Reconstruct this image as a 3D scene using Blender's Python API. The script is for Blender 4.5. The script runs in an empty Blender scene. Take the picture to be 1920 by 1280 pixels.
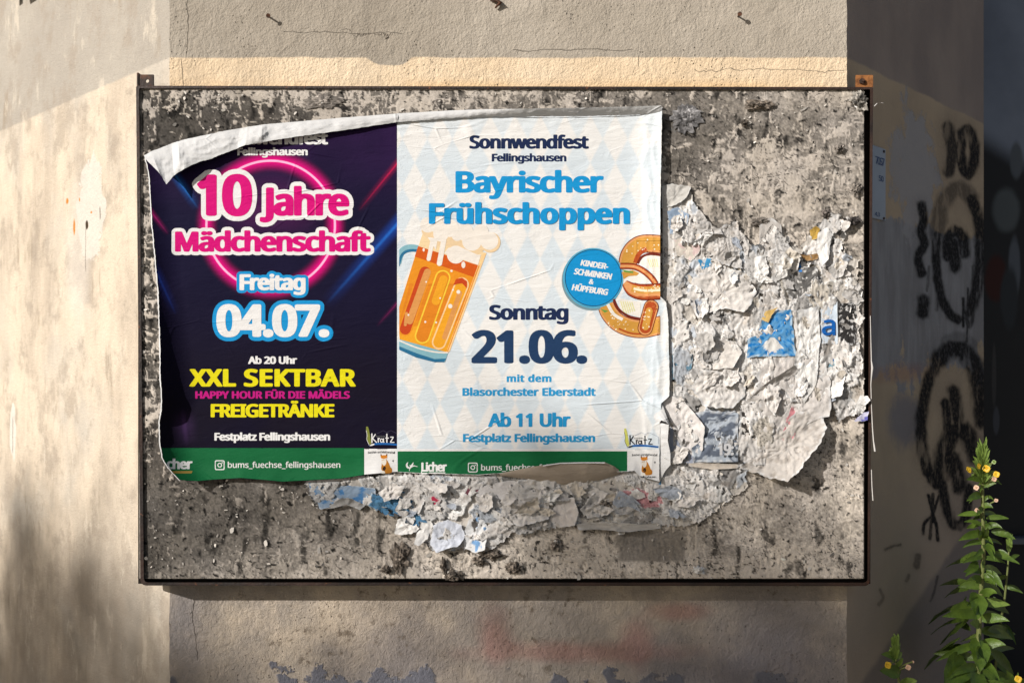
import bpy, bmesh, math, random
import numpy as np
from mathutils import Vector, Matrix
from mathutils.geometry import tessellate_polygon
C = bpy.context.scene.collection
SC = bpy.context.scene
R = math.radians

# ---------------------------------------------------------------- camera
S = 0.00121                    # metres per photo pixel on the board's front plane (Y = 0)
FPX = 1866.7                   # 35 mm lens on a 1920 px wide frame
DB = FPX * S                   # camera to board
ZC = 1.30                      # eye height
cam = bpy.data.cameras.new('camera'); co = bpy.data.objects.new('camera', cam); C.objects.link(co)
co.location = (0, -DB, ZC); co.rotation_euler = (R(90), 0, 0)
cam.lens = 35; cam.sensor_width = 36; cam.clip_end = 500; cam.clip_start = 0.05
cam.dof.use_dof = True; cam.dof.focus_distance = DB; cam.dof.aperture_fstop = 4.0
SC.camera = co
# ---------------------------------------------------------------- sky, sun, exposure
SUND = Vector((1.30, 1.0, -0.75)).normalized()       # the way the light travels
w = bpy.data.worlds.new('World'); SC.world = w; w.use_nodes = True
bg = w.node_tree.nodes['Background']
sky = w.node_tree.nodes.new('ShaderNodeTexSky'); sky.sky_type = 'NISHITA'; sky.sun_disc = False
sky.sun_elevation = math.asin(-SUND.z); sky.sun_rotation = math.atan2(-SUND.x, -SUND.y)
sky.air_density = 1.0; sky.dust_density = 2.0
w.node_tree.links.new(sky.outputs[0], bg.inputs[0]); bg.inputs[1].default_value = 0.05
sl = bpy.data.lights.new('sun', 'SUN'); so = bpy.data.objects.new('sun', sl); C.objects.link(so)
sl.energy = 4.6; sl.angle = R(0.5); sl.color = (1.0, 0.965, 0.92)
so.rotation_euler = SUND.to_track_quat('-Z', 'Y').to_euler(); so.location = (-6, -5, 5)
SC.view_settings.view_transform = 'Standard'; SC.view_settings.look = 'None'
SC.view_settings.exposure = 0.36; SC.view_settings.gamma = 1
SC.cycles.max_bounces = 5; SC.cycles.use_denoising = True

# ---------------------------------------------------------------- helpers
def P(px, py, Y=0.0):
    k = S * (DB + Y) / DB
    return Vector(((px - 960) * k, Y, ZC + (640 - py) * k))
YP = 0.006                     # the board panel's face
def PH(px, py, h): return P(px, py, YP - h)
def PHn(px, py, h):
    Y = YP - h; k = S * (DB + Y) / DB
    return np.stack([(px - 960) * k, Y, ZC + (640 - py) * k], -1)
def lin(r, g, b):
    f = lambda c: (c / 255 / 12.92) if c / 255 <= .04045 else ((c / 255 + .055) / 1.055) ** 2.4
    return (f(r), f(g), f(b))
def linn(a):
    a = np.asarray(a, float) / 255
    return np.where(a <= .04045, a / 12.92, ((a + .055) / 1.055) ** 2.4)
def tag(o, label=None, cat=None, group=None, kind=None):
    if label: o['label'] = label
    if cat: o['category'] = cat
    if group: o['group'] = group
    if kind: o['kind'] = kind
    return o
def link(name, me, mats, parent=None):
    o = bpy.data.objects.new(name, me); C.objects.link(o)
    for m in (mats if isinstance(mats, (list, tuple)) else [mats]):
        me.materials.append(m)
    if parent:
        o.parent = parent; M = parent.matrix_basis.copy(); q = parent.parent
        while q:
            M = q.matrix_basis @ M if q.matrix_parent_inverse == Matrix() else M; q = None
        o.matrix_parent_inverse = parent_world(parent).inverted()
    return o
def parent_world(o):
    if o.parent is None: return o.matrix_basis.copy()
    return parent_world(o.parent) @ o.matrix_parent_inverse @ o.matrix_basis
def thing(name, loc, label, cat, group=None):
    o = bpy.data.objects.new(name, None); C.objects.link(o); o.location = loc; o.empty_display_size = .05
    return tag(o, label, cat, group)
def mesh_np(name, v, q, col=None, uv=None, smooth=True):
    me = bpy.data.meshes.new(name); v = np.asarray(v, np.float32).reshape(-1, 3); q = np.asarray(q, np.int32)
    n = q.shape[1]
    me.vertices.add(len(v)); me.vertices.foreach_set('co', v.ravel())
    me.loops.add(q.size); me.loops.foreach_set('vertex_index', q.ravel())
    me.polygons.add(len(q)); me.polygons.foreach_set('loop_start', np.arange(0, q.size, n, dtype=np.int32))
    me.polygons.foreach_set('use_smooth', np.full(len(q), smooth))
    if col is not None:
        a = me.color_attributes.new('tint', 'FLOAT_COLOR', 'POINT')
        a.data.foreach_set('color', np.concatenate([col, np.ones((len(v), 1))], 1).astype(np.float32).ravel())
    if uv is not None:
        a = me.attributes.new('page', 'FLOAT_VECTOR', 'POINT'); a.data.foreach_set('vector', np.concatenate([uv, np.zeros((len(v), 1))], 1).astype(np.float32).ravel())
    me.update(calc_edges=True); me.validate()
    return me
def grid_quads(ny, nx, keep=None, flip=False):
    i = np.arange(ny * nx).reshape(ny, nx)
    q = np.stack([i[:-1, :-1], i[1:, :-1], i[1:, 1:], i[:-1, 1:]], -1)
    if keep is not None: q = q[keep]
    q = q.reshape(-1, 4)
    return q[:, ::-1] if flip else q
def bm_obj(name, bm, mats, parent=None, smooth=False):
    me = bpy.data.meshes.new(name); bm.normal_update(); bm.to_mesh(me); bm.free()
    if smooth: me.polygons.foreach_set('use_smooth', [True] * len(me.polygons))
    return link(name, me, mats, parent)
def add_box(bm, c, sz, rot=None, bev=0):
    r = bmesh.ops.create_cube(bm, size=1)
    vs = r['verts']; M = Matrix.Translation(c) @ (rot.to_4x4() if rot else Matrix()) @ Matrix.Diagonal((*sz, 1))
    bmesh.ops.transform(bm, matrix=M, verts=vs)
    if bev:
        es = list({e for v in vs for e in v.link_edges})
        bmesh.ops.bevel(bm, geom=es, offset=bev, segments=2, affect='EDGES')
def add_tube(bm, pts, rad, n=8, cap=True):
    rings = []
    for i, p in enumerate(pts):
        a = pts[max(i - 1, 0)]; b = pts[min(i + 1, len(pts) - 1)]
        t = (b - a).normalized(); u = t.orthogonal().normalized()
        ref = Vector((0, -1, 0)); u = (ref - t * ref.dot(t)); u = u.normalized() if u.length > 1e-3 else t.orthogonal().normalized()
        v = t.cross(u); r = rad[i] if hasattr(rad, '__len__') else rad
        rings.append([bm.verts.new(p + (u * math.cos(k * 2 * math.pi / n) + v * math.sin(k * 2 * math.pi / n)) * r) for k in range(n)])
    for a, b in zip(rings[:-1], rings[1:]):
        for k in range(n): bm.faces.new((a[k], a[(k + 1) % n], b[(k + 1) % n], b[k]))
    if cap: bm.faces.new(rings[0][::-1]); bm.faces.new(rings[-1])

# numpy noise
_rng = np.random.default_rng(5)
_G = _rng.uniform(0, 2 * np.pi, (256, 256)); _GX, _GY = np.cos(_G), np.sin(_G); _RV = _rng.random((256, 256, 6))
def pn(x, y, seed=0):
    x = np.asarray(x, float) + seed * 17.31; y = np.asarray(y, float) + seed * 7.77
    xi = np.floor(x).astype(int); yi = np.floor(y).astype(int); fx = x - xi; fy = y - yi
    u = fx ** 3 * (fx * (fx * 6 - 15) + 10); v = fy ** 3 * (fy * (fy * 6 - 15) + 10)
    def g(a, b):
        i = (xi + a) & 255; j = (yi + b) & 255
        return _GX[i, j] * (fx - a) + _GY[i, j] * (fy - b)
    return 1.4 * ((g(0, 0) * (1 - u) + g(1, 0) * u) * (1 - v) + (g(0, 1) * (1 - u) + g(1, 1) * u) * v)
def fbm(x, y, octv=4, seed=0, gain=.5):
    s = 0; a = 1; f = 1; t = 0
    for k in range(octv):
        s = s + a * pn(x * f, y * f, seed + k * 3); t += a; a *= gain; f *= 2.03
    return s / t
def ridg(x, y, octv=3, seed=0):
    s = 0; a = 1; f = 1; t = 0
    for k in range(octv):
        s = s + a * (1 - 2.2 * np.abs(pn(x * f, y * f, seed + k * 5))); t += a; a *= .5; f *= 2.1
    return s / t
def worley(x, y, seed=0):
    x = x + seed * 11.3; y = y + seed * 5.9
    xi = np.floor(x).astype(int); yi = np.floor(y).astype(int)
    f1 = np.full(x.shape, 9.); f2 = f1.copy(); cx = np.zeros(x.shape); cy = cx.copy(); ri = np.zeros(x.shape, int); rj = ri.copy()
    for a in (-1, 0, 1):
        for b in (-1, 0, 1):
            i = (xi + a) & 255; j = (yi + b) & 255
            px = xi + a + _RV[i, j, 0]; py = yi + b + _RV[i, j, 1]
            d = np.hypot(px - x, py - y); m = d < f1
            f2 = np.where(m, f1, np.minimum(f2, d)); f1 = np.where(m, d, f1)
            cx = np.where(m, px, cx); cy = np.where(m, py, cy); ri = np.where(m, i, ri); rj = np.where(m, j, rj)
    return f1, f2, x - cx, y - cy, _RV[ri, rj]
def sst(a, b, x):
    t = np.clip((x - a) / (b - a), 0, 1); return t * t * (3 - 2 * t)
def inpoly(poly, x, y):
    r = np.zeros(np.shape(x), bool); n = len(poly)
    for i in range(n):
        x0, y0 = poly[i]; x1, y1 = poly[(i + 1) % n]
        c = (y0 > y) != (y1 > y)
        with np.errstate(divide='ignore', invalid='ignore'):
            r ^= c & (x < (x1 - x0) * (y - y0) / (y1 - y0 + 1e-12) + x0)
    return r

# ---------------------------------------------------------------- node helper
class E:
    def __init__(s, nt, so): s.nt = nt; s.so = so
    def _m(s, op, o, rev=False):
        n = s.nt.nodes.new('ShaderNodeMath'); n.operation = op
        for k, v in enumerate((o, s) if rev else (s, o)):
            if v is None: continue
            if isinstance(v, E): s.nt.links.new(v.so, n.inputs[k])
            else: n.inputs[k].default_value = v
        return E(s.nt, n.outputs[0])
    def __add__(s, o): return s._m('ADD', o)
    def __radd__(s, o): return s._m('ADD', o, True)
    def __sub__(s, o): return s._m('SUBTRACT', o)
    def __rsub__(s, o): return s._m('SUBTRACT', o, True)
    def __mul__(s, o): return s._m('MULTIPLY', o)
    def __rmul__(s, o): return s._m('MULTIPLY', o, True)
    def __truediv__(s, o): return s._m('DIVIDE', o)
    def max(s, o): return s._m('MAXIMUM', o)
    def min(s, o): return s._m('MINIMUM', o)
    def pw(s, o): return s._m('POWER', o)
    def abs(s): return s._m('ABSOLUTE', None)
    def floor(s): return s._m('FLOOR', None)
    def mod2(s): return s._m('FLOORED_MODULO', 2.0)
    def sqrt(s): return s._m('SQRT', None)
    def ss(s, a, b):                       # smoothstep from a (0) to b (1); a > b falls
        n = s.nt.nodes.new('ShaderNodeMapRange'); n.interpolation_type = 'SMOOTHSTEP'
        if a > b: n.inputs[1].default_value, n.inputs[2].default_value, n.inputs[3].default_value, n.inputs[4].default_value = b, a, 1, 0
        else: n.inputs[1].default_value, n.inputs[2].default_value = a, b
        s.nt.links.new(s.so, n.inputs[0]); return E(s.nt, n.outputs[0])
class Mat:
    def __init__(s, name, rough=.85, spec=.3):
        s.m = bpy.data.materials.new(name); s.m.use_nodes = True; s.nt = s.m.node_tree
        s.b = s.nt.nodes['Principled BSDF']; s.b.inputs['Roughness'].default_value = rough
        s.b.inputs['Specular IOR Level'].default_value = spec; s._xyz = None
    def xyz(s):
        if s._xyz is None:
            t = s.nt.nodes.new('ShaderNodeTexCoord'); q = s.nt.nodes.new('ShaderNodeSeparateXYZ'); s.nt.links.new(t.outputs['Object'], q.inputs[0])
            s._xyz = tuple(E(s.nt, o) for o in q.outputs); s.obj = t.outputs['Object']
        return s._xyz
    def page(s):
        a = s.nt.nodes.new('ShaderNodeAttribute'); a.attribute_name = 'page'; q = s.nt.nodes.new('ShaderNodeSeparateXYZ'); s.nt.links.new(a.outputs['Vector'], q.inputs[0])
        return E(s.nt, q.outputs[0]), E(s.nt, q.outputs[1])
    def tint(s):
        a = s.nt.nodes.new('ShaderNodeAttribute'); a.attribute_name = 'tint'; return a.outputs['Color']
    def noise(s, scale, det=4, rough=.55, stretch=(1, 1, 1), off=(0, 0, 0), dist=0):
        s.xyz()
        mp = s.nt.nodes.new('ShaderNodeMapping'); mp.inputs['Scale'].default_value = stretch; mp.inputs['Location'].default_value = off
        s.nt.links.new(s.obj, mp.inputs[0])
        n = s.nt.nodes.new('ShaderNodeTexNoise'); n.inputs['Scale'].default_value = scale; n.inputs['Detail'].default_value = det
        n.inputs['Roughness'].default_value = rough; n.inputs['Distortion'].default_value = dist
        s.nt.links.new(mp.outputs[0], n.inputs['Vector']); return E(s.nt, n.outputs['Fac'])
    def vor(s, scale, feat='F1', stretch=(1, 1, 1)):
        s.xyz(); mp = s.nt.nodes.new('ShaderNodeMapping'); mp.inputs['Scale'].default_value = stretch; s.nt.links.new(s.obj, mp.inputs[0])
        n = s.nt.nodes.new('ShaderNodeTexVoronoi'); n.feature = feat; n.inputs['Scale'].default_value = scale
        s.nt.links.new(mp.outputs[0], n.inputs['Vector']); return E(s.nt, n.outputs['Distance'])
    def mix(s, fac, a, b, mode='MIX'):
        n = s.nt.nodes.new('ShaderNodeMix'); n.data_type = 'RGBA'; n.blend_type = mode; n.clamp_factor = True
        if isinstance(fac, E): s.nt.links.new(fac.so, n.inputs[0])
        else: n.inputs[0].default_value = fac
        for k, v in ((6, a), (7, b)):
            if isinstance(v, tuple): n.inputs[k].default_value = (*v, 1)
            else: s.nt.links.new(v.so if isinstance(v, E) else v, n.inputs[k])
        return n.outputs[2]
    def val(s, e):                          # grey socket as colour
        n = s.nt.nodes.new('ShaderNodeCombineColor')
        for k in range(3): s.nt.links.new(e.so, n.inputs[k])
        return n.outputs[0]
    def color(s, c):
        if isinstance(c, tuple): s.b.inputs['Base Color'].default_value = (*c, 1)
        else: s.nt.links.new(c, s.b.inputs['Base Color'])
        return s
    def bump(s, e, dist, strength=1.0):
        n = s.nt.nodes.new('ShaderNodeBump'); n.inputs['Strength'].default_value = strength; n.inputs['Distance'].default_value = dist
        s.nt.links.new(e.so, n.inputs['Height']); s.nt.links.new(n.outputs[0], s.b.inputs['Normal']); return s
def grey_jitter(m, c, amt, *a, **k):        # colour times a noise about 1
    f = m.noise(*a, **k) * (2 * amt) + (1 - amt)
    return m.mix(1.0, c, m.val(f), 'MULTIPLY')

# ---------------------------------------------------------------- ground
gm = Mat('ground_gravel'); c = gm.mix(gm.noise(3, 5).ss(.35, .65), (.20, .17, .13), (.30, .27, .22)); gm.color(grey_jitter(gm, c, .3, 90, 3)); gm.bump(gm.noise(60, 5), .01)
bm = bmesh.new(); bmesh.ops.create_grid(bm, x_segments=2, y_segments=2, size=200); o = bm_obj('ground', bm, gm.m); tag(o, kind='structure')

# ---------------------------------------------------------------- the plastered wall: three canted faces
YW = 0.07; KW = 1 + YW / DB
XL = (318 - 960) * S * KW; XR = (1588 - 960) * S * KW; SLR = 1.08; TR = 0.655; TL = 4.5; ZT = 3.4
def facet_r(px, py):
    k = (px - 960) * S; t = (k * KW - XR) / (1 - SLR * k / DB); return XR + t, ZC + (640 - py) * S * (KW + SLR * t / DB)
def facet_l(px, py):
    k = (960 - px) * S; t = (k * KW + XL) / (1 - k / DB); return XL - t, ZC + (640 - py) * S * (KW + t / DB)
def zc(py): return ZC + (640 - py) * S * KW
def xc(px): return (px - 960) * S * KW
ZBAND = zc(108)
def ell(m, x, z, cx, cz, rx, rz, soft=.25, wob=None):
    d = (((x - cx) * (1 / rx)).pw(2.0) + ((z - cz) * (1 / rz)).pw(2.0)).sqrt()
    if wob is not None: d = d + wob
    return d.ss(1 + soft, 1 - soft)
def sq(e): return e * e
def ell2(m, x, z, cx, cz, rx, rz, soft=.25, wob=None):
    d = (sq((x - cx) * (1 / rx)) + sq((z - cz) * (1 / rz))).sqrt()
    if wob is not None: d = d + wob
    return d.ss(1 + soft, 1 - soft)
def ring(m, x, z, cx, cz, rx, rz, w, soft, wob=None):
    d = (sq((x - cx) * (1 / rx)) + sq((z - cz) * (1 / rz))).sqrt() - 1
    if wob is not None: d = d + wob
    return d.abs().ss(w + soft, max(w - soft, 0))
def crack(m, along, across, c0, a0, a1, amp, wid, seed):
    n = m.noise(9, 4, .6, off=(seed, seed, seed)) - .5
    d = (across - c0 + n * amp).abs().ss(wid, wid * .3)
    return d * along.ss(a0, a0 + .01) * along.ss(a1, a1 - .01)

def wall_front():
    m = Mat('plaster_front', .92, .15); x, y, z = m.xyz()
    grey = m.mix(m.noise(2.2, 5, .6, off=(3, 1, 2)).ss(.35, .7), lin(158, 148, 134), lin(180, 170, 156))
    cream = m.mix(m.noise(5, 5).ss(.3, .75), lin(218, 194, 162), lin(224, 203, 174))
    # band edge with a sagging patch
    e = z + (m.noise(14, 4) - .5) * .012
    e = e + ell2(m, x, z, xc(730), zc(118), 36 * S, 16 * S, .5) * (.018)
    c = m.mix(e.ss(ZBAND + .002, ZBAND - .003), grey, cream)
    # ochre line right above the frame
    c = m.mix(z.ss(zc(140), zc(170)) * z.ss(zc(230), zc(200)) * m.noise(3, 3).ss(.3, .6) * .55, c, lin(220, 176, 116))
    # lower wall: worn, bluish grey patches of stain and painted-in soft tree shade, dirt, dusty red spray, peeled paint
    low = z.ss(zc(1000), zc(1110))
    worn = m.mix(m.noise(3.4, 6, .62, off=(7, 0, 4)).ss(.38, .62), lin(196, 180, 160), lin(152, 143, 134))
    worn = m.mix(m.noise(2.1, 6, .65, off=(1.3, 0, 2.1), stretch=(1.2, 1, .7)).ss(.5, .64) * .7, worn, lin(134, 126, 120))
    worn = m.mix(ell2(m, x, z, xc(740), zc(1230), .16, .12, .7, (m.noise(9, 5) - .5) * 1.3) * .5, worn, lin(118, 112, 112))
    worn = m.mix(ell2(m, x, z, xc(1400), zc(1270), .25, .13, .8, (m.noise(8, 5) - .5) * 1.2) * .65, worn, lin(108, 107, 118))  # soft half-shade at the lower right, put into the plaster colour
    worn = m.mix(ell2(m, x, z, xc(345), zc(1200), .05, .16, .7, (m.noise(8, 5) - .5)) * .6, worn, lin(128, 124, 126))
    dirt = m.noise(38, 6, .7).ss(.55, .68) * m.noise(4, 3, off=(9, 9, 9)).ss(.45, .6)
    worn = m.mix(dirt * .75, worn, lin(92, 80, 66))
    red = (ell2(m, x, z, xc(1090), zc(1222), .20, .020, .8, (m.noise(7, 4) - .5) * 1.6) + ell2(m, x, z, xc(1195), zc(1205), .035, .045, .7, (m.noise(9, 4) - .5)) + ell2(m, x, z, xc(930), zc(1190), .035, .05, .8, (m.noise(9, 4) - .5) * 1.6) + ell2(m, x, z, xc(1280), zc(1145), .06, .018, .8, (m.noise(9, 4) - .5) * 1.6)).min(1.0)
    worn = m.mix(red * .42, worn, lin(164, 108, 100))
    peel = (z + (m.noise(16, 5, .65) - .5) * .22).ss(zc(1262), zc(1270)) * m.noise(6, 2, off=(4, 4, 4)).ss(.50, .53)
    worn = m.mix(peel, worn, lin(106, 106, 114))
    c = m.mix(low, c, worn)
    # old smoke-grey streaks of the upper wall
    c = m.mix(m.noise(4.5, 5, .6, stretch=(1.6, 1, .35), off=(2, 0, 0)).ss(.55, .75) * .35, c, lin(128, 118, 106))
    pits = m.vor(85).ss(.16, .08) * m.noise(6, 2).ss(.5, .62)
    c = m.mix(pits * .7, c, lin(84, 74, 64))
    ck = crack(m, z, x, xc(352), zc(110), zc(-20), .03, .0014, 1) + crack(m, z, x, xc(344), zc(165), zc(108), .03, .0014, 3) + crack(m, x, z, zc(60), xc(530), xc(760), .05, .0008, 5) \
        + crack(m, x, z, zc(92), xc(960), xc(1190), .03, .0010, 7) + crack(m, x, z, zc(132), xc(1300), xc(1588), .06, .0008, 9) + crack(m, z, x, xc(366), zc(1240), zc(1120), .05, .0016, 11) + crack(m, x, z, zc(66), xc(640), xc(740), .10, .0007, 15) \
        + crack(m, z, x, xc(1197), zc(132), zc(104), .02, .0012, 17)
    c = m.mix(ck.min(1.0) * .45, c, lin(90, 80, 70))
    c = grey_jitter(m, c, .12, 260, 4, .7); c = grey_jitter(m, c, .08, 40, 5, .65)
    m.color(c)
    tro = m.noise(34, 5, .62, dist=.5); fine = m.noise(190, 5, .65)
    rid = m.noise(70, 4, .55, stretch=(1, 1, .6), dist=.9)
    h = tro * .75 + fine * .45 + rid * .45 * m.noise(5, 3, off=(1, 7, 3)).ss(.35, .6) - ck.min(1.0) * .8 - pits * 1.0 + low * (m.noise(75, 6, .75) * 1.1) + peel * .5
    m.bump(h, .0065, .9)
    return m.m
def wall_lit_side():
    m = Mat('plaster_side_cream', .92, .15); x, y, z = m.xyz(); X = lambda px, py: facet_l(px, py)
    grey = m.mix(m.noise(2.4, 5).ss(.35, .7), lin(158, 150, 139), lin(168, 160, 148))
    st = m.noise(7, 5, .6, stretch=(1, 1, .42))
    cream = m.mix(st.ss(.4, .68), lin(201, 186, 166), lin(176, 162, 145))
    cream = m.mix(m.noise(2.6, 4, off=(5, 5, 1)).ss(.5, .7) * .8, cream, lin(176, 169, 158))
    zb = z + (m.noise(40, 3) - .5) * .006
    c = m.mix(zb.ss(ZBAND + .004, ZBAND - .004), grey, cream)
    # grey damp streaks running down
    run = m.noise(24, 4, .6, stretch=(1, 1, .22), off=(2, 3, 4)).ss(.56, .72) * m.noise(5, 3, off=(8, 1, 1)).ss(.42, .62)
    c = m.mix(run * .7, c, lin(142, 128, 110))
    c = m.mix(z.ss(zc(760), zc(1180)) * m.noise(3, 4, .6, stretch=(1.4, 1, .5), off=(6, 2, 2)).ss(.3, .62) * .7, c, lin(136, 128, 118))  # staining mixed with soft tree shade, painted stronger towards the foot
    mot = m.noise(9, 6, .68, off=(3, 1, 6)); c = m.mix(mot.ss(.48, .64) * .6, c, lin(150, 138, 124)); c = m.mix(m.noise(13, 6, .7, stretch=(1, 1, .5), off=(1, 9, 6)).ss(.56, .68) * .5, c, lin(206, 194, 176))
    pit = m.vor(120).ss(.14, .06) * m.noise(7, 3, off=(6, 6, 6)).ss(.5, .6); c = m.mix(pit * .6, c, lin(96, 82, 66))
    cx, cz = X(170, 390); wob = (m.noise(13, 5, .65) - .5) * 1.5
    wh = ell2(m, x, z, cx, cz, .062, .13, .06, wob); cx2, cz2 = X(150, 480); wh = (wh + ell2(m, x, z, cx2, cz2, .055, .17, .5, (m.noise(9, 4) - .5) * 1.4) * .6).min(1.0)
    c = m.mix(wh * .8, c, lin(200, 192, 182))
    for (a, b, rx, rz) in ((126, 377, .006, .008), (139, 425, .005, .02), (149, 374, .003, .006), (171, 398, .004, .003)):
        ex, ez = X(a, b); c = m.mix(ell2(m, x, z, ex, ez, rx, rz, .3, (m.noise(40, 3) - .5) * .8), c, lin(184, 122, 52))
    ex, ez = X(163, 423); hole = ell2(m, x, z, ex, ez, .006, .012, .2, (m.noise(40, 3) - .5)); c = m.mix(hole, c, lin(66, 52, 36))
    ex, ez = X(161, 470); ck = crack(m, z, x, ex, ez - .06, ez + .07, .01, .0012, 4); ex, ez = X(187, 400); ck = ck + crack(m, z, x, ex, ez - .02, ez + .02, .01, .0022, 8)
    ex, ez = X(24, 810); w2 = ell2(m, x, z, ex, ez, .02, .085, .1, (m.noise(18, 4) - .5) * 1.1); c = m.mix(w2 * .8, c, lin(206, 200, 190)); ck = (ck + crack(m, z, x, ex, ez - .07, ez + .05, .015, .0018, 12)).min(1.0)
    c = m.mix(ck * .85, c, lin(60, 50, 40))
    c = grey_jitter(m, c, .10, 230, 4, .7); c = grey_jitter(m, c, .10, 34, 5, .65)
    m.color(c); m.bump(m.noise(30, 5, .6, dist=.6) * .6 + m.noise(150, 5, .7) * .8 + m.vor(70).ss(.2, .05) * -.35 + wh * .5 - hole * 1.5 - ck * 1.0 + w2 * .4, .006, .7)
    return m.m
def wall_shade_side():
    m = Mat('plaster_side_sprayed', .9, .15); x, y, z = m.xyz()
    up = m.mix(m.noise(3, 5, stretch=(2, 1, 1)).ss(.35, .7), lin(160, 146, 138), lin(144, 132, 127))
    cream = m.mix(m.noise(4, 5).ss(.35, .7), lin(190, 170, 146), lin(174, 156, 136))
    c = m.mix((z + (m.noise(9, 4) - .5) * .02).ss(ZBAND + .004, ZBAND - .004), up, cream)
    def F(px, py): return facet_r(px, py)
    def rad(px, py, rx, ry):
        a, b = F(px, py); a2, _ = F(px + rx, py); a1, _ = F(px - rx, py); _, b2 = F(px, py - ry); return a, b, (a2 - a1) / 2, b2 - b
    # grey over-paint below the cream
    zg = F(1680, 415)[1]; over = (z + (m.noise(11, 5, .6) - .5) * .1).ss(zg + .006, zg - .006) * (z + (m.noise(9, 5, .65, off=(3, 3, 3)) - .5) * .5).ss(F(1680, 690)[1] - .02, F(1680, 690)[1] + .02)
    c = m.mix(over, c, m.mix(m.noise(12, 5, .6, stretch=(1.5, 1, .3)).ss(.4, .65), lin(140, 138, 141), lin(158, 157, 161)))
    a, b, r1, r2 = rad(1718, 320, 40, 110); fl = ell2(m, x, z, a, b, r1, r2, .12, (m.noise(10, 6, .7) - .5) * 2.6); c = m.mix(fl * .85, c, lin(164, 162, 166))
    a, b, r1, r2 = rad(1700, 790, 30, 50); c = m.mix(ell2(m, x, z, a, b, r1, r2, .4, (m.noise(10, 5, .7) - .5) * 1.8) * .8, c, lin(128, 126, 134))
    c = m.mix(z.ss(F(1700, 820)[1], F(1700, 1000)[1]) * .6, c, lin(172, 154, 142))
    c = m.mix(ell2(m, x, z, F(1690, 700)[0], F(1690, 700)[1], .12, .02, .8, (m.noise(14, 5, .7) - .5) * 2) * .35, c, lin(150, 96, 84))
    zz = z - (x - F(1620, 1280)[0]) * .55 + (m.noise(6, 3) - .5) * .05
    z0 = F(1620, 1275)[1]; c = m.mix(zz.ss(z0 + .015, z0 - .015) * .6, c, lin(106, 102, 106))  # darker diagonal at the foot: a shadow painted into the plaster
    q = m.nt.nodes.new('ShaderNodeSeparateColor'); m.nt.links.new(m.tint(), q.inputs[0]); g = E(m.nt, q.outputs[0])
    c = m.mix(g * (m.noise(90, 4, .7).ss(.3, .55) * .22 + .78), c, (.012, .011, .012))
    m.color(c); m.bump(m.noise(40, 5, .6) * .5 + m.noise(170, 4) * .4 + fl * .6 + over * .2, .005, .7)
    return m.m
def wob_edge(z): return .0022 * pn(z * 16, z * 0 + 3.3, 4) + .0010 * pn(z * 60, z * 0 + 1.3, 6)
wall = thing('plastered_wall', (0, .3, 0), 'canted plaster wall in grey and cream behind the notice board', 'wall')
STROKES = [([(1803, 270), (1806, 250), (1814, 243), (1824, 260), (1827, 295), (1818, 326), (1806, 316), (1801, 290), (1803, 268)], 8, .95), ([(1777, 238), (1783, 262), (1785, 295), (1779, 322)], 9, .75),
    ([(1757, 440), (1764, 395), (1780, 364), (1800, 354), (1822, 372)], 12, .55), ([(1822, 372), (1836, 420), (1838, 480), (1832, 540), (1816, 585)], 9, .8), ([(1757, 440), (1755, 490), (1762, 545), (1776, 582), (1796, 600)], 7, .9),
    ([(1777, 480), (1779, 446), (1792, 434), (1804, 446), (1809, 474)], 9, .95), ([(1787, 455), (1791, 502)], 9, .9), ([(1806, 560), (1806, 612)], 3, .8), ([(1815, 540), (1813, 640)], 2, .7), ([(1826, 500), (1824, 560)], 4, .6),
    ([(1728, 385), (1732, 412), (1726, 432), (1733, 458), (1721, 482), (1729, 512)], 7, .85), ([(1731, 562), (1731, 588)], 9, .9), ([(1818, 570), (1824, 590), (1818, 612), (1812, 592), (1818, 570)], 4, .7), ([(1742, 500), (1738, 545)], 3, .5), ([(1760, 520), (1756, 580)], 3, .6),
    ([(1748, 897), (1734, 866), (1727, 815), (1730, 762), (1742, 712), (1760, 674)], 9, .97), ([(1760, 674), (1782, 655), (1808, 659), (1828, 690), (1840, 740), (1844, 790)], 14, .97), ([(1748, 897), (1757, 910), (1768, 893), (1775, 850), (1777, 800), (1772, 755)], 7, .9),
    ([(1788, 732), (1793, 758), (1796, 790)], 9, .9), ([(1765, 890), (1770, 852), (1781, 820), (1799, 805), (1818, 820), (1831, 856)], 14, .9), ([(1765, 890), (1770, 935), (1783, 974), (1797, 985), (1811, 968), (1817, 915)], 8, .9), ([(1786, 858), (1793, 880), (1799, 912)], 12, .85), ([(1775, 640), (1800, 634), (1822, 646)], 10, .35),
    ([(1741, 928), (1749, 962)], 3, .8), ([(1749, 926), (1749, 978)], 3, .85), ([(1761, 928), (1748, 964), (1734, 980), (1731, 1000)], 3, .8), ([(1747, 962), (1744, 1010)], 3, .7), ([(1750, 965), (1756, 988), (1758, 1012)], 3, .8), ([(1660, 1030), (1672, 1024), (1688, 1021)], 2.5, .5), ([(1721, 1042), (1719, 1060)], 5, .5), ([(1758, 1080), (1752, 1108), (1745, 1126)], 2, .5), ([(1650, 1105), (1656, 1120), (1648, 1132)], 3, .35), ([(1704, 1078), (1700, 1088)], 3, .4)]
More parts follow.
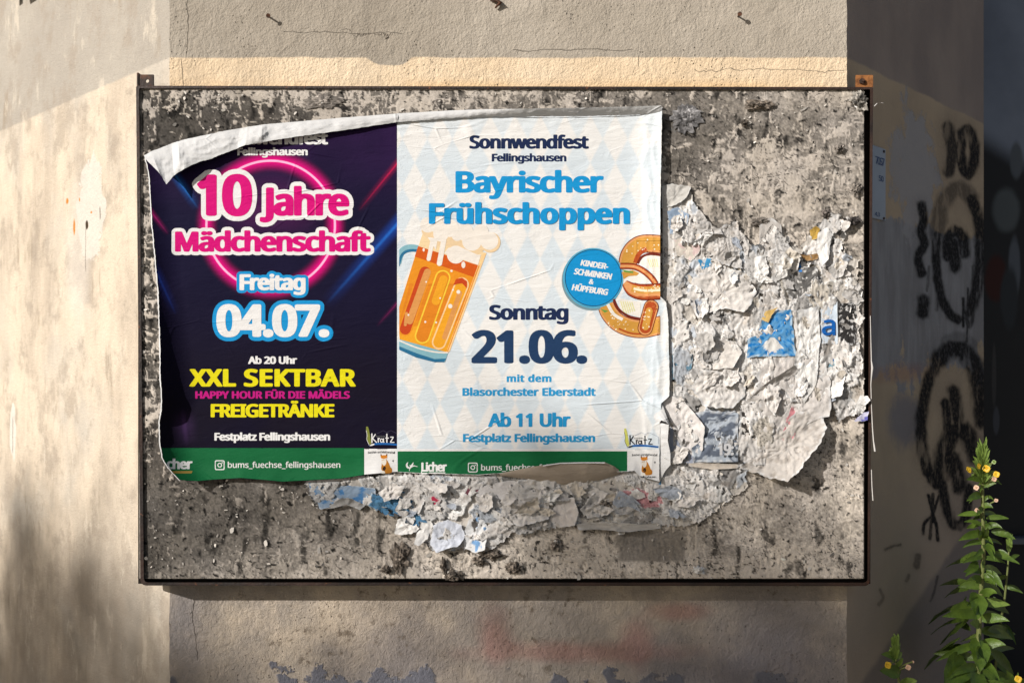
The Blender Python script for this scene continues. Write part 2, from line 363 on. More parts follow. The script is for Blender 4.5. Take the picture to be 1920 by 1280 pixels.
def spray(X, Y, Z):
    k = S * (DB + Y) / DB; px = 960 + X / k; py = 640 - (Z - ZC) / k; g = np.zeros(X.shape)
    nz = fbm(X * 30, Z * 30, 4, 181); fine = pn(X * 160, Z * 160, 183); worn = sst(-.42, -.10, fbm(X * 24, Z * 9, 4, 185))
    for pts, wd, al in STROKES:
        wd, al = wd * (1.35 if wd > 4 else 1.1), min(1, al * 1.25)
        d = np.full(X.shape, 1e3); P_2 = pts if len(pts) < 3 else [tuple(q) for q in path_(pts)]
        for (ax, ay), (bx, by) in zip(P_2[:-1], P_2[1:]):
            ex, ey = bx - ax, by - ay; t = np.clip(((px - ax) * ex + (py - ay) * ey) / (ex * ex + ey * ey + 1e-9), 0, 1); d = np.minimum(d, np.hypot(px - ax - t * ex, py - ay - t * ey))
        d = d * (1 + .25 * nz); core = sst(wd * 1.25, wd * .55, d + 1.2 * nz + .8 * fine)
        g = np.maximum(g, al * (core * (.55 + .45 * worn) + (1 - core) * .34 * np.exp(-(d / (wd * 1.7)) ** 2) * (.7 + .6 * fine)))
    return np.clip(g, 0, 1)
def path_(pts, n=5):
    p = [np.array(q, float) for q in pts]; out = []
    for i in range(len(p) - 1):
        a = p[max(i - 1, 0)]; b = p[i]; c = p[i + 1]; d = p[min(i + 2, len(p) - 1)]
        for k in range(n): t = k / n; out.append(.5 * (2 * b + (c - a) * t + (2 * a - 5 * b + 4 * c - d) * t * t + (3 * b - a - 3 * c + d) * t ** 3))
    return out + [p[-1]]
def facet(name, x0, y0, x1, y1, mat, nx, e0, e1, sprayed=False):
    nz_ = 1100 if sprayed else 500; zs = np.linspace(0, ZT, nz_); ts = np.linspace(0, 1, nx) ** 1.0
    T, Z = np.meshgrid(ts, zs); X = x0 + (x1 - x0) * T; Y = y0 + (y1 - y0) * T
    n = np.array([y1 - y0, -(x1 - x0)]); n = n / np.hypot(*n)
    inn = sst(0, .04, T) * sst(1, .96, T)
    d = (.0022 * fbm(X * 5 + Y * 3, Z * 5, 4, 8) + .001 * fbm(X * 22, Z * 22, 3, 2)) * inn
    X = X + n[0] * d; Y = Y + n[1] * d
    we = wob_edge(zs)[:, None]
    X = X + we * (sst(.02, 0, T) * e0 + sst(.98, 1, T) * e1)
    v = np.stack([X, Y, Z], -1)
    tn = np.repeat(spray(X, Y, Z).reshape(-1, 1), 3, 1) if sprayed else None
    return link(name, mesh_np(name, v, grid_quads(nz_, nx, flip=True), tn), mat, wall)
facet('front_face', XL, YW, XR, YW, wall_front(), 240, 1, 1)
facet('cream_side_face', XL - TL, YW + TL, XL, YW, wall_lit_side(), 160, 0, 1)
facet('sprayed_side_face', XR, YW, XR + TR, YW + SLR * TR, wall_shade_side(), 300, 1, 0, True)
# the return into the recess and the dark recess door
dk = Mat('shade_dark_plaster', .9, .1); dk.color(grey_jitter(dk, lin(84, 72, 64), .35, 8, 5)); dk.bump(dk.noise(50, 4), .004)  # return in deep shade: the darkness is put into the base colour
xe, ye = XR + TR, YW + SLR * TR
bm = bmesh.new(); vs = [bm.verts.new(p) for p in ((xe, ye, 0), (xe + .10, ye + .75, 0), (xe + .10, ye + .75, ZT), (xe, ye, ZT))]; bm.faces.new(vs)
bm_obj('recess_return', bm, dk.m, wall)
door = thing('recessed_door', (2.3, ye + .62, 0), 'dark blue grey door in the black recess beside the sprayed wall', 'door')
m = Mat('door_paint', .55, .3); x, y, z = m.xyz(); YD = ye + .62
def DP(px, py): v = P(px, py, YD); return v.x, v.z
kD = S * (DB + YD) / DB
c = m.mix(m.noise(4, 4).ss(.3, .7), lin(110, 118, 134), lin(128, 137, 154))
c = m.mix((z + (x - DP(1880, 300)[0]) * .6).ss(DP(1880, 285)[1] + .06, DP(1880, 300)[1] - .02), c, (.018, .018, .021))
for px, py, rx, ry, col in ((1888, 395, 26, 42, lin(84, 90, 94)), (1868, 520, 20, 42, lin(58, 22, 18)), (1902, 500, 11, 60, lin(88, 94, 104)), (1893, 560, 16, 60, lin(46, 50, 56)), (1868, 790, 6, 26, lin(70, 72, 80)), (1864, 700, 4, 60, lin(62, 60, 62)), (1906, 300, 12, 36, lin(86, 92, 100))):
    a, b = DP(px, py); c = m.mix(ell2(m, x, z, a, b, rx * kD, ry * kD, .22, (m.noise(5, 3) - .5) * .7), c, col)
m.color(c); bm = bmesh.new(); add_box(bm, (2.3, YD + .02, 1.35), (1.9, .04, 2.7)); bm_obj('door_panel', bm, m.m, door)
m = Mat('door_frame_paint', .6); m.color(grey_jitter(m, lin(44, 34, 28), .3, 10)); bm = bmesh.new()
add_box(bm, (xe + .135, YD - .02, 1.4), (.07, .06, 2.8), bev=.004); add_box(bm, (2.3, YD - .02, 2.82), (1.9, .06, .1), bev=.004); bm_obj('door_frame', bm, m.m, door)
m = Mat('door_ledge_metal', .5); m.color(grey_jitter(m, lin(104, 108, 116), .2, 20)); v0 = P(1915, 1012, YD - .03)
bm = bmesh.new(); add_box(bm, (v0.x + .10, YD - .03, v0.z), (.30, .05, .022), bev=.003); bm_obj('kick_rail', bm, m.m, door)

# ---------------------------------------------------------------- nails, bracket, number plate
rust_dark = Mat('rusted_iron', .7, .4); rust_dark.color(rust_dark.mix(rust_dark.noise(60, 5).ss(.4, .65), lin(48, 36, 30), lin(92, 58, 38))); rust_dark.bump(rust_dark.noise(200, 3), .001)
def nail(px, py, ln, lab, dx=0, dz=0):
    p = P(px, py, YW); t = thing('nail', p, lab, 'nail', 'nails left in the plaster')
    bm = bmesh.new(); q = p + Vector((dx, -ln, dz)); add_tube(bm, [p + Vector((0, .004, 0)), (p + q) / 2, q], .0021, 8); bm_obj('shank', bm, rust_dark.m, t, True)
    bm = bmesh.new(); d = (q - p).normalized(); add_tube(bm, [q, q + d * .0025], .0052, 10); bm_obj('head', bm, rust_dark.m, t)
nail(503, 31, .017, 'rusty bent nail in the grey plaster above the dark poster', .004, -.004)
nail(1384, 31, .016, 'rusty straight nail in the grey plaster near the sunlit wall corner')
t = bpy.data.meshes.new('plaster_hole')
p = P(930, 3, YW - .004); bm = bmesh.new(); add_tube(bm, [p + Vector((-.012, 0, .004)), p + Vector((0, -.006, .002)), p + Vector((.010, -.004, -.004)), p + Vector((-.002, -.002, -.016))], [.004, .006, .005, .002], 7)
o = bm_obj('iron_hook', bm, rust_dark.m, None, True); tag(o, 'broken rusty hook at the top of the grey plaster wall', 'hook')
ax, az = facet_l(42, 4); yb = YW + (XL - ax)
bk = Mat('black_metal', .45); bk.color(grey_jitter(bk, lin(30, 26, 25), .3, 30))
rot = Matrix.Rotation(R(45), 3, 'Z')
bm = bmesh.new(); add_box(bm, (ax + .045, yb - .045 - .03, az + .062), (.085, .06, .11), Matrix.Rotation(R(45), 3, 'Z') @ Matrix.Rotation(R(-10), 3, 'Y'), .003); add_box(bm, (ax - .032, yb - .01, az + .06), (.016, .03, .1), Matrix.Rotation(R(45), 3, 'Z'), .002)
o = bm_obj('wall_bracket', bm, bk.m); tag(o, 'black metal bracket on the cream side wall at the upper corner', 'bracket')

# ---------------------------------------------------------------- notice board
board = thing('notice_board', (0, YP, ZC - .55), 'wide weathered notice board in a thin rusty steel frame', 'notice board')
fm = Mat('rusty_steel', .6, .4); x, y, z = fm.xyz()
c = fm.mix(fm.noise(7, 5, .6).ss(.4, .62), lin(30, 22, 19), lin(54, 36, 28)); c = fm.mix(fm.noise(50, 5, .65).ss(.6, .7), c, lin(112, 68, 40)); c = fm.mix(x.ss(.55, .83) * fm.noise(12, 4).ss(.3, .6) * .55, c, lin(60, 40, 31))
fm.color(c); fm.bump(fm.noise(140, 4), .0015)
def rounded(cs, rs, n=6):
    out = []; k = len(cs)
    for i, (p, r) in enumerate(zip(cs, rs)):
        p = Vector(p); a = (Vector(cs[i - 1]) - p).normalized(); b = (Vector(cs[(i + 1) % k]) - p).normalized()
        for j in range(n + 1):
            t = j / n; s = p + a * r; e = p + b * r; out.append(s * (1 - t) ** 2 + p * 2 * t * (1 - t) + e * t * t)
    return out
OUT = [(255, 161), (1637, 163.5), (1631, 1098), (263.5, 1097)]
INN = [(261, 166), (1631.5, 168), (1626.5, 1091.5), (270, 1091)]
po = rounded(OUT, (4, 4, 12, 12)); pi = rounded(INN, (2, 2, 9, 9)); n = len(po)
rows = []
for k, (a, b) in enumerate(zip(po, pi)):
    wv = .4 * math.sin(k * 1.7)
    rows.append([P(a.x, a.y, YW - .006), P(a.x, a.y, .0012), P(a.x * .93 + b.x * .07, a.y * .93 + b.y * .07, 0), P(b.x * .93 + a.x * .07, b.y * .93 + a.y * .07, 0), P(b.x, b.y, .0012), P(b.x, b.y, .02), P(a.x * .8 + b.x * .2, a.y * .8 + b.y * .2, .02), P(a.x * .8 + b.x * .2, a.y * .8 + b.y * .2, YW - .006)])
bm = bmesh.new(); vr = [[bm.verts.new(p) for p in r] for r in rows]
for i in range(n):
    A, B = vr[i], vr[(i + 1) % n]
    for k in range(8): bm.faces.new((A[k], A[(k + 1) % 8], B[(k + 1) % 8], B[k]))
bmesh.ops.recalc_face_normals(bm, faces=bm.faces[:])
bm_obj('frame', bm, fm.m, board)
bp = Mat('gap_plate_black', .9, .1); bp.color((.020, .016, .014)); bm = bmesh.new(); a_ = P(258, 165, .034); b_ = P(1633, 1095, .034); add_box(bm, ((a_.x + b_.x) / 2, .034, (a_.z + b_.z) / 2), (b_.x - a_.x - .004, .004, a_.z - b_.z - .004)); bm_obj('added_gap_plate', bm, bp.m, board)  # added dark plate keeps the sunlit wall from showing through the frame gaps
# corner tabs
tabm = Mat('orange_rust', .75, .3); tabm.color(tabm.mix(tabm.noise(45, 5).ss(.4, .62), lin(108, 68, 38), lin(150, 98, 54))); tabm.bump(tabm.noise(150, 4), .0015)
def tab(px0, px1, py0, py1, mat, hole, bolt, flange):
    bm = bmesh.new(); a = P(px0, py0, .03); b = P(px1, py1, .03)
    # plate with a round hole
    cx, cz = P(*hole, .03).x, P(*hole, .03).z; r = .0042; N = 16
    ring_ = [(cx + r * math.cos(i * 2 * math.pi / N), cz + r * math.sin(i * 2 * math.pi / N)) for i in range(N)]
    sq_ = [(a.x, a.z), (b.x, a.z), (b.x, b.z), (a.x, b.z)]
    tri = tessellate_polygon([[Vector((*p, 0)) for p in sq_], [Vector((*p, 0)) for p in ring_]])
    pts = sq_ + ring_
    for dy in (0, .004):
        vs = [bm.verts.new((p[0], .03 + dy, p[1])) for p in pts]
        for t in tri: bm.faces.new([vs[i] for i in t])
    if flange: add_box(bm, (a.x + .002, .044, (a.z + b.z) / 2 - .0), (.0045, .032, a.z - b.z + .008), bev=.0008)
    bmesh.ops.recalc_face_normals(bm, faces=bm.faces[:])
    t = bm_obj('corner_tab', bm, mat, board)
    if bolt:
        bm = bmesh.new(); p = P(*hole, .026); add_tube(bm, [p + Vector((0, .006, 0)), p + Vector((0, -.001, 0))], .0068, 6); add_tube(bm, [p + Vector((0, .0, 0)), p + Vector((0, -.004, 0))], .003, 8); bm_obj('bolt', bm, rust_dark.m, t)
tab(257, 288, 140, 163, rust_dark.m, (276, 152), False, True)
tab(1605, 1637, 141, 164, tabm.m, (1617, 152), True, False)

# panel: weathered surface as real relief, its own colour per point
def panel():
    st = 1.9; px = np.arange(259.5, 1623.5, st); py = np.arange(164.5, 1087.5, st); ny, nx = len(py), len(px)
    X, Yv = np.meshgrid(px, py)
    # base tone (control grid, bilinear); lower left holds tree shade in the colour
    gx = np.array([260, 330, 480, 640, 800, 960, 1120, 1250, 1340, 1440, 1540, 1630]); gy = np.array([165, 235, 320, 450, 600, 800, 905, 980, 1040, 1090])
    T = np.array([[82, 82, 84, 104, 120, 134, 128, 120, 130, 140, 150, 176],
                  [80, 78, 84, 100, 110, 120, 120, 100, 122, 134, 140, 150],
                  [88, 90, 90, 100, 120, 130, 130, 112, 130, 150, 146, 156],
                  [86, 92, 100, 110, 120, 130, 130, 130, 146, 158, 152, 164],
                  [92, 100, 110, 120, 130, 140, 140, 150, 160, 164, 160, 172],
                  [104, 100, 110, 120, 140, 150, 150, 150, 150, 160, 170, 178],
                  [100, 102, 106, 112, 128, 140, 150, 150, 150, 172, 180, 176],
                  [92, 100, 114, 138, 160, 180, 176, 160, 162, 184, 192, 184],
                  [86, 98, 122, 160, 196, 208, 202, 176, 178, 196, 202, 188],
                  [98, 122, 156, 184, 200, 208, 208, 206, 202, 202, 202, 192]], float)
    fx = np.interp(X, gx, np.arange(len(gx))); fy = np.interp(Yv, gy, np.arange(len(gy)))
    i = np.clip(fx.astype(int), 0, len(gx) - 2); j = np.clip(fy.astype(int), 0, len(gy) - 2); a = fx - i; b = fy - j
    base = (T[j, i] * (1 - a) + T[j, i + 1] * a) * (1 - b) + (T[j + 1, i] * (1 - a) + T[j + 1, i + 1] * a) * b
    wx = X + 9 * fbm(X / 30, Yv / 30, 3, 1); wy = Yv + 9 * fbm(X / 30, Yv / 30, 3, 2)
    base = base * (1 + .30 * fbm(X / 60, Yv / 60, 5, 3) + .30 * fbm(X / 9, Yv / 9, 3, 9) + .22 * pn(X / 3.3, Yv / 3.3, 7) - .5 * sst(.12, .4, fbm(X / 24, Yv / 50, 4, 12)))
    h = .0007 * fbm(X / 25, Yv / 25, 4, 5) + .0007 * pn(X / 5, Yv / 5, 6) + .0004 * pn(X / 2.6, Yv / 2.6, 8)
    # remains of white paint and paste: flakes with a step
    gxd = np.array([260, 330, 480, 640, 900, 1240, 1340, 1440, 1560, 1630]); gyd = np.array([165, 225, 300, 400, 600, 900, 1000, 1090])
    Dn = np.array([[.50, .62, .66, .62, .60, .48, .46, .46, .52, .62],
                   [.44, .42, .40, .56, .50, .36, .40, .42, .44, .50],
                   [.48, .42, .40, .50, .50, .46, .48, .62, .50, .46],
                   [.54, .50, .50, .50, .50, .50, .52, .62, .54, .50],
                   [.58, .50, .50, .50, .50, .50, .50, .50, .50, .52],
                   [.46, .40, .36, .40, .50, .55, .55, .50, .45, .48],
                   [.32, .34, .38, .44, .50, .50, .46, .42, .42, .44],
                   [.42, .48, .52, .56, .58, .58, .58, .58, .56, .58]])
    fx = np.interp(X, gxd, np.arange(len(gxd))); fy = np.interp(Yv, gyd, np.arange(len(gyd)))
    i = np.clip(fx.astype(int), 0, len(gxd) - 2); j = np.clip(fy.astype(int), 0, len(gyd) - 2); a = fx - i; b = fy - j
    dens = (Dn[j, i] * (1 - a) + Dn[j, i + 1] * a) * (1 - b) + (Dn[j + 1, i] * (1 - a) + Dn[j + 1, i + 1] * a) * b
    f = .5 + .5 * fbm(wx / 40, wy / 40, 6, 11, .60) * 1.5
    fv = .5 + .5 * fbm(wx / 9, wy / 40, 4, 17, .6) * 1.5          # vertical drips of paste
    fh = .5 + .5 * fbm(wx / 42, wy / 8, 4, 19, .6) * 1.5
    fl = np.maximum(np.maximum(f, fv - .03), fh - .07); mask = sst(1 - dens - .02, 1 - dens + .03, fl - .12)
    white = np.where(Yv < 430, 190, 204) + 20 * fbm(X / 18, Yv / 18, 4, 21) + 12 * pn(X / 3, Yv / 3, 23)
    tone = base * (1 - mask) + white * mask * np.where(Yv > 900, np.interp(X, [260, 600, 900], [.72, .85, .98]), 1)  # lower-left flakes dimmed: tree shade as colour
    h = h + mask * (.0013 + .0006 * fbm(X / 8, Yv / 8, 3, 25))
    # cracks and gouged dark bits
    f1, f2, dx, dy, rv = worley(wx / 15, wy / 15, 3); ck = sst(.05, .01, f2 - f1) * sst(-.06, .16, fbm(X / 70, Yv / 70, 3, 31))
    dark = sst(.28, .41, fbm(wx / 14, wy / 10, 4, 35) + .12 * fbm(X / 90, Yv / 60, 2, 36))
    tone = tone * (1 - .6 * ck) * (1 - .72 * dark); h = h - .0006 * ck + .0016 * dark * ridg(X / 7, Yv / 7, 3, 37)
    # cracked worn patch beside the dark lower middle
    br = sst(0, 12, X - 1152 + 6 * pn(Yv / 12, Yv * 0, 3)) * sst(0, 12, 1290 - X) * sst(0, 8, Yv - 992) * sst(0, 8, 1056 - Yv)
    tone = tone * (1 - br) + br * (138 + 16 * pn(X / 4, Yv / 4, 40))
    tone = tone * (1 - .12 * sst(.0, .5, fbm(X / 130, Yv / 40, 3, 44)))
    # pale worn rim
    rim = np.minimum(np.minimum(X - 262, 1623 - X), np.minimum(Yv - 166, 1087 - Yv)); tone = np.where(rim < 4, tone * .55 + 86, tone)
    tone = np.clip(tone, 22, 226)
    warm = .5 + .5 * fbm(X / 80, Yv / 80, 3, 50)
    col = np.stack([tone * (1.01 + .02 * warm), tone * (.964 + .004 * warm), tone * (.922 - .035 * warm)], -1)
    blue = sst(.3, .5, fbm(wx / 30, wy / 22, 4, 60)) * sst(60, 10, np.hypot(X - 1290, (Yv - 222) * 1.6))
    col = col * (1 - blue[..., None] * .6) + np.array([122, 158, 190]) * blue[..., None] * .6
    col = linn(np.clip(col, 8, 230)) * .86
    h[0, :] = h[-1, :] = -.014; h[:, 0] = h[:, -1] = -.014
    X2 = X.copy(); Y2 = Yv.copy(); X2[:, 0] = X2[:, 1] - .3; X2[:, -1] = X2[:, -2] + .3; Y2[0] = Y2[1] - .3; Y2[-1] = Y2[-2] + .3
    me = mesh_np('panel', PHn(X2, Y2, h), grid_quads(ny, nx, flip=False), col.reshape(-1, 3))
    m = Mat('weathered_board', .93, .12); c = m.mix(1.0, m.tint(), m.val(m.noise(420, 3, .6) * .5 + .75), 'MULTIPLY'); m.color(c); m.bump(m.noise(520, 4, .65), .0010, .9)
    link('panel', me, m.m, board)
panel()

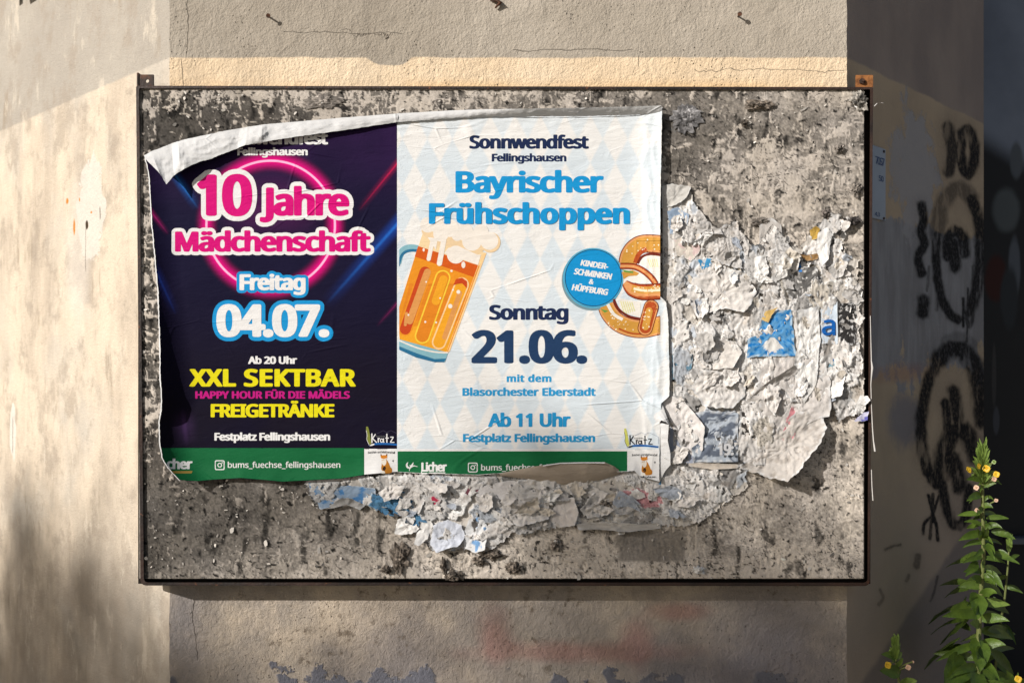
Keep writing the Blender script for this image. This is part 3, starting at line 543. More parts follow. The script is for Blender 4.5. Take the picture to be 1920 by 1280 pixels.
# ---------------------------------------------------------------- glyph outlines for the print (character, advance, contours)
BOLD_TXT = '''&	419	147,-3 102,6 69,21 46,42 36,58 31,72 27,92 27,113 31,130 37,144 47,159 59,172 98,199 79,222 66,246 61,270 63,293 70,313 81,328 96,340 117,350 141,357 174,362 204,361 233,357 264,345 287,328 301,308 307,282 304,254 294,233 278,215 242,189 243,188 291,147 302,182 308,188 315,191 333,194 384,194 399,191 408,186 413,178 400,140 385,108 366,81 431,23 435,14 427,6 411,1 336,0 317,6 294,24 261,9 225,0 189,-4/168,63 186,63 201,66 220,74 230,81 159,141 149,131 143,121 140,110 140,97 143,84 148,75 157,68/181,247 183,246 191,256 197,272 195,287 186,297 181,296 175,292 170,279 172,261
+	338	160,51 139,54 131,58 126,64 126,143 52,145 34,149 28,154 25,159 25,194 32,202 49,208 124,209 126,210 126,288 129,293 138,299 151,302 208,301 222,296 228,289 228,210 301,208 319,204 325,199 329,194 329,159 321,150 304,145 229,144 228,66 226,61 218,55 205,51
,	185	54,-59 31,-54 23,-49 21,-43 48,74 60,82 78,85 132,84 144,82 154,77 162,67 162,58 144,8 117,-49 109,-54 96,-58
-	212	53,104 31,109 24,113 20,119 20,158 25,164 35,169 53,172 179,172 200,166 208,158 208,119 203,112 194,107 176,104
.	185	84,-5 57,4 48,11 41,20 37,31 37,46 40,59 46,69 56,76 69,82 99,87 129,83 143,77 153,70 162,57 165,41 162,24 155,12 141,3 125,-3 105,-6
0	338	154,-3 121,3 91,17 68,36 50,59 38,87 28,130 25,179 28,230 34,261 44,290 60,315 80,335 109,351 136,358 175,362 205,360 241,352 265,340 292,316 309,290 320,261 328,217 330,169 327,124 319,91 308,63 293,40 276,24 249,8 221,0 187,-4/173,62 181,62 190,66 198,75 206,88 215,121 219,169 217,220 210,259 203,274 195,286 187,293 178,296 169,294 160,287 146,264 139,235 135,189 137,139 144,100 157,74 164,66
1	338	171,0 147,4 140,9 136,14 135,241 124,234 111,231 96,230 81,233 71,240 47,267 45,273 51,282 153,353 171,357 222,356 240,350 245,341 245,14 240,7 225,1
2	338	57,0 38,3 26,12 26,53 142,160 176,195 189,213 198,228 202,246 202,263 199,276 193,286 183,293 171,296 146,291 102,267 87,265 69,267 56,273 31,301 28,306 30,312 51,328 81,344 111,354 141,360 180,361 213,358 243,350 267,339 281,330 294,317 303,304 310,288 313,273 314,253 307,220 294,195 272,166 237,132 168,69 297,68 315,65 324,60 329,53 327,12 315,3 297,0
3	338	122,-3 71,4 29,20 23,29 23,69 28,75 36,79 59,82 74,80 122,65 164,61 188,65 203,76 211,91 214,113 210,128 200,140 188,146 170,149 98,152 83,158 78,167 78,202 81,208 89,213 101,216 158,217 182,224 193,233 201,246 204,261 202,276 196,286 188,292 179,295 164,296 137,290 95,270 80,269 66,270 50,278 26,308 25,315 38,326 68,341 95,351 125,358 158,361 188,361 221,357 249,350 273,338 291,324 303,308 313,285 315,254 307,228 292,207 269,189 302,168 313,154 320,141 325,126 326,108 325,92 320,74 310,53 295,36 275,21 254,11 230,4 197,-2 158,-5
4	338	218,0 197,3 185,12 183,72 182,74 44,74 26,76 16,81 11,87 11,124 13,130 184,350 194,356 206,358 269,358 285,353 292,344 292,142 323,141 341,133 345,126 345,88 339,81 329,76 292,74 292,16 287,7 266,0/136,142 182,142 183,143 183,200 182,202
5	338	128,-3 74,6 53,13 36,21 32,29 32,68 34,72 47,80 68,83 83,80 107,70 134,64 161,61 182,64 198,74 209,88 214,105 213,130 204,150 194,159 185,163 155,166 101,159 86,160 71,164 43,182 40,188 55,344 65,353 86,357 269,357 291,353 297,348 301,342 301,305 297,298 287,292 272,289 158,289 151,231 197,230 239,223 274,208 299,189 317,165 325,136 325,102 316,71 304,50 287,33 269,21 245,9 221,2 194,-3 161,-5
6	338	160,-3 121,5 88,21 62,45 43,75 32,111 28,154 32,211 43,253 58,285 79,311 103,331 130,345 166,356 202,361 256,360 291,354 300,348 303,342 303,306 299,299 289,294 277,292 226,297 208,296 191,290 176,282 164,269 153,250 146,231 193,235 235,231 271,220 299,201 310,189 320,173 329,144 330,104 323,72 312,52 298,34 283,22 262,10 241,3 217,-2 184,-5/177,62 190,62 205,71 214,84 220,104 221,128 216,150 204,166 190,172 172,170 157,162 145,148 139,131 141,111 148,89 161,72
7	338	103,0 88,1 76,6 70,12 69,19 207,288 55,289 37,291 27,296 23,302 24,346 37,354 55,357 298,357 311,356 323,351 330,343 329,306 182,12 173,4 160,1
9	338	100,-3 67,2 54,10 52,16 52,49 54,56 64,63 79,66 130,60 148,61 165,66 179,75 193,88 203,105 210,126 163,122 121,126 85,137 57,156 47,167 37,183 27,212 26,253 34,285 46,306 65,328 88,343 115,354 148,360 181,361 211,358 241,349 269,335 291,316 310,289 321,260 328,221 328,180 323,139 311,98 299,74 282,50 260,30 238,17 211,7 178,-1 142,-4/160,186 178,185 195,192 209,205 217,222 216,246 208,269 195,286 178,296 165,295 152,286 142,273 136,253 135,230 139,211 148,195
:	185	84,-5 57,4 48,11 41,20 37,31 37,46 40,59 46,69 56,76 69,82 99,87 129,83 143,77 153,70 162,57 165,41 162,24 155,12 141,3 125,-3 105,-6/93,189 63,196 51,203 44,210 38,222 36,235 38,250 44,261 51,268 64,276 93,282 123,280 137,276 150,268 160,257 164,244 164,226 158,210 146,200 131,193 114,189
A	372	33,0 18,2 8,6 1,12 1,19 142,347 153,355 171,358 219,358 240,353 247,346 388,19 387,12 378,4 360,0 306,0 288,3 277,12 238,100 150,101 108,8 99,3 87,0/178,169 211,169 195,208
B	378	82,0 58,5 51,10 49,16 49,341 51,347 63,354 79,357 223,356 256,352 286,344 310,335 323,327 339,312 345,302 352,283 354,272 354,246 346,223 332,204 312,189 334,176 348,163 358,149 364,133 367,108 365,87 358,67 350,52 335,36 313,22 289,12 265,5 220,0/162,67 217,67 229,70 238,75 248,90 252,106 251,126 243,140 232,148 217,151 161,152 160,68/160,220 208,219 229,224 238,236 242,250 241,266 236,278 227,285 214,288 161,289
C	369	199,-3 151,6 113,21 82,43 67,59 56,76 46,97 38,118 31,166 34,217 40,241 49,264 67,293 94,319 124,338 166,353 211,361 265,360 316,353 359,338 368,331 369,324 350,287 341,280 328,277 313,276 256,292 235,294 217,292 199,286 182,274 168,260 157,241 150,220 146,199 145,178 147,152 150,134 158,113 168,95 179,84 199,70 223,64 262,65 311,75 325,76 346,71 352,67 355,62 355,23 352,17 345,13 310,3 277,-2 238,-4
D	418	82,0 58,5 51,10 49,16 49,341 51,347 63,354 79,357 196,357 241,354 271,348 301,338 331,323 352,308 375,283 391,254 398,231 404,195 403,155 395,119 386,95 366,67 342,43 319,29 293,17 265,9 235,3 202,0/161,68 202,68 223,73 241,80 257,91 270,106 277,117 285,137 289,165 290,191 286,217 281,234 272,253 259,267 244,278 227,285 202,289 161,289
E	330	82,0 58,5 51,10 49,16 50,346 63,354 82,357 286,357 298,355 310,351 316,343 317,305 314,299 306,293 286,289 163,289 160,288 161,220 283,219 302,213 306,208 307,202 307,166 302,159 292,155 277,152 161,152 160,69 163,68 286,68 304,64 313,59 316,53 315,12 304,3 286,0
F	312	82,0 58,5 51,10 49,16 50,346 63,354 82,357 286,357 298,355 310,351 316,343 317,305 314,299 306,293 286,289 163,289 160,288 161,207 277,206 295,202 304,197 307,191 307,153 305,149 295,142 280,138 161,137 159,12 151,5 136,1
G	417	205,-3 157,6 118,21 85,43 71,58 57,76 47,95 39,117 34,140 31,166 31,192 34,217 40,240 49,261 61,281 74,298 103,322 139,342 181,355 232,361 286,360 337,352 382,338 390,331 391,324 373,286 358,277 346,275 331,276 281,290 247,294 214,289 187,276 168,257 153,231 146,205 145,169 148,143 157,114 169,95 183,81 201,71 223,65 247,63 277,64 285,66 285,134 232,136 220,138 210,143 206,152 206,188 208,194 220,201 238,204 367,203 389,198 394,194 396,188 395,24 391,19 382,15 316,1 259,-4
H	424	82,0 58,5 51,10 49,16 49,341 51,347 64,354 82,357 136,356 150,353 158,347 160,341 161,220 277,219 279,221 279,341 282,347 295,355 313,357 367,356 379,353 387,348 391,341 391,16 389,10 376,3 355,0 304,1 290,4 282,10 279,16 279,150 163,152 160,150 159,12 151,5 136,1
I	221	53,0 35,3 22,10 20,16 20,39 22,45 29,51 63,59 63,298 35,304 23,311 20,317 21,344 31,353 50,357 185,357 206,353 213,348 216,343 216,314 204,305 176,298 174,296 174,61 176,58 203,52 213,46 217,40 216,13 206,4 188,0
J	187	9,-85 -21,-79 -37,-71 -39,-65 -39,-29 -32,-20 -15,-15 33,-18 41,-10 45,2 46,18 47,343 55,352 72,357 126,357 143,354 154,349 158,341 158,20 153,-16 145,-34 134,-50 121,-62 104,-72 81,-80 60,-85 33,-87
K	362	82,0 58,5 51,10 49,16 49,341 51,347 64,354 82,357 136,356 148,354 157,348 160,341 160,256 163,253 258,348 265,353 283,357 343,357 358,354 369,348 373,341 370,334 234,198 376,22 379,16 376,10 365,3 349,0 286,0 267,6 163,130 160,126 159,12 151,5 136,1
L	314	82,0 59,4 53,9 49,14 49,343 57,351 73,356 139,356 155,350 160,341 160,69 286,68 304,65 313,61 318,55 318,14 314,9 308,4 289,0
M	508	82,0 58,5 51,10 49,16 49,341 53,348 64,354 82,357 154,357 169,354 178,348 262,153 346,348 357,354 370,357 442,357 460,354 473,347 475,341 475,16 472,9 463,4 451,1 397,0 379,3 367,10 364,16 364,138 308,9 298,3 283,0 238,0 220,4 213,7 209,13 160,130 157,132 157,137 156,12 147,4 133,1
N	433	82,0 58,5 51,10 49,16 49,341 51,347 63,354 79,357 139,357 151,355 162,350 292,170 294,346 307,354 325,357 376,357 388,354 397,348 401,341 401,16 399,10 388,3 370,0 310,0 298,2 287,7 160,184 157,185 157,188 156,13 149,6 136,1
O	444	202,-3 157,4 118,19 86,40 59,71 41,108 32,152 32,204 41,248 55,280 75,306 102,329 137,347 178,358 217,362 265,360 310,351 337,341 368,322 392,299 410,270 425,228 429,192 428,152 421,115 409,85 391,58 372,39 344,20 313,7 280,-1 244,-4/219,63 238,63 257,66 271,72 285,84 297,98 304,113 311,134 315,159 314,208 309,231 301,253 290,269 277,282 262,289 241,294 220,294 203,290 190,285 175,273 163,259 154,240 146,198 145,169 148,143 154,120 160,104 171,88 184,76 200,68
P	355	82,0 58,5 51,10 49,16 50,346 60,353 76,357 199,356 253,349 282,340 299,331 316,318 327,306 337,289 344,269 346,246 345,228 340,208 331,189 319,175 305,162 271,143 226,131 161,126 159,12 151,5 136,1/161,194 187,195 205,198 217,204 226,214 232,233 232,256 226,272 214,283 190,289 161,289
R	364	82,0 58,5 51,10 49,16 50,346 60,353 76,357 208,356 241,352 265,347 291,337 308,327 326,311 340,286 346,257 344,228 337,207 323,186 305,171 279,156 371,20 371,12 361,4 343,0 283,0 261,6 255,12 175,134 163,134 160,133 159,12 151,5 136,1/162,201 205,203 216,208 224,215 230,228 233,252 229,270 219,282 199,289 161,289
S	327	122,-3 68,5 44,12 31,19 26,27 26,66 28,72 41,79 62,82 131,65 158,63 179,64 194,70 203,79 208,94 207,111 201,123 188,133 92,172 68,186 51,202 38,222 31,248 31,276 40,302 57,324 82,341 113,353 146,360 188,361 230,358 269,350 303,338 309,332 311,325 296,289 287,281 272,277 257,277 203,292 167,293 158,290 149,283 144,273 142,261 146,244 158,231 179,220 232,201 261,188 284,173 302,156 315,134 319,110 317,81 310,61 297,42 281,28 263,17 239,7 215,1 182,-4
T	330	152,0 128,4 121,9 118,14 118,288 116,289 35,289 14,294 8,299 5,304 6,346 19,354 38,357 308,357 332,352 339,347 341,341 341,304 334,295 311,289 230,289 229,14 224,7 209,1
U	419	189,-3 141,6 107,20 94,29 75,46 67,58 55,79 48,104 45,131 47,345 59,354 78,357 132,356 147,352 156,345 157,130 160,105 168,86 182,72 198,65 219,63 240,66 257,75 270,91 276,110 278,131 280,345 288,353 306,357 360,357 381,351 387,347 389,341 389,123 385,97 373,66 363,50 345,33 327,21 306,11 285,4 255,-2 216,-5
X	346	35,0 20,2 10,6 3,12 3,19 120,185 11,337 10,341 12,347 23,354 38,357 98,357 116,353 124,347 182,264 239,346 245,351 266,357 320,357 337,354 348,348 351,343 350,337 242,186 359,20 360,14 358,10 347,3 329,0 272,0 251,5 245,10 179,105 111,7 101,3 89,0
Y	335	156,0 134,3 126,7 121,13 120,139 1,337 1,346 12,353 30,357 87,357 108,351 114,346 174,243 177,241 238,346 243,350 255,355 270,357 324,357 344,351 351,344 351,337 232,140 230,12 222,5 210,1
a	333	119,-3 92,2 71,9 53,20 40,33 30,49 24,71 24,94 28,111 33,121 44,136 73,156 100,166 128,172 197,178 199,179 197,196 190,211 182,215 176,216 155,213 110,198 95,197 80,200 68,209 54,240 54,247 62,254 92,266 122,274 155,279 179,280 212,278 239,273 263,264 280,253 293,238 302,222 307,204 309,182 307,11 298,4 281,0 236,0 224,3 215,7 191,0 170,-3/147,61 167,62 186,74 196,92 199,117 185,118 161,115 151,111 143,105 136,92 135,79 139,66
b	360	181,-3 154,1 136,7 115,0 67,1 52,5 44,13 43,363 47,370 58,375 73,378 124,378 137,376 147,371 153,363 153,274 184,279 220,279 241,277 271,268 296,256 315,240 330,220 341,195 348,154 347,108 338,72 321,43 296,20 262,4 226,-3/184,62 205,62 218,71 230,92 236,118 236,159 230,185 225,196 217,207 202,215 184,214 170,205 160,188 154,162 154,127 159,92 171,71
c	292	160,-3 118,5 88,18 62,39 45,62 32,95 28,136 32,179 42,207 56,230 76,248 100,263 133,274 166,280 208,280 247,274 282,263 290,257 292,250 277,214 268,207 256,203 241,202 199,212 184,214 171,211 160,204 151,192 144,175 141,157 140,131 142,111 148,91 155,78 165,68 178,62 193,62 211,65 247,76 262,76 274,73 283,68 287,62 287,21 282,16 273,11 235,0 199,-4
d	360	151,-3 121,2 91,14 62,36 45,58 32,92 28,123 30,167 41,208 53,230 70,247 83,257 106,269 136,277 157,280 193,280 223,274 223,363 226,368 232,373 244,377 256,378 307,378 325,373 331,368 334,363 333,13 325,5 307,0 259,0 238,7 199,-3/171,62 193,62 206,69 218,88 223,111 223,157 215,189 209,202 202,209 193,214 184,215 169,213 156,201 146,180 141,156 141,117 146,92 156,74
e	334	166,-3 130,3 100,14 74,30 55,49 41,72 30,105 28,137 32,175 40,201 57,230 76,248 100,263 130,274 157,279 193,280 226,276 249,269 272,257 292,241 306,224 317,202 323,180 325,162 324,127 316,119 298,115 142,114 146,97 152,84 161,74 172,66 184,62 223,64 274,78 289,78 301,75 308,71 313,65 313,26 309,20 301,15 253,1 208,-4/144,179 211,179 206,195 200,205 190,214 181,216 170,214 160,207 150,194
f	223	89,0 65,4 59,9 55,14 55,213 29,214 12,221 8,228 9,252 20,260 55,270 58,305 66,330 82,351 104,366 137,377 176,380 212,378 251,368 258,363 262,356 250,322 245,317 233,311 218,309 179,316 173,310 168,299 166,276 212,275 224,271 231,266 234,260 234,230 229,221 218,215 166,213 165,13 158,6 143,1
g	360	145,-108 94,-100 67,-92 54,-86 49,-79 49,-41 51,-36 64,-28 85,-25 97,-27 121,-36 145,-41 190,-44 202,-38 214,-27 219,-17 223,1 172,-5 151,-3 124,1 91,14 78,22 60,38 51,50 40,70 30,109 28,138 30,165 40,204 59,235 78,254 104,268 133,277 154,280 181,280 211,277 238,269 250,274 265,276 307,276 325,271 331,267 334,261 334,12 330,-21 323,-44 312,-62 300,-75 281,-88 262,-97 238,-104 208,-108/172,61 193,61 208,70 219,89 224,113 223,160 216,189 203,207 196,212 184,215 169,212 155,199 146,180 140,151 141,118 147,92 157,73
h	362	76,0 53,4 45,10 43,16 43,363 49,372 64,377 130,377 145,373 153,364 154,273 181,279 205,280 235,278 262,273 283,266 301,256 313,246 325,230 333,211 337,184 337,14 334,9 328,5 307,0 250,1 238,4 229,11 227,16 226,185 223,200 216,210 208,214 196,215 182,213 171,205 162,192 156,173 154,149 152,12 143,4 130,1
i	180	78,0 54,4 47,9 43,14 43,262 51,270 66,275 132,275 148,269 153,260 153,14 147,7 132,1/96,285 69,289 57,295 48,302 42,312 40,322 40,334 44,344 49,351 59,359 84,366 114,366 137,359 149,350 156,337 157,322 153,308 144,298 131,291 114,286
k	319	76,0 53,4 45,10 43,16 43,363 49,372 64,377 130,377 146,372 153,363 154,215 209,267 220,273 235,276 295,276 313,272 322,265 324,259 320,253 217,155 329,22 331,14 328,9 322,5 304,0 241,0 223,4 214,10 154,83 153,16 149,9 139,3 127,0
l	180	76,0 53,4 45,10 43,16 43,363 49,372 64,377 130,377 147,372 153,363 153,14 148,7 133,1
m	522	76,0 53,4 45,10 43,16 43,260 45,266 51,270 70,276 112,276 127,274 139,270 175,279 211,280 251,275 289,260 310,270 334,277 364,280 391,280 418,276 445,267 470,252 483,236 494,208 497,175 497,16 495,10 490,6 469,0 418,0 400,3 389,12 387,185 379,207 374,213 367,215 352,213 342,207 334,195 328,176 325,150 325,16 323,10 311,3 295,0 241,0 221,7 215,16 214,185 207,207 199,214 193,215 181,213 169,205 161,192 156,173 153,149 152,12 143,4 130,1
n	362	76,0 53,4 47,9 43,14 43,260 45,266 55,272 70,276 118,276 139,269 181,279 223,280 253,276 277,269 292,262 309,250 327,227 334,208 337,188 337,16 334,9 325,4 313,1 259,0 241,3 229,12 226,185 223,200 216,210 208,214 196,215 181,212 171,205 162,192 156,171 153,143 152,12 143,4 130,1
o	355	160,-3 124,4 94,17 67,37 49,59 35,88 28,123 29,159 37,195 48,218 64,238 87,256 115,269 148,277 187,280 223,278 256,269 284,256 305,240 323,218 334,196 342,169 344,139 342,108 335,82 324,59 311,42 292,25 271,13 248,4 223,-2 193,-4/175,62 187,61 197,62 214,73 226,95 232,124 231,159 223,189 207,208 199,213 190,215 172,213 157,201 146,182 141,157 140,126 146,95 158,74
p	360	76,-109 53,-105 45,-99 43,-93 44,264 52,271 70,276 118,276 139,269 169,278 205,280 226,279 253,275 285,262 307,248 323,230 336,209 345,183 348,154 348,118 341,82 330,57 316,38 303,25 282,12 262,4 238,-2 208,-4 181,-3 154,1 153,-93 151,-99 143,-105 130,-109/188,61 205,62 220,76 231,97 236,126 236,158 228,189 214,208 199,215 181,213 168,203 159,186 154,158 154,118 160,90 171,71 179,64
r	258	76,0 53,4 47,9 43,14 44,265 54,272 70,276 118,276 130,273 142,268 166,276 196,280 238,278 253,275 262,270 267,262 261,223 257,217 247,212 235,209 199,212 190,210 172,197 159,176 153,150 152,12 143,4 130,1
s	291	113,-3 68,4 31,19 26,26 28,68 41,76 62,79 77,77 122,62 158,60 167,63 173,68 176,76 176,85 171,92 163,98 74,134 57,144 42,157 30,175 26,194 28,217 35,233 52,251 71,263 95,272 131,279 167,280 206,277 239,270 272,259 278,253 279,246 263,212 254,205 239,201 224,201 179,213 155,216 140,213 135,208 134,202 136,194 145,186 233,152 254,140 268,128 279,113 285,94 284,71 276,47 266,33 254,23 236,13 218,6 173,-3
t	232	137,-3 108,3 86,11 70,23 56,42 49,59 47,79 46,212 20,217 11,222 8,228 8,248 11,254 17,259 50,273 66,321 74,327 89,331 128,332 146,328 153,324 157,318 158,276 215,275 230,269 235,261 235,228 229,220 209,213 157,212 157,88 160,71 167,61 209,65 224,62 234,56 237,50 237,16 227,7 203,0 170,-4
u	362	145,-3 112,3 82,16 60,34 47,58 40,92 41,264 54,273 73,276 127,275 141,272 150,264 152,91 156,76 162,66 169,62 181,61 196,63 207,71 216,84 221,98 225,126 225,260 227,266 238,273 256,276 310,275 330,269 335,260 334,11 324,4 307,0 259,0 238,6 196,-3
v	306	138,0 117,3 104,12 0,257 1,265 12,272 30,276 87,276 108,269 113,263 162,144 213,267 225,274 240,276 297,276 317,269 322,263 322,257 218,12 210,5 195,1
w	447	114,0 93,4 85,8 80,13 6,258 6,264 11,269 24,275 39,276 90,276 102,274 112,269 117,262 144,172 175,264 180,269 189,274 207,276 261,276 273,274 284,269 289,264 321,174 346,262 352,269 372,276 426,276 444,273 455,266 457,258 382,15 377,8 366,3 348,0 291,1 279,3 270,8 265,13 231,112 193,9 183,3 171,1
y	307	49,-108 22,-103 7,-95 6,-89 6,-54 14,-47 28,-43 43,-42 70,-45 77,-41 91,-24 109,15 1,256 2,265 13,272 31,276 88,276 109,269 113,264 163,147 211,264 214,268 226,274 244,276 298,276 310,273 319,269 323,262 323,256 206,-21 186,-59 175,-72 161,-85 130,-101 94,-109
z	287	53,0 34,3 21,12 21,46 150,213 59,213 38,218 31,223 28,228 28,260 31,266 44,273 62,276 251,276 266,273 276,267 280,260 279,226 152,64 254,63 272,59 281,54 284,48 284,16 281,10 270,3 254,0
Ä	372	33,0 18,2 8,6 1,12 1,19 142,347 153,355 171,358 219,358 240,353 247,346 388,19 387,12 378,4 360,0 306,0 288,3 277,12 238,100 150,101 108,8 99,3 87,0/178,169 211,169 195,208/141,369 123,371 108,377 97,386 91,398 90,413 95,425 105,435 120,442 138,445 159,445 177,440 195,431 207,439 222,443 255,444 270,441 282,435 292,426 296,418 298,403 294,390 284,380 267,372 249,369 228,369 209,374 195,383 171,372
Ü	419	189,-3 141,6 107,20 94,29 75,46 67,58 55,79 48,104 45,131 47,345 59,354 78,357 132,356 147,352 156,345 157,130 160,105 168,86 182,72 198,65 219,63 240,66 257,75 270,91 276,110 278,131 280,345 288,353 306,357 360,357 381,351 387,347 389,341 389,123 385,97 373,66 363,50 345,33 327,21 306,11 285,4 255,-2 216,-5/156,370 141,373 128,380 120,389 115,400 115,415 120,426 130,435 144,442 162,445 183,445 201,440 219,431 231,439 246,444 279,444 294,441 307,435 315,427 321,418 322,403 318,390 308,380 291,372 273,369 252,369 234,374 219,383 204,375 189,370 171,368
ä	333	119,-3 92,2 71,9 53,20 40,33 30,49 24,71 24,94 28,111 33,121 44,136 73,156 100,166 128,172 197,178 199,179 197,196 190,211 182,215 176,216 155,213 110,198 95,197 80,200 68,209 54,240 54,247 62,254 92,266 122,274 155,279 179,280 212,278 239,273 263,264 280,253 293,238 302,222 307,204 309,182 307,11 298,4 281,0 236,0 224,3 215,7 191,0 170,-3/147,61 167,62 186,74 196,92 199,117 185,118 161,115 151,111 143,105 136,92 135,79 139,66/125,287 107,290 90,296 79,305 73,315 71,329 75,342 85,353 101,360 122,364 143,363 161,358 176,350 188,358 203,362 236,363 251,360 264,354 273,345 278,337 279,322 275,309 265,299 251,292 230,288 209,288 191,293 176,302 152,291
ü	362	145,-3 112,3 82,16 60,34 47,58 40,92 41,264 54,273 73,276 127,275 141,272 150,264 152,91 156,76 162,66 169,62 181,61 196,63 207,71 216,84 221,98 225,126 225,260 227,266 238,273 256,276 310,275 330,269 335,260 334,11 324,4 307,0 259,0 238,6 196,-3/139,287 121,290 104,296 93,305 87,315 86,329 89,342 99,353 115,360 136,364 157,363 175,358 190,350 202,357 217,362 250,363 265,360 278,354 288,345 292,337 293,322 289,309 279,299 265,292 244,288 223,288 205,293 190,303 169,291'''
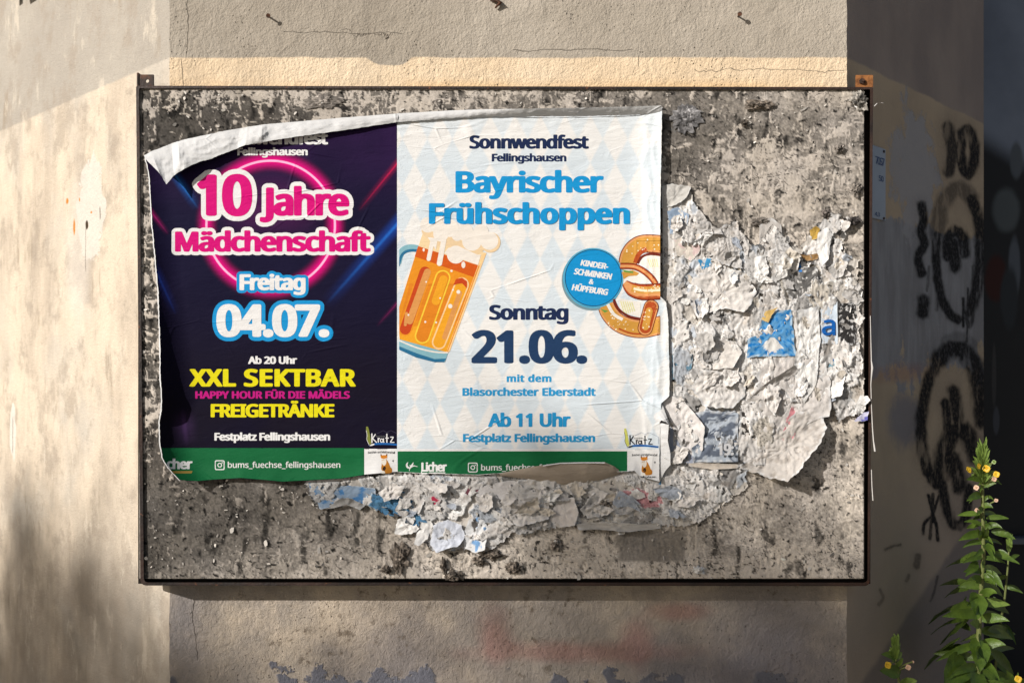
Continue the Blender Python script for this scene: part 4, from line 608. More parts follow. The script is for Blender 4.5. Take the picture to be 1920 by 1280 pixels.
MED_TXT = ''',	150	26,-62 21,-56 47,64 56,68 104,68 112,65 117,56 112,38 94,-11 72,-59 65,-62
-	178	25,111 20,117 20,155 25,160 154,160 162,155 162,115 157,111
0	304	138,-4 111,2 85,14 65,33 46,61 35,92 28,127 25,166 26,219 32,255 40,286 52,311 69,332 86,345 111,356 132,361 165,362 195,357 222,344 242,327 259,304 271,275 281,233 284,193 283,148 279,112 271,80 260,52 243,29 222,12 198,1 171,-4/139,45 159,44 174,47 186,53 196,63 203,76 210,94 218,146 218,220 213,249 207,271 199,289 188,302 174,311 159,314 144,313 132,310 122,304 112,293 98,264 90,213 90,146 98,94 106,74 116,60 126,51
3	304	103,-4 61,3 25,16 23,20 23,61 28,65 34,66 91,47 115,44 142,43 178,49 191,56 202,67 211,85 214,105 211,123 203,137 187,149 163,157 139,159 82,161 78,166 78,201 79,205 85,208 145,210 163,214 178,221 191,231 200,246 203,262 203,278 197,293 187,303 172,311 154,314 130,313 110,309 91,302 64,287 53,286 47,289 25,318 25,322 40,332 61,343 103,358 148,362 175,360 202,355 223,347 241,334 257,314 265,296 269,280 269,260 266,244 260,230 250,215 239,204 209,188 244,173 258,163 268,150 275,136 280,114 280,96 276,74 268,54 255,36 239,22 217,10 190,1 166,-3 133,-5
4	304	190,0 185,3 183,7 183,77 16,79 11,84 11,120 181,355 190,359 238,359 244,357 246,352 246,130 289,128 297,126 299,122 299,84 297,81 292,78 246,77 246,7 244,2 238,0/80,130 183,130 184,270
5	304	109,-4 67,3 34,16 32,20 33,63 40,66 46,66 79,52 118,44 148,44 172,49 193,60 207,76 214,99 213,127 209,141 203,152 192,163 178,170 157,174 133,176 70,169 41,186 54,352 58,356 64,357 250,356 255,351 255,313 250,307 111,305 104,222 106,220 160,223 193,219 226,207 251,190 269,166 278,139 280,117 279,99 271,67 262,51 249,34 235,22 214,10 190,2 166,-3 136,-5
6	304	144,-4 112,4 84,18 60,41 43,70 32,107 28,145 30,199 40,248 53,280 69,305 89,327 114,343 144,355 174,360 216,362 252,357 256,354 257,351 257,314 255,311 246,309 222,314 195,315 171,312 153,305 137,296 122,282 110,262 101,240 96,215 96,205 123,220 159,228 198,226 218,220 234,213 254,199 267,183 278,163 283,141 285,108 280,76 270,52 252,29 231,12 207,2 180,-4/153,43 178,45 199,56 208,65 214,76 220,98 220,132 213,155 198,173 177,181 147,181 123,172 112,164 102,154 93,132 93,117 96,99 108,72 117,61 128,52 141,46
7	304	75,0 70,3 69,8 213,305 210,306 27,307 22,312 23,354 33,357 273,357 281,355 284,352 283,316 138,5 129,0
B	343	54,1 49,7 50,354 60,357 195,356 240,348 261,341 279,331 295,316 304,298 308,278 308,251 302,231 291,213 276,200 255,189 282,177 295,167 309,151 317,135 321,111 320,88 315,66 305,48 291,32 273,19 249,9 225,3 186,0/115,50 198,50 216,53 231,60 246,77 252,95 252,119 244,139 228,152 204,160 174,162 117,162 114,160/115,211 192,211 211,214 224,220 236,233 241,249 241,272 235,287 223,298 201,305 174,308 115,307
F	277	54,1 49,7 50,354 60,357 261,357 267,355 270,352 271,312 264,307 117,307 114,305 114,198 117,197 255,196 261,191 261,151 252,146 115,146 114,5 111,1 105,0
G	383	189,-4 144,5 123,13 104,23 76,47 62,63 52,81 43,103 36,127 31,177 34,219 40,242 48,264 66,293 90,318 120,338 159,353 198,360 252,361 297,354 342,340 345,334 328,296 324,293 315,292 282,304 249,310 216,311 189,308 165,300 140,284 123,266 111,244 102,217 98,179 100,148 109,116 120,93 135,74 159,58 183,49 204,46 237,45 264,47 285,52 285,143 210,145 206,150 206,188 207,192 216,194 339,194 345,193 350,190 349,16 321,7 276,-1 231,-5
K	328	54,1 49,7 50,354 57,357 105,357 111,355 114,352 114,211 117,207 257,355 315,357 324,355 327,352 326,348 186,200 332,8 331,3 321,0 270,0 261,3 141,157 138,158 114,137 114,5 111,1 105,0
M	473	54,1 49,7 50,354 60,357 126,357 135,354 237,95 240,96 344,354 354,357 420,357 428,354 428,3 420,0 375,0 368,1 364,5 365,245 363,250 265,5 258,0 219,0 212,1 208,5 111,253 111,5 102,0
_	239	4,-74 -1,-70 -1,-37 2,-33 7,-32 235,-31 243,-33 245,-37 245,-70 238,-74
a	298	100,-4 79,1 58,10 44,22 33,36 26,54 23,78 25,98 32,114 42,128 57,141 88,156 130,164 199,168 197,197 193,210 186,219 175,225 163,228 145,229 127,226 82,210 73,210 67,213 53,246 54,249 88,265 133,274 181,274 214,266 231,257 244,244 256,224 261,204 262,183 262,5 259,2 253,0 214,1 210,5 205,26 184,10 161,0 130,-5/114,43 130,42 151,44 168,51 182,61 190,72 195,85 198,101 199,125 169,125 136,122 115,116 102,108 91,92 90,69 98,52
b	326	162,-4 129,5 102,22 99,21 94,4 90,1 51,0 46,2 43,5 43,372 44,376 48,378 99,379 107,374 108,253 129,266 156,273 195,275 222,270 244,260 270,240 285,219 295,195 302,152 302,114 295,76 281,45 261,22 246,11 231,4 198,-4/161,43 189,44 201,48 212,56 227,78 236,114 236,159 232,179 227,195 219,208 210,217 198,224 183,227 153,226 132,217 123,208 117,197 109,166 108,114 116,78 124,63 132,54 144,47
c	258	141,-4 108,4 84,15 63,31 45,56 34,81 29,112 29,157 35,190 45,213 60,235 78,251 102,264 135,273 165,276 198,273 228,266 243,260 246,257 230,217 219,215 192,223 171,226 141,224 128,219 116,210 107,197 100,183 94,150 96,107 105,78 119,58 135,48 156,44 192,47 231,59 237,58 241,54 241,14 238,11 219,3 195,-3 168,-5
d	326	132,-4 99,4 77,16 53,40 40,63 30,103 28,136 30,168 40,206 52,230 69,248 87,261 111,271 138,275 171,275 198,268 223,255 223,374 227,378 234,379 284,378 288,372 288,5 285,2 279,0 237,1 232,5 228,22 209,9 186,0 159,-5/145,43 174,44 198,53 207,61 214,72 222,98 224,146 221,168 215,192 208,206 198,217 189,223 174,227 144,227 132,224 121,217 106,197 96,164 94,145 95,114 98,94 104,78 111,65 120,54 132,47
e	300	147,-4 120,1 93,12 72,26 54,45 41,67 32,94 28,123 29,155 34,183 43,208 56,230 74,248 96,262 120,271 147,275 177,275 201,270 223,260 243,246 257,230 268,210 276,186 279,163 279,127 276,123 270,121 95,121 98,98 106,76 120,60 138,49 159,44 183,44 213,48 255,61 264,60 267,56 267,18 264,14 237,4 210,-2 177,-5/96,168 210,167 212,170 207,195 195,215 178,226 156,229 135,225 116,213 104,195
f	189	61,1 56,3 55,7 55,225 12,227 8,231 8,252 13,257 55,271 57,305 63,332 75,352 94,368 118,377 145,381 178,380 211,372 215,366 202,330 193,328 163,334 145,334 133,327 125,316 120,296 120,272 178,271 186,269 188,265 187,231 184,227 178,226 120,225 119,5 112,0
g	326	126,-115 84,-108 51,-97 49,-93 50,-51 57,-48 63,-49 96,-61 132,-67 165,-68 186,-64 204,-53 216,-37 223,-17 224,15 222,17 198,3 180,-2 159,-5 135,-4 111,0 96,6 78,16 66,26 51,44 40,64 30,104 28,135 30,164 39,203 51,225 66,245 85,259 109,270 147,276 177,273 204,265 228,249 233,267 237,270 283,270 288,265 288,1 285,-32 277,-55 269,-70 257,-84 244,-95 225,-105 207,-110 180,-115/148,42 180,44 192,49 202,55 210,64 216,75 224,108 223,160 220,180 214,196 206,209 196,218 183,224 165,228 138,226 126,220 117,212 109,202 102,187 94,151 95,111 104,77 111,64 121,53 133,46
h	327	48,1 43,7 43,374 45,377 51,379 99,379 105,377 107,374 108,252 129,265 153,272 177,275 207,274 231,269 252,260 268,247 280,231 287,211 291,184 291,5 287,1 279,0 237,0 231,1 228,5 227,171 225,193 220,207 210,219 195,226 177,228 153,226 135,218 121,204 113,186 108,148 107,5 99,0
i	145	47,1 43,7 43,265 45,269 50,271 101,270 107,265 107,5 98,0/68,302 53,308 44,317 40,332 41,348 47,358 59,365 74,368 89,366 102,359 109,350 111,337 110,323 104,314 95,307 83,303
k	285	48,1 43,7 43,374 45,377 51,379 99,379 104,377 107,374 108,166 208,269 216,271 267,271 277,267 276,261 170,153 284,8 285,5 282,2 276,0 222,0 213,3 126,115 107,99 106,3 96,0
l	145	48,1 43,7 43,374 45,377 51,379 99,379 105,377 107,374 107,5 99,0
m	487	48,1 43,7 43,265 45,269 54,271 93,270 98,267 102,249 123,263 147,272 174,276 201,274 219,271 237,264 249,256 264,242 282,257 306,269 336,275 363,275 387,272 411,263 427,251 438,236 448,211 451,186 451,7 447,1 396,0 388,5 387,173 386,193 380,209 371,220 357,226 342,228 321,226 304,218 292,205 284,186 279,149 279,5 270,0 225,0 217,3 214,191 209,205 201,218 189,225 171,228 150,226 133,218 120,204 113,186 108,148 107,5 99,0
n	327	48,1 43,7 43,267 51,271 93,270 98,267 102,249 123,262 144,271 171,275 198,275 219,272 238,267 250,261 265,251 276,238 282,227 288,209 291,187 290,3 282,0 237,0 231,1 228,5 227,171 225,193 220,207 210,219 195,226 177,228 152,225 135,218 124,207 114,187 108,151 107,5 99,0
r	224	48,1 43,7 43,267 51,271 96,269 99,265 102,241 126,261 153,273 186,276 207,274 219,271 221,265 215,227 213,224 204,222 174,225 153,220 141,214 129,204 114,180 108,149 107,5 99,0
s	257	94,-4 58,3 28,14 26,56 28,60 40,62 70,50 100,43 121,42 142,43 158,47 169,54 175,65 176,80 170,90 157,101 73,136 55,146 42,157 32,172 27,190 26,210 33,231 44,246 64,260 85,269 112,274 145,276 175,273 205,266 231,257 233,251 218,217 214,213 205,213 160,227 136,229 106,225 97,220 91,213 88,204 90,195 100,183 124,171 189,145 218,127 233,107 238,92 239,78 237,58 229,38 217,24 201,13 178,3 154,-3 130,-5
t	197	118,-4 97,1 80,9 65,22 55,36 49,52 47,74 46,226 16,226 8,231 9,255 48,273 65,325 73,330 103,330 110,327 112,271 181,271 189,266 189,231 186,228 178,226 112,226 111,83 115,60 121,51 129,45 148,42 181,47 190,44 191,7 181,2 160,-3 139,-5
u	327	129,-4 102,1 77,13 59,29 46,52 40,89 41,267 51,271 96,271 104,267 105,98 107,78 113,61 123,51 138,44 156,43 180,45 197,52 211,67 219,85 225,123 226,267 234,271 279,271 286,269 289,264 288,4 279,0 240,0 234,4 230,18 228,20 207,7 186,0 159,-4
z	252	25,1 20,5 20,36 159,225 34,227 28,233 29,267 34,270 40,271 223,271 232,269 234,265 233,231 97,46 100,45 232,44 238,39 236,3 229,0
ä	298	100,-4 79,1 58,10 44,22 33,36 26,54 23,78 25,98 32,114 42,128 57,141 88,156 130,164 199,168 197,197 193,210 186,219 175,225 163,228 145,229 127,226 82,210 73,210 67,213 53,246 54,249 88,265 133,274 181,274 214,266 231,257 244,244 256,224 261,204 262,183 262,5 259,2 253,0 214,1 210,5 205,26 184,10 161,0 130,-5/114,43 130,42 151,44 168,51 182,61 190,72 195,85 198,101 199,125 169,125 136,122 115,116 102,108 91,92 90,69 98,52/100,305 87,309 76,318 72,329 73,345 78,354 88,361 103,365 118,363 130,356 136,349 139,338 137,325 133,316 124,310 112,305/193,305 178,311 170,320 166,333 168,347 175,357 187,363 202,365 214,362 225,356 231,347 233,334 231,324 226,315 217,309 205,305'''
OUTL_TXT = '''10	278,-38 245,-30 221,-17 197,4 187,15 182,-2 172,-18 163,-25 139,-35 91,-36 67,-31 48,-20 39,-9 32,11 31,164 10,172 -10,188 -30,217 -35,231 -36,241 -32,255 -19,273 62,339 91,348 134,347 144,345 163,337 173,329 183,313 187,300 206,321 240,341 269,349 298,352 326,351 360,342 386,327 419,294 432,270 442,241 451,193 452,145 449,107 442,68 432,39 418,15 402,-4 370,-26 341,-36 317,-39
Jahre	22,-83 -2,-77 -23,-63 -32,-43 -32,-15 -27,0 -16,13 -6,18 14,24 15,211 19,221 27,231 37,238 51,243 90,244 114,238 130,225 137,211 138,197 142,193 166,197 186,198 219,194 223,197 225,225 238,245 262,255 306,256 326,249 341,235 345,225 347,201 349,199 382,193 402,186 411,192 430,196 469,194 502,198 526,197 546,190 579,198 603,198 622,196 646,188 666,176 687,153 698,129 703,110 704,77 701,62 694,53 697,38 696,5 690,-7 680,-16 670,-21 642,-30 608,-35 584,-34 560,-29 535,-19 517,-7 507,3 502,-10 488,-24 464,-32 430,-32 416,-29 397,-32 363,-31 349,-27 334,-18 325,-25 306,-31 272,-32 253,-29 238,-32 200,-30 181,-34 152,-34 133,-31 109,-59 90,-72 56,-82
Mädchenschaft	10,-26 -4,-23 -16,-15 -23,-6 -26,9 -25,153 -20,162 -14,169 -4,175 10,178 44,178 63,173 76,162 87,136 92,141 105,167 121,176 130,178 164,178 188,172 202,179 217,181 241,178 270,180 284,176 296,167 306,153 308,138 313,138 346,147 348,162 351,169 357,177 366,182 380,186 409,187 428,181 438,173 443,162 445,143 447,140 471,145 490,145 494,148 497,167 505,177 514,183 524,186 558,187 575,181 585,172 591,162 592,148 596,145 620,141 644,129 673,141 706,145 726,143 745,137 769,143 802,142 817,145 836,145 860,141 879,132 903,141 937,145 961,143 990,135 994,135 1014,142 1052,146 1057,167 1066,179 1086,186 1114,187 1134,182 1143,174 1150,162 1153,146 1177,142 1201,131 1220,139 1249,145 1278,144 1297,140 1302,141 1306,153 1316,167 1330,178 1350,185 1374,188 1398,185 1422,177 1431,167 1450,157 1460,143 1474,139 1483,133 1490,124 1493,114 1493,95 1489,83 1479,72 1464,66 1461,61 1461,57 1465,52 1474,49 1484,43 1491,33 1494,23 1493,-1 1487,-11 1474,-21 1460,-25 1441,-28 1407,-24 1388,-15 1374,-23 1359,-26 1335,-26 1321,-23 1306,-26 1278,-25 1258,-27 1234,-27 1210,-21 1191,-26 1167,-26 1158,-24 1138,-17 1119,-25 1090,-26 1076,-23 1052,-27 1033,-27 1009,-23 985,-14 966,-23 937,-27 913,-27 889,-23 874,-26 846,-26 831,-22 822,-16 812,-22 798,-26 774,-26 750,-22 716,-28 692,-27 673,-23 658,-18 634,-26 606,-26 591,-22 582,-16 572,-22 558,-26 534,-26 514,-24 486,-28 466,-27 447,-23 433,-17 423,-22 409,-26 375,-25 361,-27 337,-27 308,-18 298,-23 284,-26 255,-24 236,-27 212,-27 188,-21 169,-26 145,-26 130,-24 121,-19 111,-24 97,-26 78,-26 54,-21 39,-25
Freitag	426,-57 404,-52 393,-45 387,-37 383,-22 340,-23 326,-20 306,-23 292,-23 268,-18 254,-22 234,-22 220,-18 196,-23 177,-23 148,-15 134,-5 124,-15 114,-20 86,-22 66,-15 57,-3 47,-15 33,-21 9,-22 -6,-19 -15,-12 -22,1 -22,116 -19,126 -10,136 4,141 76,142 86,140 95,136 104,126 110,114 124,116 158,112 177,116 201,114 210,131 220,139 234,145 249,145 263,141 278,133 292,134 306,130 316,122 321,115 330,111 350,115 374,115 388,112 402,105 436,116 465,114 489,115 503,111 513,102 518,88 518,1 513,-23 499,-42 479,-54 455,-58
04.07.	74,-32 50,-26 26,-15 6,3 -8,22 -22,56 -28,85 -30,123 -28,161 -23,185 -16,209 -2,233 17,253 41,267 65,275 89,277 122,274 146,268 166,257 190,235 209,204 247,258 266,271 281,275 324,275 348,267 362,253 368,238 368,128 370,123 386,115 388,118 391,161 395,185 402,209 416,233 430,248 458,267 482,274 511,277 535,276 564,268 574,263 588,271 607,274 761,274 775,272 794,263 806,248 809,238 809,205 749,70 751,66 766,78 785,86 809,89 833,86 852,77 865,65 874,51 878,32 875,8 864,-11 845,-26 833,-31 814,-34 794,-33 771,-26 752,-11 745,-2 740,13 737,44 710,-11 698,-22 679,-29 636,-30 622,-28 605,-21 593,-9 569,-22 550,-29 521,-33 497,-32 473,-27 444,-14 425,-27 410,-32 396,-34 372,-33 348,-24 324,-30 290,-30 266,-25 252,-15 242,-2 241,17 238,20 204,20 199,20 196,17 175,-7 151,-22 127,-30 108,-32/639,137 641,134 655,167 635,166'''

# ---------------------------------------------------------------- posters
def alb(r, g, b): return tuple(.80 * c for c in lin(r, g, b))
def parse(txt):
    M = {}
    for ln in txt.strip('\n').split('\n'):
        ch, adv, s = ln.split('\t')
        M[ch] = (int(adv) / 500, [np.array([[float(q) for q in p.split(',')] for p in c.split(' ')]) / 500 for c in s.split('/')])
    return M
BOLD = parse(BOLD_TXT); MED = parse(MED_TXT)
OUTL = {l.split('\t')[0]: [np.array([[float(q) for q in p.split(',')] for p in c.split(' ')]) / 4 for c in l.split('\t')[1].split('/')] for l in OUTL_TXT.strip('\n').split('\n')}

YS_A = np.array([290, 330, 420, 470, 550, 640, 700, 745, 770, 790, 830, 860, 880, 903.])
XL_A = np.array([272, 280, 285, 290, 297, 300, 301, 303, 303, 299, 300, 305, 318, 340.])
LIFT_A = np.array([12, 9, 11, 14, 18, 28, 36, 42, 36, 27, 29, 34, 36, 34.]) / 1000
XB = np.array([300, 340, 369, 400, 450, 501, 529, 583, 640, 683, 745, 790, 829, 895, 939, 979, 1048, 1134, 1157, 1170, 1189, 1201, 1235, 1260])
YB = np.array([903, 900, 902, 899, 896, 900, 903, 900, 897, 890, 884.5, 887, 888, 890, 887, 880, 878, 880, 884, 884, 882, 893, 902, 904.])
XTOP = np.array([265, 283, 300, 330, 345, 390, 430, 465, 500, 560, 640, 745, 850, 980, 1100, 1241, 1260.])
YTOP = np.array([291, 283, 278, 267, 262, 252, 244, 238, 233, 228, 221, 213, 207, 204, 202, 198, 197.])
YS_B = np.array([196, 330, 450, 500, 556, 566, 600, 700, 742, 756, 775, 830, 905.])
XR_B = np.array([1241.5, 1239, 1237.5, 1237, 1238, 1249, 1253, 1255, 1255, 1240, 1238, 1237, 1236.])
LIFT_B = np.array([12, 14, 15, 13, 11, 10, 8, 7, 9, 12, 11, 9, 8.]) / 1000
def creases(x, y): return .0008 * fbm(x / 120, y / 70, 2, 71) + .00022 * pn(x / 80, y / 26, 72)
def hA(x, y):
    x = np.asarray(x, float); y = np.asarray(y, float)
    d = np.maximum(x - np.interp(y, YS_A, XL_A), 0); L = np.interp(y, YS_A, LIFT_A); wd = 34 + L * 900
    h = .0055 + creases(x, y) + L * np.clip(1 - d / wd, 0, 1) ** 2
    b = np.maximum(np.interp(x, XB, YB) - y, 0)
    return h + .010 * np.clip(1 - b / 34, 0, 1) ** 2 * sst(300, 380, x) * sst(745, 700, x) + .0016 * pn(x / 34, y / 60, 75) * np.clip(1 - b / 60, 0, 1)
def hB(x, y):
    x = np.asarray(x, float); y = np.asarray(y, float)
    d = np.maximum(np.interp(y, YS_B, XR_B) - x, 0); L = np.interp(y, YS_B, LIFT_B)
    h = .0062 + creases(x, y) + L * np.clip(1 - d / 70, 0, 1) ** 2
    edge = np.exp(-((d - 22) / 14) ** 2) * .0020 * ridg(x / 22, y / 70, 1, 77) * sst(180, 260, y)
    t = np.maximum(y - np.interp(x, XTOP, YTOP), 0)
    top = .0016 * ridg(x / 70, y / 16, 1, 78) * np.clip(1 - t / 70, 0, 1)
    b = np.maximum(np.interp(x, XB, YB) - y, 0)
    return h + edge + top + .008 * np.clip(1 - b / 30, 0, 1) ** 2 * sst(760, 840, x) + .0016 * pn(x / 38, y / 60, 75) * np.clip(1 - b / 60, 0, 1)
def paper_bump(m, k=1.0):
    m.bump(m.noise(26, 5, .62, stretch=(.6, 1, 1.9), dist=.8) * .8 + m.noise(80, 4, .6, stretch=(.6, 1, 1.5)) * .28 * m.noise(5, 3, off=(3, 0, 3)).ss(.35, .65) + m.vor(9, 'DISTANCE_TO_EDGE', (.7, 1, 1.6)).ss(.03, 0) * m.noise(4, 3, off=(7, 0, 1)).ss(.5, .65) * .5 + m.noise(300, 3) * .10, .0036 * k, .65); return m
INKS = {}
def ink(*rgb, rough=.62):
    if rgb not in INKS:
        m = Mat('ink_%d_%d_%d' % rgb, rough, .10); c = alb(*rgb); m.color(grey_jitter(m, c, .07, 55, 4)); paper_bump(m); INKS[rgb] = m.m
    return INKS[rgb]
class Quads(list): pass
def islands(cs):
    """contours -> [outer, its holes...] for each separate outline"""
    if len(cs) == 1: return [cs]
    n = len(cs); ins = [[k for k in range(n) if k != i and inpoly(cs[k], np.array([cs[i][0][0]]), np.array([cs[i][0][1]]))[0]] for i in range(n)]
    return [[cs[i]] + [cs[k] for k in range(n) if len(ins[k]) == len(ins[i]) + 1 and i in ins[k]] for i in range(n) if len(ins[i]) % 2 == 0]
def art(name, polys, mats, hf, layer, parent, xf=None, seg=3.2):
    """polys: list of (contours, material index). Flat print laid on the sheet."""
    bm = bmesh.new(); boxes = []; lev = []
    for cs, mi in polys:                       # print order: each shape just above what it overlaps
        al = np.vstack([np.asarray(q, float) for q in cs]); b = (*al.min(0), *al.max(0))
        lev.append(1 + max([l for q, l in zip(boxes, lev) if q[0] < b[2] and b[0] < q[2] and q[1] < b[3] and b[1] < q[3]], default=-1)); boxes.append(b)
    for gi, (cs, mi) in enumerate(polys):
        quads = isinstance(cs, Quads)
        if xf: cs = [xf(np.asarray(c, float)) for c in cs]
        dz = (gi % 2) * .00003 if len(mats) == 1 else lev[gi] * .00003
        for part in ([[q] for q in cs] if quads else islands(cs)):
            vl = [[Vector((p[0], p[1], 0)) for p in q] for q in part]; flat = [v for q in vl for v in q]
            bv = [bm.verts.new((v.x, v.y, dz)) for v in flat]
            for t in tessellate_polygon(vl):
                if len(set(t)) == 3:
                    try: f = bm.faces.new([bv[i] for i in t]); f.material_index = mi; f.smooth = True
                    except ValueError: pass
    bmesh.ops.remove_doubles(bm, verts=bm.verts[:], dist=1e-6)
    for _ in range(11):
        es = [e for e in bm.edges if e.calc_length() > seg]
        if not es: break
        bmesh.ops.subdivide_edges(bm, edges=es, cuts=1)
        bmesh.ops.triangulate(bm, faces=[f for f in bm.faces if len(f.verts) > 3])
    for f in bm.faces:
        if f.normal.z == 0: f.normal_update()
    for f in bm.faces:
        f.normal_update()
        if f.normal.z > 0: f.normal_flip()          # image y points down: face the viewer
    a = np.array([v.co[:] for v in bm.verts]); h = hf(a[:, 0], a[:, 1]) + layer * .00013 + a[:, 2]
    w = PHn(a[:, 0], a[:, 1], h)
    for v, q in zip(bm.verts, w): v.co = q
    me = bpy.data.meshes.new(name); bm.to_mesh(me); bm.free(); me.polygons.foreach_set('use_smooth', [True] * len(me.polygons))
    return link(name, me, mats, parent)
def layout(M, text, x0, x1, top, base, capk=.714):
    sy = (base - top) / capk; adv = [M[c][0] * sy if c != ' ' else .38 * sy for c in text]
    last = max(c[:, 0].max() for c in M[text[-1]][1]) * sy; first = min(c[:, 0].min() for c in M[text[0]][1]) * sy
    nat = sum(adv[:-1]) + last - first; tr = (x1 - x0 - nat) / max(len(text) - 1, 1); sx = sy
    if tr < -.115 * sy:
        q = (x1 - x0 + .115 * sy * (len(text) - 1)) / nat; sx *= q; adv = [a * q for a in adv]; first *= q; tr = -.115 * sy
    x = x0 - first; out = []
    for c, a in zip(text, adv):
        if c != ' ': out.append(([np.stack([x + k[:, 0] * sx, base - k[:, 1] * sy], 1) for k in M[c][1]], 0))
        x += a + tr
    return out
def text(par, hf, s, x0, x1, top, base, col, layer=2, M=None, xf=None, name='lettering'):
    return art(name, layout(M or BOLD, s, x0, x1, top, base), [ink(*col)], hf, layer, par, xf)
def outl(par, hf, s, x0, base, col, layer=1):
    return art('lettering_outline', [([np.stack([x0 + c[:, 0], base - c[:, 1]], 1) for c in OUTL[s]], 0)], [ink(*col)], hf, layer, par)
def ribbon(pts, w, closed=False):
    p = [np.array(q, float) for q in pts]; n = len(p); L = []; Rr = []
    if hasattr(w, '__len__'): w = np.interp(np.linspace(0, 1, n), np.linspace(0, 1, len(w)), w)
    for i in range(n):
        a = p[i - 1] if (i > 0 or closed) else p[i]; b = p[(i + 1) % n] if (i < n - 1 or closed) else p[i]
        t = b - a; t = t / (np.hypot(*t) + 1e-9); nn = np.array([-t[1], t[0]]); wi = w[i] if hasattr(w, '__len__') else w
        L.append(p[i] + nn * wi); Rr.append(p[i] - nn * wi)
    m_ = n if closed else n - 1
    return Quads([np.array([L[i], L[(i + 1) % n], Rr[(i + 1) % n], Rr[i]]) for i in range(m_)])
def smooth_path(pts, n=6):
    p = [np.array(q, float) for q in pts]; out = []
    for i in range(len(p) - 1):
        a = p[max(i - 1, 0)]; b = p[i]; c = p[i + 1]; d = p[min(i + 2, len(p) - 1)]
        for k in range(n):
            t = k / n; out.append(.5 * (2 * b + (c - a) * t + (2 * a - 5 * b + 4 * c - d) * t * t + (3 * b - a - 3 * c + d) * t ** 3))
    out.append(p[-1]); return out
def circ(x, y, r, ry=None, n=28): return [np.array([(x + r * math.cos(i * 2 * math.pi / n), y + (ry or r) * math.sin(i * 2 * math.pi / n)) for i in range(n)])]
def capsule(p0, p1, r, n=10):
    p0 = np.array(p0, float); p1 = np.array(p1, float); a = math.atan2(*(p1 - p0)[::-1])
    return [np.array([p1 + r * np.array([math.cos(a - math.pi / 2 + math.pi * k / n), math.sin(a - math.pi / 2 + math.pi * k / n)]) for k in range(n + 1)] + [p0 + r * np.array([math.cos(a + math.pi / 2 + math.pi * k / n), math.sin(a + math.pi / 2 + math.pi * k / n)]) for k in range(n + 1)])]
def clip_x(c, lim, right=True):            # cut a contour at the sheet's edge (Sutherland-Hodgman)
    out = []; n = len(c); ins = (lambda p: p[0] <= lim) if right else (lambda p: p[0] >= lim)
    for i in range(n):
        a = c[i]; b = c[(i + 1) % n]
        if ins(a): out.append(a)
        if ins(a) != ins(b): out.append(a + (b - a) * (lim - a[0]) / (b[0] - a[0]))
    return np.array(out) if len(out) > 2 else None
def clipped(polys, lim, right):
    r = []
    for cs, mi in polys:
        k = type(cs)(q for q in (clip_x(np.asarray(c, float), lim, right) for c in cs) if q is not None)
        if k: r.append((k, mi))
    return r

def sheet(name, par, mat, hf, x0f, x1f, ytf, ybf, nx, ny, y0, y1, bow=0):
    u = np.linspace(0, 1, nx); v = np.linspace(0, 1, ny); U, V = np.meshgrid(u, v); y = y0 + (y1 - y0) * V
    for _ in range(3):
        x = x0f(y) + (x1f(y) - x0f(y)) * U; y = ytf(x) + (ybf(x) - ytf(x)) * V
    h = hf(x, y)
    return link(name, mesh_np(name, PHn(x, y, h), grid_quads(ny, nx), None, np.stack([x, y], -1).reshape(-1, 2)), mat, par)
rag = lambda t, s: .7 * pn(t / 5, t * 0, s) + .5 * pn(t / 17, t * 0, s + 1)

pA = thing('poster', P(507, 640, YP), 'dark navy poster with a pink neon ring, its left edge lifting off the board', 'poster', 'posters pasted on the notice board')
pB = thing('poster', P(990, 640, YP), 'pale blue and white lozenge poster with a beer mug and a pretzel', 'poster', 'posters pasted on the notice board')

# --- dark poster: print
m = Mat('navy_neon_print', .7, .06); u, v = m.page()
c = m.mix(v.ss(240, 420), alb(46, 24, 66), alb(25, 21, 50)); c = m.mix(v.ss(480, 760), c, alb(23, 18, 33))
c = m.mix(m.noise(6, 4).ss(.35, .7) * .5, c, alb(18, 15, 40))
dx = u - 507.5; dy = v - 422; rr = (sq(dx) + sq(dy)).sqrt(); d = (rr - 120.5).abs()
c = m.mix(rr.ss(125, 20) * v.ss(470, 380) * .35, c, alb(120, 40, 110))
def streak(c, ax, ay, bx, by, w0, col, core, amt=.9):
    L = math.hypot(bx - ax, by - ay); ux, uy = (bx - ax) / L, (by - ay) / L
    s = (u - ax) * ux + (v - ay) * uy; e = ((u - ax) * (-uy) + (v - ay) * ux).abs()
    t = (1 - s * (1 / L)).max(0.0).min(1.0); on = s.ss(-40, 0) * t
    c = m.mix(e.ss(w0, 0) * on * amt * .8, c, col)
    return m.mix(e.ss(w0 * .25, 0) * on * amt, c, core)
c = streak(c, 750, 300, 672, 396, 10, alb(150, 24, 70), alb(205, 30, 80))
c = streak(c, 752, 412, 610, 572, 20, alb(28, 74, 170), alb(40, 110, 205))
c = streak(c, 340, 345, 372, 392, 14, alb(24, 84, 160), alb(40, 110, 190)); c = streak(c, 278, 390, 316, 440, 8, alb(170, 30, 110), alb(200, 40, 130))
c = streak(c, 298, 520, 330, 590, 14, alb(34, 50, 130), alb(40, 70, 160), .7); c = streak(c, 752, 560, 706, 612, 6, alb(110, 24, 80), alb(130, 30, 90), .8)
c = streak(c, 346, 800, 350, 838, 30, alb(66, 44, 84), alb(74, 50, 92), .6)
g = d.ss(27, 0); c = m.mix(g * g * .95, c, alb(236, 10, 132)); c = m.mix(d.ss(2.8, 1.2), c, alb(255, 190, 226))
m.color(c); paper_bump(m); dark_m = m.m
